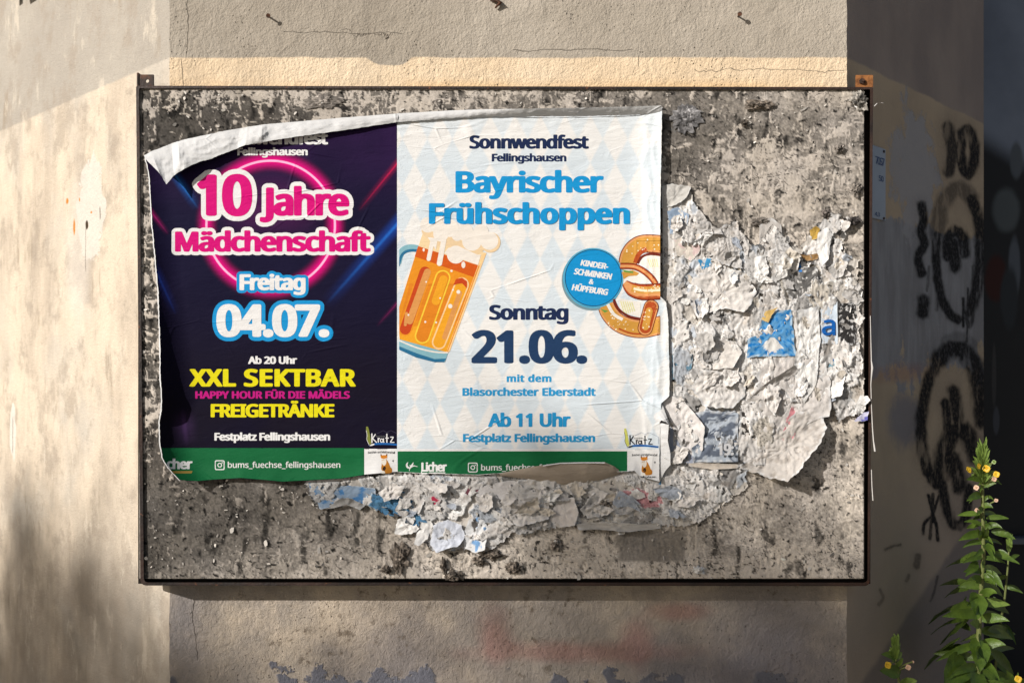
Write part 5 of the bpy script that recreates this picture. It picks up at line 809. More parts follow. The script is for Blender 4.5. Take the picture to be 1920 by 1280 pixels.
sheet('printed_sheet', pA, dark_m, hA, lambda y: np.interp(y, YS_A, XL_A) + rag(y, 80), lambda y: 746 + 0 * y, lambda x: np.interp(x, XTOP, YTOP) + 7, lambda x: np.interp(x, XB, YB) + rag(x, 82) * 1.2, 230, 300, 240, 895)
white_m = Mat('poster_back_white', .8, .2); white_m.color(grey_jitter(white_m, alb(214, 213, 212), .14, 10, 6)); paper_bump(white_m, 1.3)
brown_m = Mat('poster_back_brown', .9, .1); brown_m.color(grey_jitter(brown_m, alb(176, 162, 146), .16, 20, 5)); paper_bump(brown_m, 1.4)
green_m = ink(22, 104, 60)
# lifted left edge: bare paper rim rolling back
ys = np.linspace(296, 901, 220); xe_ = np.interp(ys, YS_A, XL_A) + rag(ys, 80)
rim = np.stack([PHn(xe_ + .2, ys, hA(xe_, ys) + .0002), PHn(xe_ - 1.5, ys, hA(xe_, ys) - .0006), PHn(xe_ - 1.8 - .7 * pn(ys / 30, ys * 0, 9), ys, hA(xe_, ys) - .004)], 0)
link('torn_rim', mesh_np('torn_rim', rim, grid_quads(3, 220)), white_m.m, pA)
# footer, logos, words
def band(x0, x1, y0, yb, par, hf, layer, col):
    xs = np.linspace(x0, x1, 60); top = [(x, y0) for x in xs]; bot = [(x, yb(x)) for x in xs[::-1]]
    art('footer_band', [([np.array(top + bot)], 0)], [ink(*col)], hf, layer, par)
xl839 = lambda y: np.interp(y, YS_A, XL_A)
xs = np.linspace(302, 682.5, 70); lft = [(float(np.interp(t, YS_A, XL_A)) + 1, t) for t in np.linspace(898, 841, 14)]
art('footer_band', [([np.array([(x, 839.5) for x in xs] + [(x, float(np.interp(x, XB, YB)) - .6) for x in xs[::-1] if x > 338] + lft)], 0)], [green_m], hA, 1, pA)
W_ = (236, 234, 232); PK = (216, 6, 120); YE = (230, 218, 22); BL = (24, 148, 210); NV = (30, 44, 80)
text(pA, hA, 'Sonnwendfest', 404, 615, 247, 271, W_); text(pA, hA, 'Fellingshausen', 445, 577, 277.5, 291.5, W_)
outl(pA, hA, '10', 369, 405, W_); text(pA, hA, '10', 369, 473, 327, 405, PK, 3)
outl(pA, hA, 'Jahre', 487, 404.5, W_); text(pA, hA, 'Jahre', 487, 655, 351.5, 404.5, PK, 3)
outl(pA, hA, 'Mädchenschaft', 328, 472, W_); text(pA, hA, 'Mädchenschaft', 328, 695, 434, 472, PK, 3)
outl(pA, hA, 'Freitag', 449, 544, BL); text(pA, hA, 'Freitag', 449, 573, 514, 544, W_, 3)
outl(pA, hA, '04.07.', 405.5, 631.5, BL); text(pA, hA, '04.07.', 405.5, 617.5, 570.5, 631.5, W_, 4)
text(pA, hA, 'Ab 20 Uhr', 465, 557, 668, 682, W_); text(pA, hA, 'XXL SEKTBAR', 355, 667, 691.5, 724.5, YE)
text(pA, hA, 'HAPPY HOUR FÜR DIE MÄDELS', 366, 656, 733, 747, (194, 24, 126)); text(pA, hA, 'FREIGETRÄNKE', 395, 627, 757, 782, YE)
text(pA, hA, 'Festplatz Fellingshausen', 402, 619, 811, 825.5, W_)
text(pA, hA, 'bums_fuechse_fellingshausen', 427, 638, 865.5, 876.5, W_, 2, MED)
def xcl(lo): return lambda c: np.stack([np.maximum(c[:, 0], lo), c[:, 1]], 1)
text(pA, hA, 'cher', 312, 361, 860, 879, W_, 2)
art('gold_underline', [([np.array([(322, 882.5), (361, 882.5), (359, 887), (326, 887)])], 0)], [ink(170, 140, 70)], hA, 2, pA)
def camera_icon(par, hf, x, y, s):
    def rr_(k, rad):
        out = []
        for (cx, cy, a0) in ((k - rad, k - rad, 0), (-k + rad, k - rad, 90), (-k + rad, -k + rad, 180), (k - rad, -k + rad, 270)):
            out += [(x + s * (cx + rad * math.cos(R(a0 + q))), y + s * (cy + rad * math.sin(R(a0 + q)))) for q in range(0, 91, 18)]
        return np.array(out)
    art('camera_icon', [([rr_(1, .34), rr_(.80, .22)], 0), ([circ(x, y, .48 * s)[0], circ(x, y, .30 * s)[0]], 0), (circ(x + .5 * s, y - .5 * s, .13 * s, n=10), 0)], [ink(*W_)], hf, 2, par)
camera_icon(pA, hA, 412, 871.5, 9.2); camera_icon(pB, hB, 886.5, 876, 9.2)
def kratz(par, hf, dx, dy, fg, dark):
    f = lambda c: np.stack([1140 + dx + c[:, 0] / 8, 760 + dy + c[:, 1] / 8], 1)
    st = lambda pts, w=8: ribbon(smooth_path(pts, 4), w)
    polys = [([np.array([(243, 345), (270, 342), (288, 400), (322, 600), (292, 615), (256, 545), (262, 470), (243, 405)])], 1), (st([(245, 400), (258, 470), (255, 540), (290, 620)], 3), 0)]
    polys += [(st([(288, 632), (370, 606), (460, 600), (560, 602), (660, 610), (757, 622)], [2, 14, 16, 15, 14, 13]) , 2), (st([(296, 630), (330, 618), (368, 606)], [2, 13, 8]), 0)]
    polys += [(ribbon(q, w), 0) for q, w in (([(330, 445), (331, 588)], 9), ([(384, 456), (338, 524)], 8), ([(340, 520), (402, 582)], 8), ([(424, 512), (426, 582)], 8))]
    polys += [(st([(426, 536), (436, 524), (452, 520)], 7), 0), (ribbon([(478 + 22 * math.cos(a), 552 + 24 * math.sin(a)) for a in np.linspace(0, 6.0, 14)], 7), 0), (st([(504, 520), (504, 560), (512, 582)], 8), 0), (ribbon([(554, 450), (555, 584)], 9), 0), (ribbon([(532, 516), (584, 514)], 7), 0), (st([(604, 500), (655, 500)], 7), 0), (ribbon([(652, 503), (606, 578)], 7), 0), (st([(606, 578), (668, 578)], 7), 0)]
    polys += [(ribbon([(400, 452), (502, 402), (580, 446)], 2.5), 3), (ribbon([(548, 434), (615, 402), (755, 470), (755, 575)], 2.5), 3)]
    art('brewer_emblem', polys, [ink(*fg), ink(206, 206, 104) if not dark else ink(128, 134, 62), ink(32, 98, 168), ink(150, 160, 178) if not dark else ink(76, 72, 92)], hf, 3, par, f)
    art('lettering', layout(MED, 'Getränke', 392, 532, 478, 500), [ink(120, 120, 120)], hf, 4, par, f)
kratz(pB, hB, 0, 0, (32, 36, 44), False); kratz(pA, hA, -484, -3.5, W_, True)
def fox(par, hf, ox, oy):
    f = lambda c: np.stack([ox + c[:, 0] / 8, oy + c[:, 1] / 8], 1)
    sp = lambda pts: [np.array(smooth_path(pts + [pts[0]], 4)[:-1])]
    polys = [(sp([(505, 1010), (560, 960), (620, 950), (648, 985), (640, 1030), (580, 1045), (520, 1035)]), 0), (sp([(490, 845), (560, 835), (598, 890), (622, 950), (620, 1000), (560, 1010), (500, 1000), (486, 960), (494, 900)]), 0),
             (sp([(476, 752), (496, 772), (524, 770), (552, 770), (574, 748), (574, 810), (552, 838), (526, 850), (500, 838), (478, 800)]), 1), (sp([(492, 846), (526, 852), (560, 842), (560, 895), (538, 925), (515, 920), (496, 890)]), 2),
             (sp([(484, 818), (526, 826), (568, 815), (548, 842), (526, 850), (504, 840)]), 2), (sp([(508, 960), (540, 935), (556, 965), (540, 1000), (512, 995)]), 3), (sp([(476, 750), (492, 766), (480, 780)]), 3), (sp([(574, 746), (560, 766), (574, 780)]), 3), (circ(527, 838, 6, n=8), 3), (circ(508, 805, 4, n=8), 3), (circ(546, 805, 4, n=8), 3),
             (sp([(482, 1030), (520, 1005), (545, 1030), (530, 1046), (495, 1045)]), 2)]
    art('fox_emblem', polys, [ink(190, 124, 44), ink(214, 134, 48), ink(236, 228, 214), ink(58, 38, 26)], hf, 3, par, f)
for par, hf, x0, x1, y0, yb in ((pA, hA, 683, 744.5, 841, None), (pB, hB, 1176.5, 1236, 842, None)):
    xs = np.linspace(x0, x1, 14); art('club_patch', [([np.array([(x, y0) for x in xs] + [(x, float(np.interp(x, XB, YB)) - .8) for x in xs[::-1]])], 0)], [ink(*W_)], hf, 1, par)
fox(pA, hA, 654, 756.5); fox(pB, hB, 1142, 760)
def arch(cx, cy, k): return lambda c: np.stack([c[:, 0], c[:, 1] + k * ((c[:, 0] - cx) / 25) ** 2], 1)
text(pA, hA, 'Burschen- und Mädchenschaft', 690, 741, 845, 849, (40, 40, 44), 3, MED, arch(715, 845, 1.2)); text(pB, hB, 'Burschen- und Mädchenschaft', 1185, 1233, 850, 854, (40, 40, 44), 3, MED, arch(1209, 850, .8))
text(pB, hB, 'Fellingshausen', 1201, 1230, 891.5, 895.5, (40, 40, 44), 3, MED)
for par, hf, x, y in ((pA, hA, 737, 863.5), (pB, hB, 1228, 866.5)):
    art('cross_mark', [(ribbon([(x - 2, y), (x + 2, y)], .5), 0), (ribbon([(x, y - 2.4), (x, y + 2.4)], .5), 0)], [ink(50, 50, 54)], hf, 3, par)

# --- pale poster: print
m = Mat('lozenge_print', .55, .4); u, v = m.page()
a = (u - 777.8) * (1 / 47.0); b = (v - 710.3) * (1 / 90.0)
p1 = a + b + .5; p2 = a - b + .5
def tri(e): return ((e * .5 - (e * .5).floor()) * 2 - 1)     # -1..1 saw; sign flips between cells
s1 = (tri(p1)); s2 = (tri(p2))
def cellsign(s): return s.ss(-.06, .06) - ((s.abs() - 1).abs().ss(.06, 0)) * .5 * (s.ss(-.5, .5) * 2 - 1)
q1 = cellsign(s1); q2 = cellsign(s2); par_ = q1 + q2 - 2 * q1 * q2
fade = v.ss(190, 330) * .35 + .65
c = m.mix(par_ * fade, alb(238, 235, 231), alb(216, 225, 231))
c = m.mix(u.ss(1150, 1245) * .25 + m.noise(7, 4).ss(.45, .7) * .12, c, alb(214, 222, 226))
mk = m.vor(160, stretch=(1, 1, 1)).ss(.14, .06) * ((u.ss(860, 750) * m.noise(9, 4, off=(2, 2, 2)).ss(.42, .54)).max(u.ss(1190, 1240) * m.noise(9, 3, off=(4, 1, 0)).ss(.6, .68) * .8))
c = m.mix(mk * .8, c, alb(80, 78, 80)); m.color(c); paper_bump(m, 1.25); loz_m = m.m
sheet('printed_sheet', pB, loz_m, hB, lambda y: 744.5 + 0 * y, lambda y: np.interp(y, YS_B, XR_B) + rag(y, 84), lambda x: np.interp(x, XTOP, YTOP) + 3, lambda x: np.interp(x, XB, YB) + rag(x, 82) * 1.2, 230, 320, 200, 895)
# pale border strip at the worn right side
xs = np.linspace(745.5, 1176, 90); art('footer_band', [([np.array([(x, 845.5) for x in xs] + [(x, float(np.interp(x, XB, YB)) - .7) for x in xs[::-1]])], 0)], [green_m], hB, 1, pB)
art('white_rule', [([np.array([(x, 841.5) for x in xs] + [(x, 845.5) for x in xs[::-1]])], 0)], [ink(*W_)], hB, 1, pB)
text(pB, hB, 'Sonnwendfest', 880, 1104, 254, 279, NV); text(pB, hB, 'Fellingshausen', 922, 1062, 288.5, 303, NV)
text(pB, hB, 'Bayrischer', 854, 1132, 321, 361.5, BL); text(pB, hB, 'Frühschoppen', 804, 1181, 381, 420, BL, 9)
text(pB, hB, 'Sonntag', 917, 1066, 571.5, 599.5, NV); text(pB, hB, '21.06.', 884, 1101, 619, 681, (34, 60, 96))
text(pB, hB, 'mit dem', 950, 1034, 702, 716, (44, 152, 206)); text(pB, hB, 'Blasorchester Eberstadt', 867, 1117, 727, 742, (44, 152, 206))
text(pB, hB, 'Ab 11 Uhr', 915, 1070, 774.5, 800, (40, 150, 206)); text(pB, hB, 'Festplatz Fellingshausen', 868, 1116, 813, 828.5, (44, 152, 206))
art('lettering', clipped(layout(MED, 'bums_fuechse_fellingshausen', 902, 1113, 870.5, 881.5), 1046, True), [ink(*W_)], hB, 2, pB)
text(pB, hB, 'Licher', 790, 838, 866.5, 883.5, W_, 2)
art('lettering', [(ribbon([(790.5, 883.5), (790.5, 887), (801, 887)], 1.3), 0), (ribbon([(804, 886), (835, 886)], .9), 0)], [ink(*W_)], hB, 2, pB)
brd = lambda c: np.stack([660 + c[:, 0] / 9.6, 780 + c[:, 1] / 9.6], 1)
art('bird_emblem', [(ribbon(smooth_path(q, 4), w), 0) for q, w in (([(1010, 825), (985, 870), (1000, 915), (1050, 935)], [3, 16, 18, 8]), ([(1105, 830), (1085, 870), (1060, 900), (1045, 930)], [3, 14, 12, 6]), ([(1030, 985), (1045, 935), (1075, 905), (1110, 890)], [3, 8, 14, 9]), ([(1110, 890), (1140, 895), (1185, 907)], [10, 6, 2]), ([(1040, 880), (1060, 905)], 9))], [ink(*W_)], hB, 2, pB, brd)
# beer mug
T = lambda c: np.stack([740 + c[:, 0] / 4.268, 400 + c[:, 1] / 4.268], 1)
P_ = lambda *p: [np.array(p, float)]
mug = [(ribbon(smooth_path([(200, 285), (130, 275), (75, 290), (45, 330), (25, 400)], 5), 27), 8), (ribbon(smooth_path([(198, 300), (130, 297), (80, 312), (50, 350), (30, 420)], 5), 11), 9),
       (P_((235, 130), (735, 318), (640, 520), (440, 1105), (425, 1118), (40, 1010), (20, 800), (190, 262)), 0), (P_((188, 262), (667, 415), (425, 1112), (40, 1010), (20, 800)), 2),
       (P_((188, 262), (667, 415), (630, 510), (160, 345)), 1), (P_((120, 560), (600, 560), (505, 860), (40, 860)), 3), (P_((32, 905), (480, 905), (425, 1112), (40, 1010)), 4),
       (P_((735, 318), (702, 325), (412, 1112), (440, 1106)), 5), (P_((680, 420), (672, 415), (415, 1112), (424, 1112)), 2)]
for p0, p1, r, ro, ri in (((243, 470), (85, 925), 56, 2, 6), ((385, 515), (222, 980), 62, 10, 3), ((537, 570), (355, 1030), 58, 5, 4)):
    mug += [(capsule(p0, p1, r), ro), (capsule(p0, p1, r - 12), ri)]
mug += [(capsule((262, 470), (120, 860), 28), 11), (capsule((390, 530), (330, 700), 34), 4), (capsule((520, 640), (400, 990), 20), 11), (P_((470, 575), (490, 525), (540, 515), (580, 545), (578, 600), (540, 560), (500, 565)), 6), (capsule((95, 800), (85, 890), 12), 11), (capsule((215, 960), (260, 980), 14), 3)]
mug += [(P_((30, 1005), (420, 1112), (430, 1106), (402, 1188), (320, 1188), (180, 1150), (30, 1085)), 8), (P_((30, 1060), (180, 1120), (320, 1165), (412, 1160), (395, 1190), (320, 1190), (170, 1152), (30, 1088)), 9), (ribbon(smooth_path([(30, 1014), (180, 1075), (320, 1108), (428, 1114)], 4), 6), 7)]
mug += [(P_((250, 135), (330, 260), (420, 262), (560, 300), (665, 330), (700, 300), (560, 170), (300, 110)), 12)]
mug += [(circ(x, y, r), 12) for x, y, r in ((290, 130, 75), (520, 190, 70), (650, 235, 88), (765, 232, 82))]
mug += [(circ(x, y, r), 7) for x, y, r in ((265, 92, 62), (370, 165, 62), (500, 180, 42), (618, 222, 78), (757, 220, 72), (560, 150, 70), (690, 150, 62), (445, 120, 70), (330, 90, 62), (490, 330, 72))]
mug += [(P_((395, 320), (430, 275), (540, 275), (660, 330), (690, 330), (667, 412)), 7), (P_((262, 190), (330, 290), (345, 200)), 7), (capsule((300, 230), (272, 365), 17), 7), (capsule((392, 220), (358, 400), 21), 7), (circ(232, 292, 9, 14), 7), (circ(550, 412, 16, 26), 7)]
mug += [(circ(x, y, r, n=10), 7) for x, y, r in ((110, 812, 8), (245, 868, 9), (364, 678, 7), (510, 628, 16), (445, 742, 18), (332, 872, 8), (252, 548, 7), (466, 612, 8), (455, 460, 10))]
art('mug_illustration', clipped(mug, 36, False), [ink(*q) for q in ((242, 214, 168), (212, 92, 26), (232, 146, 36), (224, 132, 34), (238, 164, 40), (248, 206, 150), (200, 72, 30), (240, 231, 220), (136, 184, 196), (44, 112, 150), (242, 202, 62), (220, 152, 84), (236, 206, 164))], hB, 2, pB, T)
# pretzel
T2 = lambda c: np.stack([1040 + c[:, 0] / 5.333, 420 + c[:, 1] / 5.333], 1)
def band3(pts, hw, cols, k=(1, .86, .62)):
    s = smooth_path(pts, 6); o = []
    for kk, c in zip(k, cols): o.append((ribbon(s, [q * kk for q in hw] if hasattr(hw, '__len__') else hw * kk), c))
    return o
prz = [(P_((640, 740), (860, 780), (860, 930), (740, 900), (650, 850)), 5), (P_((850, 390), (900, 310), (1070, 310), (1070, 590), (1020, 570), (960, 470)), 5), (P_((660, 420), (860, 430), (960, 560), (900, 600), (690, 570)), 5)]
prz += [(ribbon([(700 + 20 * i, 900 - 6 * i), (660 + 22 * i, 770 + 2 * i)], 5), 6) for i in range(6)] + [(ribbon([(960 + 18 * i, 430), (930 + 22 * i, 350)], 4), 6) for i in range(5)]
prz += band3([(728, 400), (745, 320), (790, 250), (860, 205), (950, 195), (1075, 205)], 92, (0, 1, 2), (1, .90, .70)) + [(ribbon(smooth_path([(805, 390), (830, 320), (880, 265), (920, 250)], 5), 22), 3), (ribbon(smooth_path([(830, 395), (870, 330), (950, 300), (1070, 312)], 5), 12), 0)]
prz += band3([(500, 770), (540, 880), (630, 980), (760, 1035), (900, 1045), (1075, 1005)], [80, 88, 92, 92, 92, 92], (0, 1, 2), (1, .92, .72)) + [(ribbon(smooth_path([(590, 750), (640, 850), (740, 920), (870, 950)], 5), 12), 0), (ribbon(smooth_path([(530, 800), (590, 900), (680, 955)], 5), 16), 5), (ribbon(smooth_path([(640, 1045), (760, 1090), (900, 1100)], 5), 8), 3)]
prz += band3([(655, 420), (790, 425), (890, 470), (970, 540), (1010, 600)], 32, (0, 3, 1), (1, .72, .4))
prz += [(P_((670, 480), (780, 460), (845, 490), (820, 515), (740, 520), (690, 550)), 2), (P_((670, 455), (790, 475), (780, 492), (700, 482)), 7)]
prz += band3([(700, 585), (770, 650), (880, 680), (1075, 670)], [30, 72, 82, 82], (0, 3, 1), (1, .86, .66)) + [(ribbon(smooth_path([(770, 640), (880, 660), (1070, 650)], 5), 34), 2), (ribbon(smooth_path([(790, 645), (900, 665), (1070, 660)], 5), 12), 8)]
prz += [(capsule((965, 830), (905, 1040), 76), 0), (capsule((965, 830), (905, 1040), 68), 1), (capsule((962, 830), (907, 1035), 58), 3), (capsule((945, 870), (908, 1025), 36), 2)]
rg = random.Random(3)
for n_, (x0, x1, y0, y1, f_) in ((26, (700, 1040, 130, 300, None)), (30, (520, 820, 850, 1060, None)), (26, (800, 1050, 610, 680, None)), (14, (880, 960, 860, 1040, None))):
    for _ in range(n_):
        x, y = rg.uniform(x0, x1), rg.uniform(y0, y1)
        if y0 == 130 and not (55 < math.hypot(x - 960, y - 400) and 150 < math.hypot(x - 960, (y - 400)) < 280): continue
        if y0 == 850 and not (150 < math.hypot(x - 800, y - 720) < 400 and (x - 500) * .75 + 800 < y < (x - 500) * .6 + 1000): continue
        prz.append((circ(x, y, rg.uniform(4, 9), n=7), 8))
prz += [(P_((460, 850), (540, 868), (500, 885)), 7)]
art('pretzel_illustration', clipped(prz, 1055, True), [ink(*q) for q in ((112, 40, 26), (222, 156, 98), (206, 150, 66), (176, 76, 34), (236, 170, 60), (236, 230, 220), (226, 222, 160), (104, 150, 70), (244, 228, 196))], hB, 2, pB, T2)
bx, by = 1112.2, 521.3
art('badge', [(circ(bx - 2.5, by + 4, 56.5, n=56), 0), (circ(bx, by, 56.5, n=56), 1), (circ(bx + .5, by - .5, 53.6, n=56), 2), (circ(bx + .5, by - .5, 52.2, n=56), 3)], [ink(120, 150, 160), ink(86, 168, 200), ink(18, 66, 104), ink(22, 146, 208)], hB, 4, pB)
def rot_(cx, cy, deg):
    ca, sa = math.cos(R(deg)), math.sin(R(deg)); sl = .12
    def f(c):
        x = c[:, 0] - cx - sl * (c[:, 1] - cy); y = c[:, 1] - cy; return np.stack([cx + x * ca - y * sa, cy + x * sa + y * ca], 1)
    return f
for s_, cx, cy, wd, hc in (('KINDER-', 1115, 496, 52, 11), ('SCHMINKEN', 1112, 513.5, 71, 11.5), ('&', 1109, 528, 9, 9.5), ('HÜPFBURG', 1106.5, 543, 68, 11.5)):
    text(pB, hB, s_, cx - wd / 2, cx + wd / 2, cy - hc / 2, cy + hc / 2, W_, 6, BOLD, rot_(cx, cy, 8.5))

# --- curled white top edges, torn flaps
def strip(name, par, mat, tops, bots, hs, n=120, ns=14, crump=.0016, seed=0):
    t = np.linspace(0, 1, n); T = np.array(tops, float); B = np.array(bots, float); H = np.array(hs, float); k = np.linspace(0, 1, len(T))
    s = np.linspace(0, 1, ns)[:, None]
    ip = lambda A, j: np.interp(t, k, A[:, j])[None]
    x = ip(T, 0) * (1 - s) + ip(B, 0) * s; y = ip(T, 1) * (1 - s) + ip(B, 1) * s
    h0, h1, h2 = ip(H, 0), ip(H, 1), ip(H, 2)
    h = h0 * (1 - s) * (1 - 2 * s) + h1 * 4 * s * (1 - s) + h2 * s * (2 * s - 1)
    h = h + crump * (ridg(x / 38, y / 20, 3, 90 + seed) * np.sin(np.pi * np.clip(s * .9 + .05, 0, 1)) + .18 * ridg(x / 16, y / 16, 1, 91 + seed)) ; h = np.maximum(h, .004)
    y = y + rag(x, 93 + seed) * (s > .95); y = y + .6 * rag(x, 94 + seed) * (s < .02)
    return link(name, mesh_np(name, PHn(x, y, h), grid_quads(ns, n)), mat, par)
tp = [(270, 292), (283, 284), (300, 278), (322, 269), (334, 265), (345, 262), (372, 256), (392, 252), (430, 244), (448, 241), (465, 238), (492, 234), (500, 233), (560, 228), (640, 221), (746, 213)]
bt = [(272, 297), (300, 326), (312, 346), (326, 329), (338, 321), (345, 317), (372, 304), (395, 298), (430, 284), (446, 278), (460, 272), (490, 268), (505, 264), (560, 256), (640, 245), (746, 229)]
hh = [(.016, .02, .024), (.015, .028, .038), (.014, .026, .040), (.012, .020, .032), (.010, .030, .030), (.010, .026, .034), (.010, .020, .025), (.010, .018, .022), (.009, .016, .020), (.009, .012, .018), (.009, .020, .027), (.009, .024, .022), (.009, .015, .022), (.009, .015, .019), (.009, .014, .016), (.010, .012, .012)]
strip('curled_top_edge', pA, white_m.m, tp, bt, hh, 260, 22, .0034, 1)
tpb = [(745.5, 213), (850, 207), (920, 205), (980, 204), (1100, 202), (1180, 200), (1241, 198)]; btb = [(745.5, 229), (850, 222), (920, 219), (980, 219), (1100, 218), (1180, 216), (1241, 214)]
hb = [(.010, .012, .012), (.011, .015, .012), (.018, .017, .010), (.027, .019, .0085), (.028, .019, .0085), (.027, .019, .0085), (.024, .019, .013)]
strip('curled_top_edge', pB, white_m.m, tpb, btb, hb, 200, 14, .0018, 2)
strip('torn_flap', pB, brown_m.m, [(936, 887), (980, 878), (1020, 871), (1050, 867), (1100, 866), (1134, 866), (1150, 873), (1160, 880)], [(938, 892), (985, 897), (1025, 904), (1055, 908), (1100, 905), (1134, 897), (1152, 892), (1163, 888)],
      [(.012, .012, .01), (.022, .02, .012), (.030, .022, .008), (.034, .024, .008), (.034, .024, .008), (.030, .022, .008), (.024, .018, .008), (.014, .012, .008)], 90, 12, .0012, 3)
xs_ = np.linspace(0, 1, 50)
fx_ = np.interp(xs_, [0, .3, .6, 1], [1018, 1050, 1090, 1134]); fy_ = np.interp(xs_, [0, .3, .6, 1], [871.5, 867, 866, 866])
link('torn_rim', mesh_np('torn_rim', np.stack([PHn(fx_, fy_, .0345 + 0 * fx_), PHn(fx_, fy_ + 2.2 + .6 * rag(fx_, 5), .036 + 0 * fx_)], 0), grid_quads(2, 50)), white_m.m, pB)
# folded white corner at the lower right
strip('folded_corner', pB, white_m.m, [(1204, 774), (1214, 770), (1222, 764), (1232, 757), (1240, 752)], [(1236, 792), (1240, 788), (1247, 790), (1253, 794), (1256, 797)], [(.008, .010, .020), (.010, .014, .026), (.011, .018, .030), (.012, .02, .030), (.012, .018, .026)], 40, 12, .0016, 4)
strip('folded_corner', pB, white_m.m, [(1236, 792), (1236, 820), (1236, 850), (1235, 880), (1236, 906)], [(1254, 796), (1252, 826), (1257, 850), (1257, 872), (1246, 884)], [(.013, .022, .028), (.012, .018, .024), (.010, .016, .022), (.009, .015, .022), (.008, .012, .016)], 60, 10, .0022, 5)

# ---------------------------------------------------------------- torn paper on the board
pm = Mat('torn_paper', .9, .15); c = pm.mix(1.0, pm.tint(), pm.val(pm.noise(300, 3, .6) * .22 + .89), 'MULTIPLY'); pm.color(c)
pm.bump(pm.noise(60, 3, .5, dist=1.0) * .8 + pm.noise(260, 3) * .15, .0026, .7)
rs = np.random.default_rng(11)
ZONE_R = [(1238, 352), (1262, 345), (1296, 350), (1300, 382), (1322, 402), (1340, 440), (1366, 420), (1380, 408), (1396, 440), (1420, 462), (1450, 418), (1468, 440), (1500, 462), (1522, 425), (1560, 396), (1590, 408), (1578, 470), (1612, 490), (1610, 560), (1614, 640), (1620, 700), (1624, 770), (1570, 792), (1560, 760), (1540, 800), (1500, 880), (1440, 890), (1392, 880), (1390, 905), (1300, 940), (1238, 940)]
ZONE_L = [(566, 888), (600, 893), (700, 890), (1250, 880), (1310, 890), (1396, 876), (1404, 910), (1380, 930), (1330, 968), (1300, 985), (1200, 985), (1160, 1005), (1130, 985), (1060, 982), (1010, 1000), (960, 1000), (926, 1030), (900, 1022), (850, 1034), (808, 1030), (770, 1000), (752, 970), (720, 962), (690, 950), (640, 940), (600, 958), (578, 930)]
PAL = np.array([(222, 217, 212), (208, 205, 202), (190, 195, 202), (160, 157, 154), (234, 231, 227), (96, 150, 192), (208, 152, 156), (100, 96, 93), (206, 198, 186)], float)
PW = np.array([.40, .22, .08, .09, .11, .004, .005, .04, .045]); PW = PW / PW.sum()
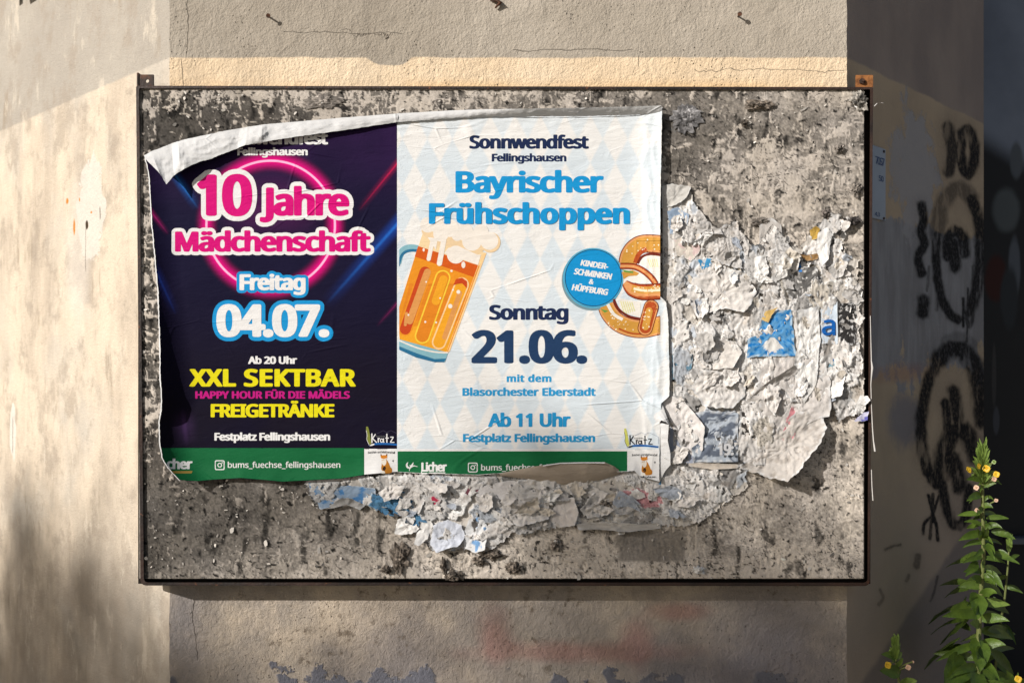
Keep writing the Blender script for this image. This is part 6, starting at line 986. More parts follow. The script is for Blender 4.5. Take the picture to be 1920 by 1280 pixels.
def torn_layer():
    st = 1.6; px = np.arange(556, 1624, st); py = np.arange(338, 1044, st); ny, nx = len(py), len(px); X, Y = np.meshgrid(px, py)
    wx = X + 10 * fbm(X / 26, Y / 26, 4, 101) + 3 * pn(X / 6, Y / 6, 103); wy = Y + 10 * fbm(X / 26, Y / 26, 4, 102) + 3 * pn(X / 6, Y / 6, 104)
    mr = inpoly(ZONE_R, wx, wy) & ((X > 1242) | (Y > 893)); ml = inpoly(ZONE_L, wx, wy) & (Y > np.interp(X, XB, YB) - 22)
    mask = mr | ml
    holes = (fbm(X / 24, Y / 24, 4, 106) > .50); mask &= ~holes
    H = np.full(X.shape, .0016); tone = fbm(X / 45, Y / 45, 3, 110)
    col = np.array([208, 201, 192.]) + 22 * tone[..., None]
    ok = np.argwhere(mask)
    for k in range(620):
        i, j = ok[rs.integers(len(ok))]; r = rs.choice([6, 11, 19, 32, 54], p=[.20, .24, .25, .19, .12]) * rs.uniform(.7, 1.4)
        low = py[i] > 893 and px[j] < 1240
        n = int(r * 1.5 / st) + 2; a, b, c0, d0 = max(i - n, 0), min(i + n + 1, ny), max(j - n, 0), min(j + n + 1, nx)
        lx = X[a:b, c0:d0] - px[j]; ly = Y[a:b, c0:d0] - py[i]; an = (rs.normal(1.45, .45) if not low else rs.normal(.1, .7)); asp = rs.uniform(.35, .85)
        qx = lx * np.cos(an) + ly * np.sin(an); qy = (-lx * np.sin(an) + ly * np.cos(an)) / asp
        th = np.arctan2(qy, qx); rho = np.hypot(qx, qy); kk = rs.uniform(0, 99)
        Rr = r * (.78 + .30 * pn(np.cos(th) * 1.4 + kk, np.sin(th) * 1.4, 111) + .14 * pn(np.cos(th) * 5 + kk, np.sin(th) * 5, 112))
        mm = rho < Rr
        if not mm.any(): continue
        g = rs.uniform(0, 2 * np.pi); lift = rs.uniform(.0, 1) ** 2 * .0075 * min(r / 18, 1.3)
        pr = (lx * np.cos(g) + ly * np.sin(g)) / r
        base = np.percentile(H[a:b, c0:d0][mm], 60)
        hn = base * .75 + rs.uniform(.0005, .0022) + lift * np.clip(pr + .2, 0, 2) ** 1.6 + .0012 * ridg((lx * np.cos(an) + ly * np.sin(an)) / 30 + kk, (ly * np.cos(an) - lx * np.sin(an)) / 9, 1, 113) * min(r / 24, 1.2)
        H[a:b, c0:d0] = np.where(mm, hn, H[a:b, c0:d0])
        cc = PAL[rs.choice(len(PAL), p=PW)] * rs.uniform(.93, 1.04)
        if r > 22 and cc[2] < 140: cc = PAL[0]
        pr_ = 1 - .25 * (fbm(lx / 4 + kk, ly / 4, 2, 114) > .22) * (rs.random() < .35)
        col[a:b, c0:d0] = np.where(mm[..., None], cc * (pr_ * (1 + .07 * pn(lx / 8 + kk, ly / 8, 115)))[..., None], col[a:b, c0:d0])
        rim = mm & (rho > Rr - 2.2); col[a:b, c0:d0] = np.where(rim[..., None], cc * .4 + 140, col[a:b, c0:d0])
    f1, f2, dx, dy, rv = worley(wx / 22, wy / 30, 9)
    sx = wx * .93 + wy * .36; sy = wy * .93 - wx * .36
    H = H + .0016 * ridg(sx / 34, sy / 80, 2, 120) + .0004 * ridg(sx / 14, sy / 30, 1, 121) + ((rv[..., 1] - .5) * dx + (rv[..., 2] - .5) * dy) * .004
    deep = sst(.38, .50, fbm(wx / 15, wy / 22, 4, 123)); H = H - .003 * deep; col = col * (1 - .6 * deep[..., None])
    dirt = sst(.1, .5, fbm(X / 30, Y / 22, 4, 125)); col = col * (1 - .12 * dirt[..., None] * np.array([.8, 1, 1.2]))
    sp = (pn(X / 2.6, Y / 2.6, 127) > .45) & (fbm(X / 40, Y / 40, 2, 128) > .05); col = np.where(sp[..., None], col * .55, col)
    lowz = sst(893, 905, Y) * sst(1260, 1200, X); col = col * (1 - .14 * lowz[..., None] * sst(900, 600, X)[..., None])
    H = np.clip(H * 1.25, .0008, .016); near = (X < 1262) & (Y < 893); H = np.where(near, np.minimum(H, .0045), H)
    H = np.where(Y < np.interp(X, XB, YB) + 6, np.where(X < 1240, np.minimum(H, .0045), H), H)
    keep = mask[:-1, :-1] & mask[1:, :-1] & mask[1:, 1:] & mask[:-1, 1:]
    edge = mask & ~(np.roll(mask, 1, 0) & np.roll(mask, -1, 0) & np.roll(mask, 1, 1) & np.roll(mask, -1, 1))
    H = np.where(edge & ~near, H + .002 + .004 * np.clip(fbm(X / 18, Y / 18, 2, 130), 0, 1), H)
    q = grid_quads(ny, nx, keep); used = np.unique(q); rm = np.full(ny * nx, -1); rm[used] = np.arange(len(used))
    v = PHn(X, Y, H + .001).reshape(-1, 3)[used]; cl = (linn(np.clip(col * .97, 18, 236)) * .80).reshape(-1, 3)[used]
    me = mesh_np('torn_paper_layer', v, rm[q], cl)
    o = link('torn_paper_layer', me, pm.m); tag(o, 'crumpled mass of torn off-white paper layers glued to the board', 'torn paper', None, 'stuff')
    return (px, py, H, mask)
LAYER = torn_layer()
def layer_h(x, y):
    px, py, H, mk = LAYER; j = int(np.clip((x - px[0]) / 1.6, 0, len(px) - 1)); i = int(np.clip((y - py[0]) / 1.6, 0, len(py) - 1))
    return float(H[i, j]) + .001 if mk[i, j] else .0015

def scrap(label, poly, col, h0=None, ang=0, lift=.012, start=-.2, back=0, crum=.0015, seed=0, rag_=1.2, group=None, col2=None, split=None, nr=9, nb=64, paint=None):
    poly = np.array(poly, float); c = poly.mean(0)
    seg = np.roll(poly, -1, 0) - poly; L = np.hypot(*seg.T); cum = np.concatenate([[0], np.cumsum(L)]); t = np.linspace(0, cum[-1], nb, endpoint=False)
    k = np.clip(np.searchsorted(cum, t, 'right') - 1, 0, len(poly) - 1); b = poly[k] + seg[k] * ((t - cum[k]) / L[k])[:, None]
    dirv = (b - c); rn = np.hypot(*dirv.T)[:, None]; tt = t / cum[-1] * nb
    b = b + dirv / rn * (rag_ * (1.2 * pn(tt / 2.3, tt * 0 + seed, 140) + 1.6 * pn(tt / 7, tt * 0 + seed, 141)))[:, None]
    s = np.linspace(0, 1, nr)[:, None, None]; G = c + s * (b - c)[None]; x, y = G[..., 0].copy(), G[..., 1].copy()
    g = np.array([math.cos(R(ang)), -math.sin(R(ang))]); pr = ((G - c) @ g) / (np.abs((b - c) @ g).max() + 1e-6)
    up = np.clip((pr - start) / (1 - start), 0, 1.2) ** 1.7
    h0 = max(layer_h(*c), layer_h(*poly[0]), layer_h(*poly[len(poly) // 2])) + .0008 if h0 is None else h0
    h = h0 + lift * up + crum * ridg(x / 16 + seed, y / 16, 3, 142) + crum * .7 * ridg(x / 40 + seed, y / 30, 2, 143)
    x = x - g[0] * back * up; y = y - g[1] * back * up
    h = np.maximum(h, .0015)
    ca = np.array(col, float)[None, None] * (1 + .08 * fbm(x / 10 + seed, y / 10, 3, 144))[..., None] * np.ones((*x.shape, 1))
    if col2 is not None:
        mk = fbm(x / 18 + seed, y / 18, 3, 145) > (.05 if split is None else split); ca = np.where(mk[..., None], np.array(col2, float), ca)
    if paint: ca = paint(x, y, ca)
    ed = np.linspace(0, 1, nr)[:, None] > .93; ca = np.where((ed & (np.abs(pn(tt / 5, tt * 0 + seed, 147)) > .18)[None])[..., None], ca * .35 + 145, ca)
    i = np.arange(nr * nb).reshape(nr, nb); i2 = np.roll(i, -1, 1)
    q = np.stack([i[:-1], i[1:], i2[1:], i2[:-1]], -1).reshape(-1, 4)
    v = PHn(x, y, h)
    if True:
        me = mesh_np('paper_scrap', v, q, (linn(np.clip(ca, 10, 240)) * .80).reshape(-1, 3))
    o = link('paper_scrap', me, pm.m); tag(o, label, 'paper scrap', group or 'torn paper scraps on the notice board')
    return o, (lambda X_, Y_: h0 + 0 * X_ + .0032 + crum)
OW = (218, 212, 206); LG = (194, 190, 186); GB = (172, 178, 188); WH = (232, 229, 225)
scrap('large off-white flap curling out at the lower end of the torn paper', [(1462, 800), (1496, 770), (1540, 770), (1552, 800), (1536, 832), (1506, 872), (1478, 902), (1448, 898), (1420, 886), (1384, 878), (1420, 850)], (200, 193, 186), .008, -52, .042, -.25, 0, .0050, 1, rag_=2.4, nr=22, nb=130, col2=(178, 170, 162), split=.18)
scrap('tall wrinkled off-white sheet with pinkish red printed patch', [(1420, 700), (1470, 640), (1520, 600), (1545, 660), (1560, 720), (1556, 780), (1500, 800), (1470, 850), (1440, 880), (1425, 800)], (202, 196, 191), .0060, -20, .010, .2, 0, .0046, 2, rag_=2.0, nr=24, nb=130,
      paint=lambda x, y, c: np.where((((x - 1482 - (y - 800) * -.15) / 13) ** 2 + ((y - 806) / 42) ** 2 + .8 * fbm(x / 12, y / 12, 3, 9) < .8)[..., None], np.array([198, 82, 96]) * .55 + c * .45, c))
scrap('silver grey photo sheet with wavy print and white numerals', [(1290, 775), (1330, 770), (1384, 774), (1384, 866), (1300, 866), (1296, 840), (1310, 830)], (150, 156, 166), .0085, -80, .006, .3, 0, .0030, 3, rag_=.6, nr=18, nb=100,
      paint=lambda x, y, c: np.where((np.sin((y + x * .35) / 5.2 + 4 * fbm(x / 26, y / 18, 3, 8)) > .25)[..., None], np.array([98, 106, 120.]), np.array([176, 184, 194.]) + 0 * c))
scrap('cream fold under the silver grey photo sheet', [(1292, 868), (1340, 868), (1386, 870), (1384, 877), (1340, 880), (1292, 874)], (226, 214, 200), .013, 90, .006, -.6, 0, .0006, 4, nb=50)
scrap('diagonal white strip peeling away beside the folded poster corner', [(1238, 752), (1262, 742), (1290, 760), (1322, 800), (1318, 842), (1300, 858), (1270, 815)], (224, 218, 214), .0065, 20, .012, -.1, 0, .0032, 5, nr=14, nb=80)
scrap('grey blue shaded paper strip hanging below the folded poster corner', [(1256, 798), (1286, 826), (1302, 858), (1300, 868), (1262, 870), (1254, 838)], (158, 164, 180), .006, -60, .006, 0, 0, .0016, 6)  # grey-blue shading of the curled sheet given as its paper colour
scrap('bright blue printed piece with a white patch in it', [(1432, 590), (1458, 580), (1484, 580), (1490, 640), (1494, 668), (1440, 668), (1400, 670), (1402, 636), (1420, 626)], (92, 152, 200), .0112, 120, .006, .3, 0, .0020, 7, rag_=1.5, nr=16, nb=90,
      paint=lambda x, y, c: np.where((((x - 1450) / 18) ** 2 + ((y - 648) / 15) ** 2 + .9 * fbm(x / 9, y / 9, 3, 4) < .8)[..., None], np.array([222, 219, 214.]), np.where((fbm(x / 8, y / 8, 3, 6) > .12)[..., None], np.array([26, 118, 190.]), c)))
scrap('ochre yellow curl above the blue printed piece', [(1428, 598), (1436, 584), (1458, 576), (1448, 590), (1440, 606)], (212, 178, 110), .0155, 60, .006, 0, 0, .0012, 8, nb=40)
oA, _ = scrap('pale blue leaflet bearing a blue letter near the right edge', [(1539, 566), (1570, 564), (1571, 645), (1540, 644)], (196, 208, 220), .008, 0, .004, .2, 0, .0008, 9, rag_=.5)
scrap('teal and blue triangle of paper below the lettered leaflet', [(1538, 662), (1552, 662), (1573, 678), (1573, 690), (1538, 688)], (132, 166, 180), .0075, -40, .004, 0, 0, .0010, 10, col2=(30, 84, 160), split=.12, nb=44)
scrap('light grey torn sheet at the upper left of the torn paper', [(1241, 350), (1262, 344), (1296, 350), (1290, 366), (1276, 380), (1258, 388), (1241, 390)], (200, 196, 190), .0060, -40, .012, .1, 0, .0026, 11)
scrap('blue grey printed sheet under the upper left torn paper', [(1250, 396), (1270, 388), (1291, 402), (1290, 438), (1256, 438)], (146, 164, 186), .005, 0, .004, 0, 0, .0018, 12)
scrap('cream sheet with a faint pink tint beside the pale poster', [(1262, 444), (1312, 438), (1312, 470), (1296, 490), (1266, 478)], (222, 212, 200), .0065, 200, .004, .2, 0, .0016, 13, col2=(222, 196, 192), split=.2)
scrap('long grey wrinkled strip hanging in the middle of the torn paper', [(1424, 424), (1444, 408), (1464, 420), (1468, 450), (1454, 480), (1456, 540), (1452, 600), (1430, 594), (1432, 520), (1424, 470)], (190, 184, 178), .0075, 200, .006, .1, 0, .0034, 14, nr=12, nb=90)
scrap('large pale crumpled sheet with ragged edges left of the blue piece', [(1305, 650), (1330, 630), (1375, 640), (1392, 660), (1376, 690), (1350, 692), (1312, 690), (1302, 670)], (216, 209, 202), .008, -60, .010, 0, 0, .0030, 15, nr=14, nb=84)
scrap('pale leaflet with faint pink print beside the poster', [(1256, 614), (1300, 612), (1306, 636), (1300, 664), (1257, 662)], (206, 212, 220), .006, 20, .003, 0, 0, .0010, 16, paint=lambda x, y, c: np.where(((np.abs(y - 631) < 6) & (np.abs(x - 1284) < 12) & (pn(x / 3, y / 3, 4) > -.1))[..., None], np.array([226, 176, 166.]), c))
scrap('dark teal photo scrap below the pale leaflet', [(1258, 664), (1300, 663), (1296, 690), (1276, 704), (1260, 712)], (96, 132, 152), .0055, 0, .003, 0, 0, .0014, 17, col2=(40, 58, 74), split=.1)
scrap('white sheet hanging down from the yellow scrap', [(1534, 436), (1552, 424), (1560, 440), (1554, 486), (1540, 500), (1530, 470)], WH, .009, -70, .014, 0, 0, .0026, 18)
scrap('yellow ochre scrap near the right side of the torn paper', [(1518, 432), (1530, 424), (1538, 430), (1534, 446), (1522, 450)], (206, 168, 84), .008, 90, .007, 0, 0, .0014, 19, nb=40)
scrap('brown curled scrap above the wrinkled sheets', [(1492, 474), (1510, 478), (1540, 474), (1534, 486), (1512, 490)], (168, 132, 88), .008, 100, .009, 0, 0, .0012, 20, nb=40)
scrap('white bent sheet left of the brown curled scrap', [(1462, 478), (1484, 468), (1500, 486), (1494, 508), (1472, 520), (1458, 500)], (228, 222, 214), .008, 30, .014, 0, 0, .0022, 21)
scrap('small bright blue scrap under the white bent sheet', [(1486, 508), (1500, 492), (1504, 510), (1492, 512)], (40, 110, 180), .0075, 0, .003, 0, 0, .0010, 22, nb=32)
scrap('bright blue printed snippet left of the long grey strip', [(1306, 486), (1334, 484), (1334, 496), (1318, 506)], (66, 140, 186), .0075, 0, .004, 0, 0, .0012, 23, col2=(200, 204, 208), split=.15, nb=40)
scrap('purple blue snippet lapping over the frame edge', [(1602, 788), (1616, 776), (1629, 771), (1628, 788), (1604, 790)], (186, 184, 206), .010, 0, .006, 0, 0, .0012, 24, col2=(96, 96, 168), split=.1, nb=40)
scrap('white shred sticking out over the right frame edge', [(1612, 740), (1626, 742), (1631, 750), (1622, 760), (1608, 756)], WH, .010, 10, .012, 0, 0, .0014, 25, nb=40)
scrap('faded blue printed panel under the dark poster', [(578, 905), (640, 910), (704, 914), (704, 940), (690, 946), (650, 936), (620, 950), (600, 955)], (134, 152, 172), .0065, -90, .008, .2, 0, .0014, 26, col2=(74, 122, 170), split=.16, nr=12, nb=80)
scrap('grey fold curling up from the faded blue panel', [(608, 954), (640, 932), (660, 934), (684, 948), (676, 956), (650, 944), (626, 952)], (178, 176, 174), .009, 90, .014, -.4, 0, .0020, 27)
scrap('small vivid blue triangle below the dark poster', [(704, 942), (722, 938), (712, 954)], (40, 126, 196), .007, -90, .004, 0, 0, .0006, 28, nb=30)
scrap('tall crumpled white sheet below the seam of the posters', [(710, 892), (735, 893), (742, 930), (752, 960), (736, 950), (716, 930)], (214, 208, 202), .007, 180, .008, 0, 0, .0030, 29)
scrap('scrap with crimson print below the pale poster', [(796, 940), (812, 928), (826, 936), (818, 956), (802, 966)], (206, 190, 186), .008, 60, .008, 0, 0, .0018, 30, col2=(176, 52, 78), split=.02, nb=44)
scrap('white tongue of paper hanging below the crimson scrap', [(790, 978), (806, 966), (812, 984), (802, 1010), (784, 1024), (776, 1020)], WH, .009, -110, .018, -.1, 0, .0018, 31)
scrap('wide bluish white sheet hanging loose with a ragged lower edge', [(812, 984), (840, 974), (866, 984), (872, 1008), (858, 1024), (836, 1030), (818, 1036), (806, 1020)], (202, 206, 216), .009, -80, .022, -.1, 0, .0030, 32, nr=14, nb=84)
scrap('white and blue sheet hanging beside the loose bluish sheet', [(880, 972), (908, 968), (916, 990), (908, 1030), (892, 1036), (872, 1026), (866, 1002)], (222, 222, 222), .008, -60, .012, 0, 0, .0028, 33, col2=(120, 162, 206), split=.22)
scrap('white leaflet with small print tucked under the torn flap', [(900, 912), (952, 900), (1010, 906), (1034, 924), (990, 928), (940, 936), (892, 930)], (216, 211, 208), .0070, -90, .006, .1, 0, .0018, 34, nr=12, nb=80)
scrap('dusky red scrap below the pale poster', [(872, 924), (884, 908), (902, 906), (894, 926), (882, 932)], (140, 84, 96), .0075, 180, .003, 0, 0, .0012, 35, nb=40)
scrap('pale sheet with a crimson tear beside the brown cracked patch', [(1030, 972), (1046, 934), (1076, 932), (1084, 960), (1078, 984), (1046, 990)], (216, 208, 202), .008, 0, .012, 0, 0, .0022, 36)
scrap('long wavy grey edge of paper under the right end of the band', [(1080, 982), (1130, 978), (1200, 982), (1240, 980), (1240, 990), (1180, 996), (1120, 992), (1084, 994)], (184, 178, 170), .008, -90, .012, -.3, 0, .0030, 37, nr=8, nb=90)
scrap('blue blot scrap below the fox emblem', [(1236, 900), (1252, 894), (1256, 912), (1244, 922), (1234, 916)], (82, 130, 170), .006, 0, .003, 0, 0, .0016, 38, nb=40)
def crackle(a, b, sc):
    return lambda x, y, c: np.where(((ridg(x / sc, y / sc, 3, 171) > .12) | (pn(x / 3, y / 3, 172) > .5))[..., None], np.array(a, float), np.array(b, float) + 0 * c)
scrap('black and white crackled print beside the lettered leaflet', [(1572, 570), (1600, 566), (1606, 600), (1602, 648), (1574, 650)], (150, 148, 146), .0062, 0, .004, .2, 0, .0026, 41, rag_=2, nr=18, nb=90, paint=crackle((52, 50, 50), (206, 204, 202), 9))
scrap('grey crackled print sheet above the lettered leaflet', [(1482, 506), (1530, 498), (1538, 530), (1532, 572), (1490, 580), (1476, 545)], (170, 168, 166), .0068, 40, .006, .2, 0, .0030, 42, rag_=2, nr=18, nb=90, paint=crackle((104, 102, 100), (206, 203, 199), 10))
scrap('dark smudged print right of the silver grey photo sheet', [(1388, 760), (1410, 752), (1446, 770), (1452, 800), (1430, 822), (1388, 826)], (120, 116, 110), .0062, 0, .004, .2, 0, .0028, 43, rag_=2, nr=18, nb=90, paint=crackle((58, 55, 52), (164, 160, 152), 11))
scrap('tall smooth white sheet right of the blue printed piece', [(1494, 582), (1534, 574), (1540, 640), (1530, 720), (1508, 756), (1488, 700), (1496, 640)], WH, .0092, 170, .008, .3, 0, .0042, 44, rag_=1.6, nr=20, nb=110)
scrap('squarish white sheet under the teal triangle', [(1538, 694), (1560, 686), (1584, 700), (1578, 742), (1556, 748), (1540, 740)], WH, .0085, -30, .014, .1, 0, .0030, 45, rag_=1.4, nr=14, nb=80)
scrap('broad wrinkled sheet with a lifted lower edge left of the crackled print', [(1300, 520), (1350, 500), (1404, 512), (1420, 548), (1396, 584), (1350, 578), (1310, 596), (1288, 560)], OW, .0078, -80, .016, .1, 0, .0044, 46, rag_=2.2, nr=20, nb=120)
scrap('long diagonal fold of paper running up to the tall white sheet', [(1398, 752), (1440, 716), (1490, 684), (1498, 696), (1450, 730), (1408, 764)], (206, 200, 194), .0085, 120, .016, -.3, 0, .0034, 47, rag_=1.4, nr=12, nb=90)
scrap('creased off-white sheet between the photo sheet and the pale leaflet', [(1312, 696), (1350, 690), (1392, 700), (1400, 740), (1370, 764), (1320, 762), (1296, 730)], (214, 209, 204), .0075, -100, .010, .1, 0, .0044, 48, rag_=2, nr=20, nb=110)
scrap('vertical grey strip hanging left of the long grey strip', [(1340, 432), (1362, 418), (1384, 430), (1380, 480), (1366, 500), (1344, 488)], (186, 180, 174), .0062, -90, .012, 0, 0, .0042, 49, rag_=2, nr=16, nb=90)
scrap('wide creased sheet hanging in the middle of the band below the posters', [(930, 936), (1000, 930), (1028, 944), (1030, 974), (980, 986), (934, 976)], OW, .0075, -85, .014, .1, 0, .0042, 50, rag_=2, nr=18, nb=110)
scrap('crumpled grey sheet at the left of the band below the posters', [(742, 900), (790, 896), (800, 930), (784, 962), (756, 950)], (196, 190, 184), .0075, -60, .010, .1, 0, .0040, 51, rag_=2, nr=16, nb=90)
# letters on two of the scraps
def flat_h(v): return lambda x, y: v + 0 * np.asarray(x, float)
art('lettering', layout(MED, 'a', 1541, 1561, 590, 628), [ink(28, 98, 178)], flat_h(.0128), 1, oA)
for o in list(C.objects):
    if o.get('label', '').startswith('silver grey photo'): oS = o
art('lettering', layout(MED, '19:', 1345, 1376, 831, 853) if '9' in MED else layout(BOLD, '19:', 1345, 1376, 831, 853), [ink(214, 214, 216)], flat_h(.0225), 1, oS)

# countless-looking but single small scraps
rk = random.Random(21)
def blob(cx, cy, r, asp, an):
    n = rk.randint(5, 8); out = []
    for i in range(n):
        a = 2 * math.pi * i / n + rk.uniform(-.25, .25); q = r * rk.uniform(.6, 1.15); x, y = q * math.cos(a), q * math.sin(a) * asp
        out.append((cx + x * math.cos(an) - y * math.sin(an), cy + x * math.sin(an) + y * math.cos(an)))
    return out
cnt = 0
while cnt < 150:
    right = rk.random() < .66
    x, y = (rk.uniform(1262, 1612), rk.uniform(400, 890)) if right else (rk.uniform(700, 1300), rk.uniform(908, 1024))
    if not inpoly(ZONE_R if right else ZONE_L, np.array([x]), np.array([y]))[0]: continue
    c_ = rk.choice([OW, OW, WH, WH, LG, (208, 198, 184), GB, (150, 146, 142)]); r = rk.choice([6, 8, 10, 12, 14, 17, 20, 24, 28, 32])
    if any(a - r * .6 < x < b + r * .6 and c0 - r * .6 < y < d0 + r * .6 for a, b, c0, d0 in ((1405, 1490, 580, 668), (1538, 1574, 566, 690), (1296, 1386, 772, 876), (1410, 1550, 770, 900), (1256, 1306, 614, 712), (578, 704, 905, 956), (812, 916, 970, 1036))): continue
    if c_ == (150, 146, 142): r = min(r, 11)
    if c_ in (OW, WH, LG): lab = 'small curled off-white scrap in the torn paper ' + ('right of the posters' if right else 'below the posters')
    elif c_ == GB: lab = 'small bluish grey scrap in the torn paper ' + ('right of the posters' if right else 'below the posters')
    elif c_ == (150, 146, 142): lab = 'small dark grey scrap in the torn paper ' + ('right of the posters' if right else 'below the posters')
    else: lab = 'small yellowish scrap in the torn paper ' + ('right of the posters' if right else 'below the posters')
    scrap(lab, blob(x, y, r, rk.uniform(.35, .9), rk.gauss(1.5, .6) if right else rk.uniform(-.6, .6)), c_, None, rk.uniform(0, 360), rk.uniform(.002, .012) * min(1, r / 9), rk.uniform(-.5, .2), rk.uniform(0, r * .4), rk.uniform(.0008, .0022) * max(1, r / 9), cnt + 60, 1.0 + r * .05, lab.replace('small', 'small').replace('scrap in', 'scraps in'), nr=6 if r < 14 else 10, nb=26 if r < 14 else 54)
    cnt += 1
# dark twisted clumps: several crushed flaps in one lump
def clump(label, x, y, rx, ry, seed, col=(84, 77, 70), th=.010):
    rr = random.Random(seed); V = []; Q = []; T_ = []; nb, nr = 46, 12
    for f in range(3):
        cx, cy = (x + rr.uniform(-.3, .3) * rx * (f > 0), y + rr.uniform(-.3, .3) * ry * (f > 0)); k = 1.0 if f == 0 else rr.uniform(.45, .75)
        a = np.linspace(0, 2 * np.pi, nb, endpoint=False); t = np.linspace(0, 1, nr)[:, None]
        R_ = 1 + .5 * pn(np.cos(a) * 1.6 + seed + f * 9, np.sin(a) * 1.6, 160) + .35 * pn(np.cos(a) * 5 + seed, np.sin(a) * 5 + f, 161)
        X = cx + t * R_ * rx * k * np.cos(a); Y = cy + t * R_ * ry * k * np.sin(a)
        dome = np.sqrt(np.clip(1 - t ** 2, 0, 1)); cr = ridg(X / 11 + seed, Y / 8 + f * 3, 3, 162)
        h = .0025 + th * (.25 + .3 * f) * dome + th * .62 * cr * (1 - .4 * t) + th * .8 * t ** 3 * np.clip(pn(np.cos(a) * 1.2 + f, np.sin(a) * 1.2 + seed, 163), 0, 1)
        b = len(V) and sum(len(q) for q in V); i = np.arange(nr * nb).reshape(nr, nb) + b; i2 = np.roll(i, -1, 1)
        Q.append(np.stack([i[:-1], i[1:], i2[1:], i2[:-1]], -1).reshape(-1, 4)); V.append(PHn(X, Y, np.maximum(h, .0012)).reshape(-1, 3))
        tn = np.clip(1.05 + .9 * fbm(X / 9 + seed, Y / 9 + f, 3, 164) + .5 * (pn(X / 5, Y / 5, 166) > .35), .45, 2.3)[..., None] * np.array(col, float) * rr.uniform(.9, 1.35); T_.append(tn.reshape(-1, 3))
    o = link('paper_clump', mesh_np('paper_clump', np.concatenate(V), np.concatenate(Q), linn(np.clip(np.concatenate(T_), 10, 225)) * .8), pm.m); tag(o, label, 'paper clump', 'weathered paper clumps on the notice board')
for i, q in enumerate((('dark twisted clump touching the lower frame left of the middle', 750, 1048, 17, 30, 1), ('dark clump hanging over the lower frame near the middle', 852, 1078, 20, 11, 2), ('round dark clump under the loose bluish sheet', 898, 1052, 13, 11, 3), ('wide blackened clump right under the hanging white and blue sheet', 925, 1040, 20, 9, 4), ('dark ragged clump right of the blackened clump', 962, 1064, 15, 11, 5), ('small dark clump low on the bare board', 724, 1068, 11, 8, 6),
        ('thin standing clump next to the lower middle', 832, 1060, 6, 15, 7), ('grey clump above the brown cracked patch', 1042, 1020, 9, 11, 8, (120, 112, 104)), ('grey blue clump beside the top right corner of the pale poster', 1286, 222, 30, 24, 9, (104, 102, 102), .005), ('long dark clump below the top frame right of the posters', 1424, 196, 27, 9, 10, (92, 84, 76)), ('grey clump in the top right corner of the board', 1610, 186, 17, 19, 11, (108, 104, 98)), ('dark knot under the upper edge of the board', 1396, 230, 7, 6, 12, (70, 64, 58)),
        ('small grey knot at the right side of the board', 1574, 278, 9, 7, 13, (104, 98, 92)), ('dark clump near the right edge above the torn paper', 1606, 356, 11, 15, 14, (96, 90, 84)), ('black clump beside the white hanging sheet', 1598, 414, 16, 9, 15, (62, 58, 56)), ('dark clump on top of the long grey strip', 1428, 416, 22, 9, 16, (100, 94, 88)), ('dark knot above the pale leaflets on the right', 1551, 402, 10, 9, 17, (80, 74, 70)), ('dark clump above the curled top edge of the dark poster', 605, 190, 34, 16, 18, (110, 104, 98), .005),
        ('grey clump at the right end of the torn band', 1262, 936, 14, 11, 19, (104, 98, 92)), ('white clump low on the board right of the brown patch', 1310, 1068, 12, 8, 20, (196, 190, 184)), ('dark clump between torn band and crack', 1130, 945, 26, 14, 21, (120, 112, 104)))):
    clump(*q)
# shreds on the steel frame
sh = Mat('white_shred', .8); sh.color(grey_jitter(sh, alb(196, 192, 188), .2, 60)); 
def shred(label, pts, wd, Y0):
    p = [P(a, b, Y0 + dy) for a, b, dy in pts]; bm = bmesh.new(); prev = None
    for i, q in enumerate(p):
        wv = wd[i] * S; r = [bm.verts.new(q + Vector((-wv, .001, 0))), bm.verts.new(q + Vector((0, -.0018, 0))), bm.verts.new(q + Vector((wv, .0006, 0)))]
        if prev:
            for k in range(2): bm.faces.new((prev[k], prev[k + 1], r[k + 1], r[k]))
        prev = r
    bmesh.ops.recalc_face_normals(bm, faces=bm.faces[:]); o = bm_obj('paper_shred', bm, sh.m, None, True); tag(o, label, 'paper shred', 'white shreds on the frame')
shred('long white shred hanging down the right frame side', [(1632, 592, 0), (1633, 640, 0), (1634, 676, -.002), (1636, 690, -.004), (1633, 720, -.001), (1634, 760, -.001), (1636, 800, -.004), (1638, 826, -.008), (1641, 846, -.01)], [.4, .5, .8, 2.2, .6, .5, .8, 1.0, 1.8], -.002)
shred('tiny white curl sticking out beside the upper right frame', [(1639, 200, 0), (1645, 194, -.006), (1652, 193, -.012), (1657, 194, -.014)], [1.2, 1.5, 1.2, .8], .004)
shred('thin white thread low on the right frame side', [(1634, 880, -.001), (1635, 910, -.002), (1637, 938, -.004)], [.4, .6, .8], -.002)
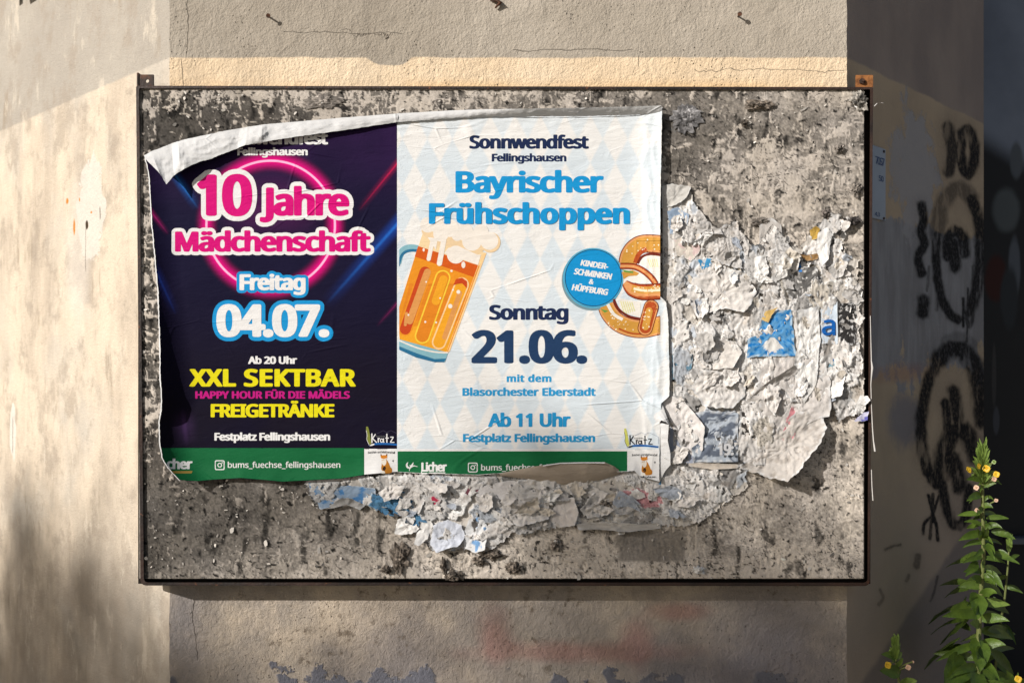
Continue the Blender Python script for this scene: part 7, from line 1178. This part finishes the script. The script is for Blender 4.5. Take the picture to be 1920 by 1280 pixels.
# crumbs of paper and paint all over the board
def crumbs():
    rs = np.random.default_rng(5); N = 2600; x = rs.uniform(268, 1620, N); y = rs.uniform(172, 1084, N)
    inA = (x > 285) & (x < 1244) & (y > np.interp(x, XTOP, YTOP) - 4) & (y < np.interp(x, XB, YB) + 2); k = ~inA & ((fbm(x / 60, y / 60, 3, 160) > -.12) | (y > 890)); x, y = x[k], y[k]; N = len(x)
    r = rs.choice([1.2, 1.8, 2.6, 4.0], N, p=[.4, .33, .2, .07]) * rs.uniform(.7, 1.3, N); V = []; Q = []; Cc = []
    for i in range(N):
        h = layer_h(x[i], y[i]) + .0006; an = rs.uniform(0, 6.28); g = rs.uniform(0, 6.28); lf = r[i] * S * rs.uniform(.1, .9)
        t = np.array([(-1, -.6), (.2, -.8), (1, -.5), (-.9, .6), (0, .9), (1.1, .4)]) * (1 + rs.uniform(-.3, .3, (6, 2))); t[:, 1] *= rs.uniform(.4, 1); ca, sa = np.cos(an), np.sin(an); t = t @ np.array([[ca, sa], [-sa, ca]]) * r[i]
        hz = h + lf * (np.clip(t @ np.array([np.cos(g), np.sin(g)]) / r[i] + .6, 0, 2)) ; V.append(PHn(x[i] + t[:, 0], y[i] + t[:, 1], hz)); b = i * 6; Q += [(b, b + 3, b + 4, b + 1), (b + 1, b + 4, b + 5, b + 2)]
        tone = rs.choice([206, 188, 224, 120, 76], p=[.34, .22, .14, .16, .14]) * rs.uniform(.9, 1.08); Cc += [np.array([1, .965, .92]) * tone] * 6
    me = mesh_np('paint_flakes', np.concatenate(V), np.array(Q), linn(np.clip(np.array(Cc), 10, 235)) * .8); o = link('paint_flakes', me, pm.m); tag(o, 'loose flakes of paint and paper scattered over the board', 'flakes', None, 'stuff')
crumbs()

# ---------------------------------------------------------------- number plate on the sprayed wall face
x0, z0 = facet_r(1636, 276); x1, z1 = facet_r(1656, 414)
ux = Vector((1, SLR, 0)).normalized(); nx_ = Vector((SLR, -1, 0)).normalized()
pl = thing('number_plate', (x1, YW + SLR * (x1 - XR), z1), 'small white enamel number plate with blue digits behind the frame', 'sign')
mw = Mat('white_enamel', .35, .5); mw.color(grey_jitter(mw, lin(150, 156, 170), .12, 30)); mb_ = Mat('blue_enamel', .4); mb_.color(lin(26, 58, 112))
def onwall(x, z, off): return Vector((x, YW + SLR * (x - XR), z)) + nx_ * off
xa = x0 - .075
def ztop(px): return facet_r(px, 276)[1]
bm = bmesh.new(); ztp = (z0 + facet_r(1656, 279)[1]) / 2; cc = [(xa, ztp), (x1, ztp), (x1, z1), (xa, z1)]
f0 = [bm.verts.new(onwall(a, b, .0015)) for a, b in cc]; f1_ = [bm.verts.new(onwall(a, b, .006)) for a, b in cc]
bm.faces.new(f1_)
for i in range(4): bm.faces.new((f0[i], f0[(i + 1) % 4], f1_[(i + 1) % 4], f1_[i]))
bmesh.ops.recalc_face_normals(bm, faces=bm.faces[:]); bm_obj('plate', bm, mw.m, pl)
def plate_text(s, pxl, pxr, t, b):
    bm = bmesh.new(); (xl_, zt), (xr_, zb) = facet_r(pxl, t), facet_r(pxr, b)
    for gi, (cs, mi) in enumerate(layout(MED, s, 0, 1.62 * (pxr - pxl) / (b - t), 0, 1)):
        vl = [[Vector((p[0], p[1], 0)) for p in q] for q in cs]; fl = [v for q in vl for v in q]; bv = [bm.verts.new(onwall(xl_ + v.x * (b - t) / (1.62 * (pxr - pxl)) * (xr_ - xl_), zt + v.y * (zb - zt), .0066 + (gi % 2) * .0001)) for v in fl]
        for tt in tessellate_polygon(vl):
            try: bm.faces.new([bv[i] for i in tt])
            except ValueError: pass
    bmesh.ops.recalc_face_normals(bm, faces=bm.faces[:]); bm_obj('digits', bm, mb_.m, pl)
plate_text('7067', 1636.5, 1653.6, 293, 313); plate_text('50', 1643, 1652, 329, 342); plate_text('4,3', 1635.5, 1645, 397, 407)
for px_, py_ in ((1652.5, 285), (1652.5, 410)):
    a, b = facet_r(px_, py_); bm = bmesh.new(); add_tube(bm, [onwall(a, b, .005), onwall(a, b, .008)], .0035, 8); bm_obj('screw', bm, rust_dark.m, pl)

# ---------------------------------------------------------------- flowering weeds
def leaf_mat(name, c1, c2):
    m = Mat(name, .45, .5); m.color(m.mix(m.noise(40, 4).ss(.3, .7), c1, c2)); m.bump(m.noise(120, 4), .0015)
    tr = m.nt.nodes.new('ShaderNodeBsdfTranslucent'); tr.inputs[0].default_value = (*[min(1, q * 1.6) for q in c1], 1)
    mx = m.nt.nodes.new('ShaderNodeMixShader'); mx.inputs[0].default_value = .2
    out = m.nt.nodes['Material Output']; m.nt.links.new(m.b.outputs[0], mx.inputs[1]); m.nt.links.new(tr.outputs[0], mx.inputs[2]); m.nt.links.new(mx.outputs[0], out.inputs[0]); return m.m
LEAF = leaf_mat('leaf_green', (.100, .160, .020), (.060, .105, .014)); YOUNG = leaf_mat('young_leaf_green', (.19, .27, .055), (.14, .21, .04))
stm = Mat('stem_green', .6); stm.color(stm.mix(stm.noise(30, 3), (.16, .20, .05), (.13, .13, .05))); pet = leaf_mat('yellow_petal', (.78, .50, .03), (.70, .42, .02)); wil = leaf_mat('withered_petal', (.62, .40, .26), (.5, .3, .2))
def leaf(par, b, t, wpx, arch=0, mat=None, name='leaf', fold=.30, side=None, n=12):
    """lanceolate blade from b to t (world), arch metres upward at mid, with a folded midrib and wavy rim"""
    mid = (b + t) / 2 + Vector((0, 0, arch)); L = (t - b).length; hw = wpx * S / 2
    rg_ = random.Random(hash((round(b.x, 4), round(t.z, 4))) & 0xffff)
    V = []; Q = []
    for i in range(n + 1):
        s = i / n; p = b * (1 - s) ** 2 + mid * 2 * s * (1 - s) + t * s * s; d = ((mid - b) * (1 - s) + (t - mid) * s).normalized()
        sd = side if side is not None else d.cross(Vector((0, -1, .25)))
        sd = (sd - d * sd.dot(d)); sd = sd.normalized() if sd.length > 1e-4 else Vector((1, 0, 0)); up = sd.cross(d)
        if up.y > 0: up = -up
        wv = hw * (math.sin(math.pi * min(1, s ** .72 * .97 + .03)) ** .85) * (1 if s < 1 else 0) + .0003
        for k, q in enumerate((-1, -.55, 0, .55, 1)):
            V.append(p + sd * wv * q + up * (abs(q) * wv * fold + (.06 * hw * math.sin(s * 21 + k * 2) if abs(q) == 1 else 0)) * 1)
    for i in range(n):
        for k in range(4): a = i * 5 + k; Q.append((a, a + 1, a + 6, a + 5))
    if par is None: return [v[:] for v in V], Q
    return link(name, mesh_np(name, [v[:] for v in V], Q), mat or LEAF, par)
def flower(par, c, r, mat, face=Vector((-.5, -.8, .25))):
    face = face.normalized(); u_ = face.orthogonal().normalized(); v_ = face.cross(u_); bm = bmesh.new()
    for k in range(4):
        a = k * math.pi / 2 + .4; d = u_ * math.cos(a) + v_ * math.sin(a); e = face.cross(d)
        rows = []
        for s, w_, l_ in ((0, .12, 0), (.4, .5, .35), (.8, .78, .42), (1.0, .55, .36)):
            rows.append([bm.verts.new(c + d * r * s + e * r * w_ * q + face * r * (l_ + (.08 if abs(q) == 1 else 0))) for q in (-1, 0, 1)])
        for A, B in zip(rows[:-1], rows[1:]):
            for q in range(2): bm.faces.new((A[q], A[q + 1], B[q + 1], B[q]))
    bmesh.ops.create_icosphere(bm, subdivisions=1, radius=r * .25, matrix=Matrix.Translation(c + face * r * .35))
    return bm_obj('flower', bm, mat, par, True)
def stem(par, pts, rad):
    bm = bmesh.new(); add_tube(bm, pts, rad, 8); return bm_obj('stem', bm, stm.m, par, True)
def weed(label, pts, Y0, rad, leaves, flowers, top, seed, ntop, ground_x=None):
    rg_ = random.Random(seed); base = P(*pts[0], Y0); t_ = thing('flowering_plant', (base.x, Y0, 0), label, 'plant', 'yellow flowering weeds by the wall')
    pp = [Vector((base.x + .01, Y0, 0))] + [P(a, b, Y0) for a, b in pts]; n = len(pp)
    stem(t_, pp, [rad * (1.25 - .75 * i / (n - 1)) for i in range(n)])
    for (bx_, by_, tx, ty, w_, dY, arch, mt) in leaves:
        leaf(t_, P(bx_, by_, Y0), P(tx, ty, Y0 + dY), w_ * (1.12 if by_ < 1100 else 1.3), arch * S, mt)
    if len(leaves) > 20:                                    # the many narrow leaves up the stem
        for k in range(62):
            y = 895 + 405 * (k / 62) ** .9 + rg_.uniform(-4, 4); j = int(np.clip(np.searchsorted([-q[1] for q in pts], -y) - 1, 0, len(pts) - 2)); f_ = (y - pts[j][1]) / (pts[j + 1][1] - pts[j][1]); x = pts[j][0] + (pts[j + 1][0] - pts[j][0]) * f_
            a = k * 2.4 + rg_.uniform(-.4, .4); L = (24 + 74 * (k / 62)) * rg_.uniform(.65, 1.15); dp_ = math.sin(a); tipy = y + L * rg_.uniform(-.25, .45)
            leaf(t_, P(x, y, Y0), P(x + L * math.cos(a), tipy, Y0 + (.24 if dp_ > 0 else .07) * dp_ * min(1.2, L / 60)), (7 + 17 * (k / 62)) * rg_.uniform(.7, 1.2), rg_.uniform(4, 16) * S, YOUNG if rg_.random() < .15 else LEAF)
    cx, cy, spread, hgt = top
    RV_, RQ_ = [], []
    for k in range(ntop):                                   # the leafy bud tip
        f = k / ntop; a = k * 2.4; y = cy + hgt * (.05 + .95 * f); r_ = spread * (.35 + .65 * f) * rg_.uniform(.75, 1.1)
        b = P(cx + rg_.uniform(-2, 2), y + 8, Y0); tip = P(cx + r_ * math.cos(a), y - rg_.uniform(10, 22) * (1.3 - f), Y0 + r_ * S * math.sin(a))
        v_, q_ = leaf(None, b, tip, rg_.uniform(4, 7) * (1 + .6 * f), rg_.uniform(0, 5) * S, n=7); o_ = len(RV_); RV_ += v_; RQ_ += [tuple(i + o_ for i in q) for q in q_]
    if RV_: link('bud_tip', mesh_np('bud_tip', RV_, RQ_), YOUNG, t_)
    for fx, fy, r_, mt, sx, sy in flowers:
        c_ = P(fx, fy, Y0 - .02); bm = bmesh.new(); s0 = P(sx, sy, Y0); add_tube(bm, [s0, (s0 + c_) / 2 + Vector((0, -.004, .004)), c_], [.0016, .0015, .0022], 6); bm_obj('flower_stalk', bm, stm.m, t_, True)
        flower(t_, c_, r_ * .85 * S, mt, Vector((rg_.uniform(-.8, .4), -.8, rg_.uniform(0, .5))))
    return t_
D_ = .30
main = [(1840, 999, 1797, 1013, 14, -.02, 6, None), (1859, 996, 1904, 1011, 13, -.02, 8, None), (1838, 964, 1795, 966, 9, .06, 5, None), (1849, 971, 1892, 972, 9, -.01, 5, None), (1840, 928, 1812, 939, 13, -.03, 7, None), (1846, 1020, 1864, 1050, 17, -.04, 12, None),
        (1838, 1040, 1772, 1064, 17, .27, 14, None), (1834, 1056, 1810, 1080, 16, -.03, 8, None), (1850, 1068, 1882, 1106, 14, -.04, 6, None), (1826, 1096, 1760, 1098, 11, D_, 16, None), (1830, 1090, 1770, 1121, 25, D_, 18, None), (1832, 1112, 1832, 1161, 28, -.05, 4, None),
        (1824, 1132, 1741, 1169, 26, D_, 34, None), (1818, 1156, 1745, 1189, 15, D_, 22, None), (1816, 1158, 1762, 1208, 32, .28, 14, None), (1834, 1197, 1837, 1259, 32, -.05, 8, None), (1808, 1236, 1770, 1288, 42, -.06, 10, None), (1834, 1258, 1828, 1310, 28, -.06, 6, None),
        (1800, 1194, 1733, 1254, 22, D_, 22, None), (1812, 1218, 1752, 1222, 14, .26, 14, None), (1853, 1036, 1912, 1057, 11, -.02, 8, None), (1848, 1086, 1866, 1096, 12, -.03, 3, None), (1845, 1030, 1826, 1046, 9, -.03, 4, None), (1844, 1004, 1862, 1020, 8, -.03, 4, None),
        (1843, 948, 1862, 952, 10, -.02, 5, None), (1842, 912, 1868, 906, 9, -.02, 5, None), (1840, 900, 1812, 899, 11, -.02, 6, None), (1846, 890, 1878, 908, 8, .01, 4, None), (1838, 985, 1812, 990, 9, .05, 5, None), (1846, 1010, 1852, 988, 9, -.03, 2, YOUNG), (1838, 1012, 1832, 990, 8, -.03, 2, YOUNG), (1842, 1008, 1842, 984, 8, -.04, 1, YOUNG),
        (1858, 1220, 1900, 1262, 16, .06, 8, None), (1820, 1180, 1790, 1172, 12, D_, 10, None), (1850, 1130, 1892, 1150, 14, .2, 10, None), (1852, 1180, 1900, 1188, 14, .22, 10, None), (1820, 1204, 1776, 1240, 20, .26, 10, None)]
weed('tall weed with yellow flowers and a bushy green tip by the sprayed wall', [(1834, 1300), (1834, 1220), (1838, 1130), (1844, 1040), (1843, 960), (1842, 900), (1841, 850)], .10, .0062, main,
     [(1815, 881, 7, pet, 1836, 898), (1834, 873, 6, pet, 1839, 888), (1850, 878, 7.5, pet, 1844, 892), (1868, 889, 6.5, pet, 1847, 905), (1831, 914, 5.5, wil, 1840, 930), (1832, 956, 4.5, wil, 1841, 972), (1868, 938, 4, wil, 1846, 952), (1864, 898, 5, wil, 1846, 912), (1864, 866, 4.5, YOUNG, 1846, 880)], (1842, 842, 27, 58), 3, 80)
weed('short weed with two small flowers under the lower corner of the frame', [(1690, 1310), (1686, 1278), (1680, 1240), (1678, 1212)], .02, .0040, [(1688, 1262, 1649, 1257, 19, -.02, 5, None), (1682, 1232, 1652, 1226, 10, -.01, 5, None), (1690, 1284, 1720, 1276, 14, -.03, 6, YOUNG), (1688, 1288, 1700, 1268, 10, -.04, 2, YOUNG), (1682, 1250, 1692, 1232, 8, -.03, 3, YOUNG)],
     [(1664, 1246, 7, pet, 1682, 1240), (1703, 1250, 5.5, wil, 1686, 1256), (1712, 1240, 2.5, wil, 1688, 1250)], (1679, 1200, 16, 32), 8, 26)
weed('weed at the far corner with one yellow flower near the picture edge', [(1906, 1320), (1906, 1296), (1905, 1284)], .02, .0038, [(1904, 1290, 1880, 1276, 12, -.02, 4, None), (1906, 1290, 1886, 1256, 10, -.02, 4, None), (1908, 1296, 1930, 1268, 16, -.02, 4, None), (1904, 1300, 1876, 1290, 12, -.01, 4, YOUNG)], [(1909, 1272, 7, pet, 1906, 1286)], (1904, 1284, 14, 14), 5, 10)
weed('dim thin weed without flowers in the shade behind the tall weed', [(1862, 1300), (1872, 1190), (1884, 1120), (1890, 1060), (1892, 1020)], .30, .0036, [(1876, 1168, 1905, 1208, 9, -.08, 18, None), (1880, 1142, 1862, 1118, 8, .02, 4, None), (1886, 1100, 1918, 1112, 9, -.02, 8, None), (1888, 1080, 1862, 1092, 8, .02, 6, None), (1870, 1208, 1850, 1176, 12, .02, 5, None), (1872, 1196, 1904, 1188, 12, .03, 8, None), (1866, 1240, 1902, 1272, 14, .0, 10, None), (1890, 1050, 1912, 1040, 8, .02, 5, None), (1890, 1044, 1872, 1030, 8, .02, 5, None), (1892, 1024, 1898, 1000, 6, .0, 1, None), (1868, 1222, 1840, 1250, 12, .02, 10, None)], [], (1892, 1014, 9, 14), 9, 8)

# ---------------------------------------------------------------- street trees across the pavement whose crowns shade the foot of the walls
bkm = Mat('bark', .9); bkm.color(bkm.mix(bkm.noise(9, 5), (.10, .075, .05), (.17, .14, .10)))
def street_tree(label, tgt, dist, sx_, sz_, nl, seed):
    cc_ = Vector(tgt) - SUND * dist; rg_ = random.Random(seed)
    tree = thing('street_tree', (cc_.x, cc_.y, 0), label, 'tree', 'street trees across the pavement')
    bm = bmesh.new(); add_tube(bm, [Vector((cc_.x, cc_.y, 0)), Vector((cc_.x + .05, cc_.y, 2)), Vector((cc_.x, cc_.y + .05, cc_.z - 1.0)), Vector((cc_.x, cc_.y, cc_.z + sz_))], [.13, .10, .07, .02], 10)
    for k in range(9):
        a = k * 2.4; s0 = Vector((cc_.x, cc_.y, cc_.z - 1.0 + .16 * k)); add_tube(bm, [s0, s0 + Vector((math.cos(a) * sx_, math.sin(a) * sx_, .3)), s0 + Vector((math.cos(a) * sx_ * 1.8, math.sin(a) * sx_ * 1.8, .4))], [.04, .025, .008], 6)
    bm_obj('trunk', bm, bkm.m, tree, True)
    V = []; Q = []; cg = lambda q: max(-1.5 * q, min(1.5 * q, rg_.gauss(0, q)))
    clus = [Vector((cg(sx_), cg(sx_), cg(sz_))) for _ in range(60)]
    for k in range(nl):
        p = cc_ + rg_.choice(clus) + Vector((rg_.gauss(0, .12), rg_.gauss(0, .12), rg_.gauss(0, .10)))
        u_ = Vector((rg_.gauss(0, 1), rg_.gauss(0, 1), rg_.gauss(0, 1))).normalized(); v_ = u_.orthogonal().normalized(); r_ = rg_.uniform(.03, .055)
        b = len(V); V += [(p - u_ * r_)[:], (p + v_ * r_ * .5)[:], (p + u_ * r_)[:], (p - v_ * r_ * .5)[:]]; Q.append((b, b + 1, b + 2, b + 3))
    link('crown', mesh_np('crown', V, Q, smooth=False), LEAF, tree)
street_tree('leafy street tree whose crown shades the foot of the cream side wall', (-1.82, YW, .26), 16.0, .50, .36, 8200, 4)
street_tree('leafy street tree whose crown shades the stained wall under the board', (.86, YW, .16), 16.0, .34, .26, 1700, 6)
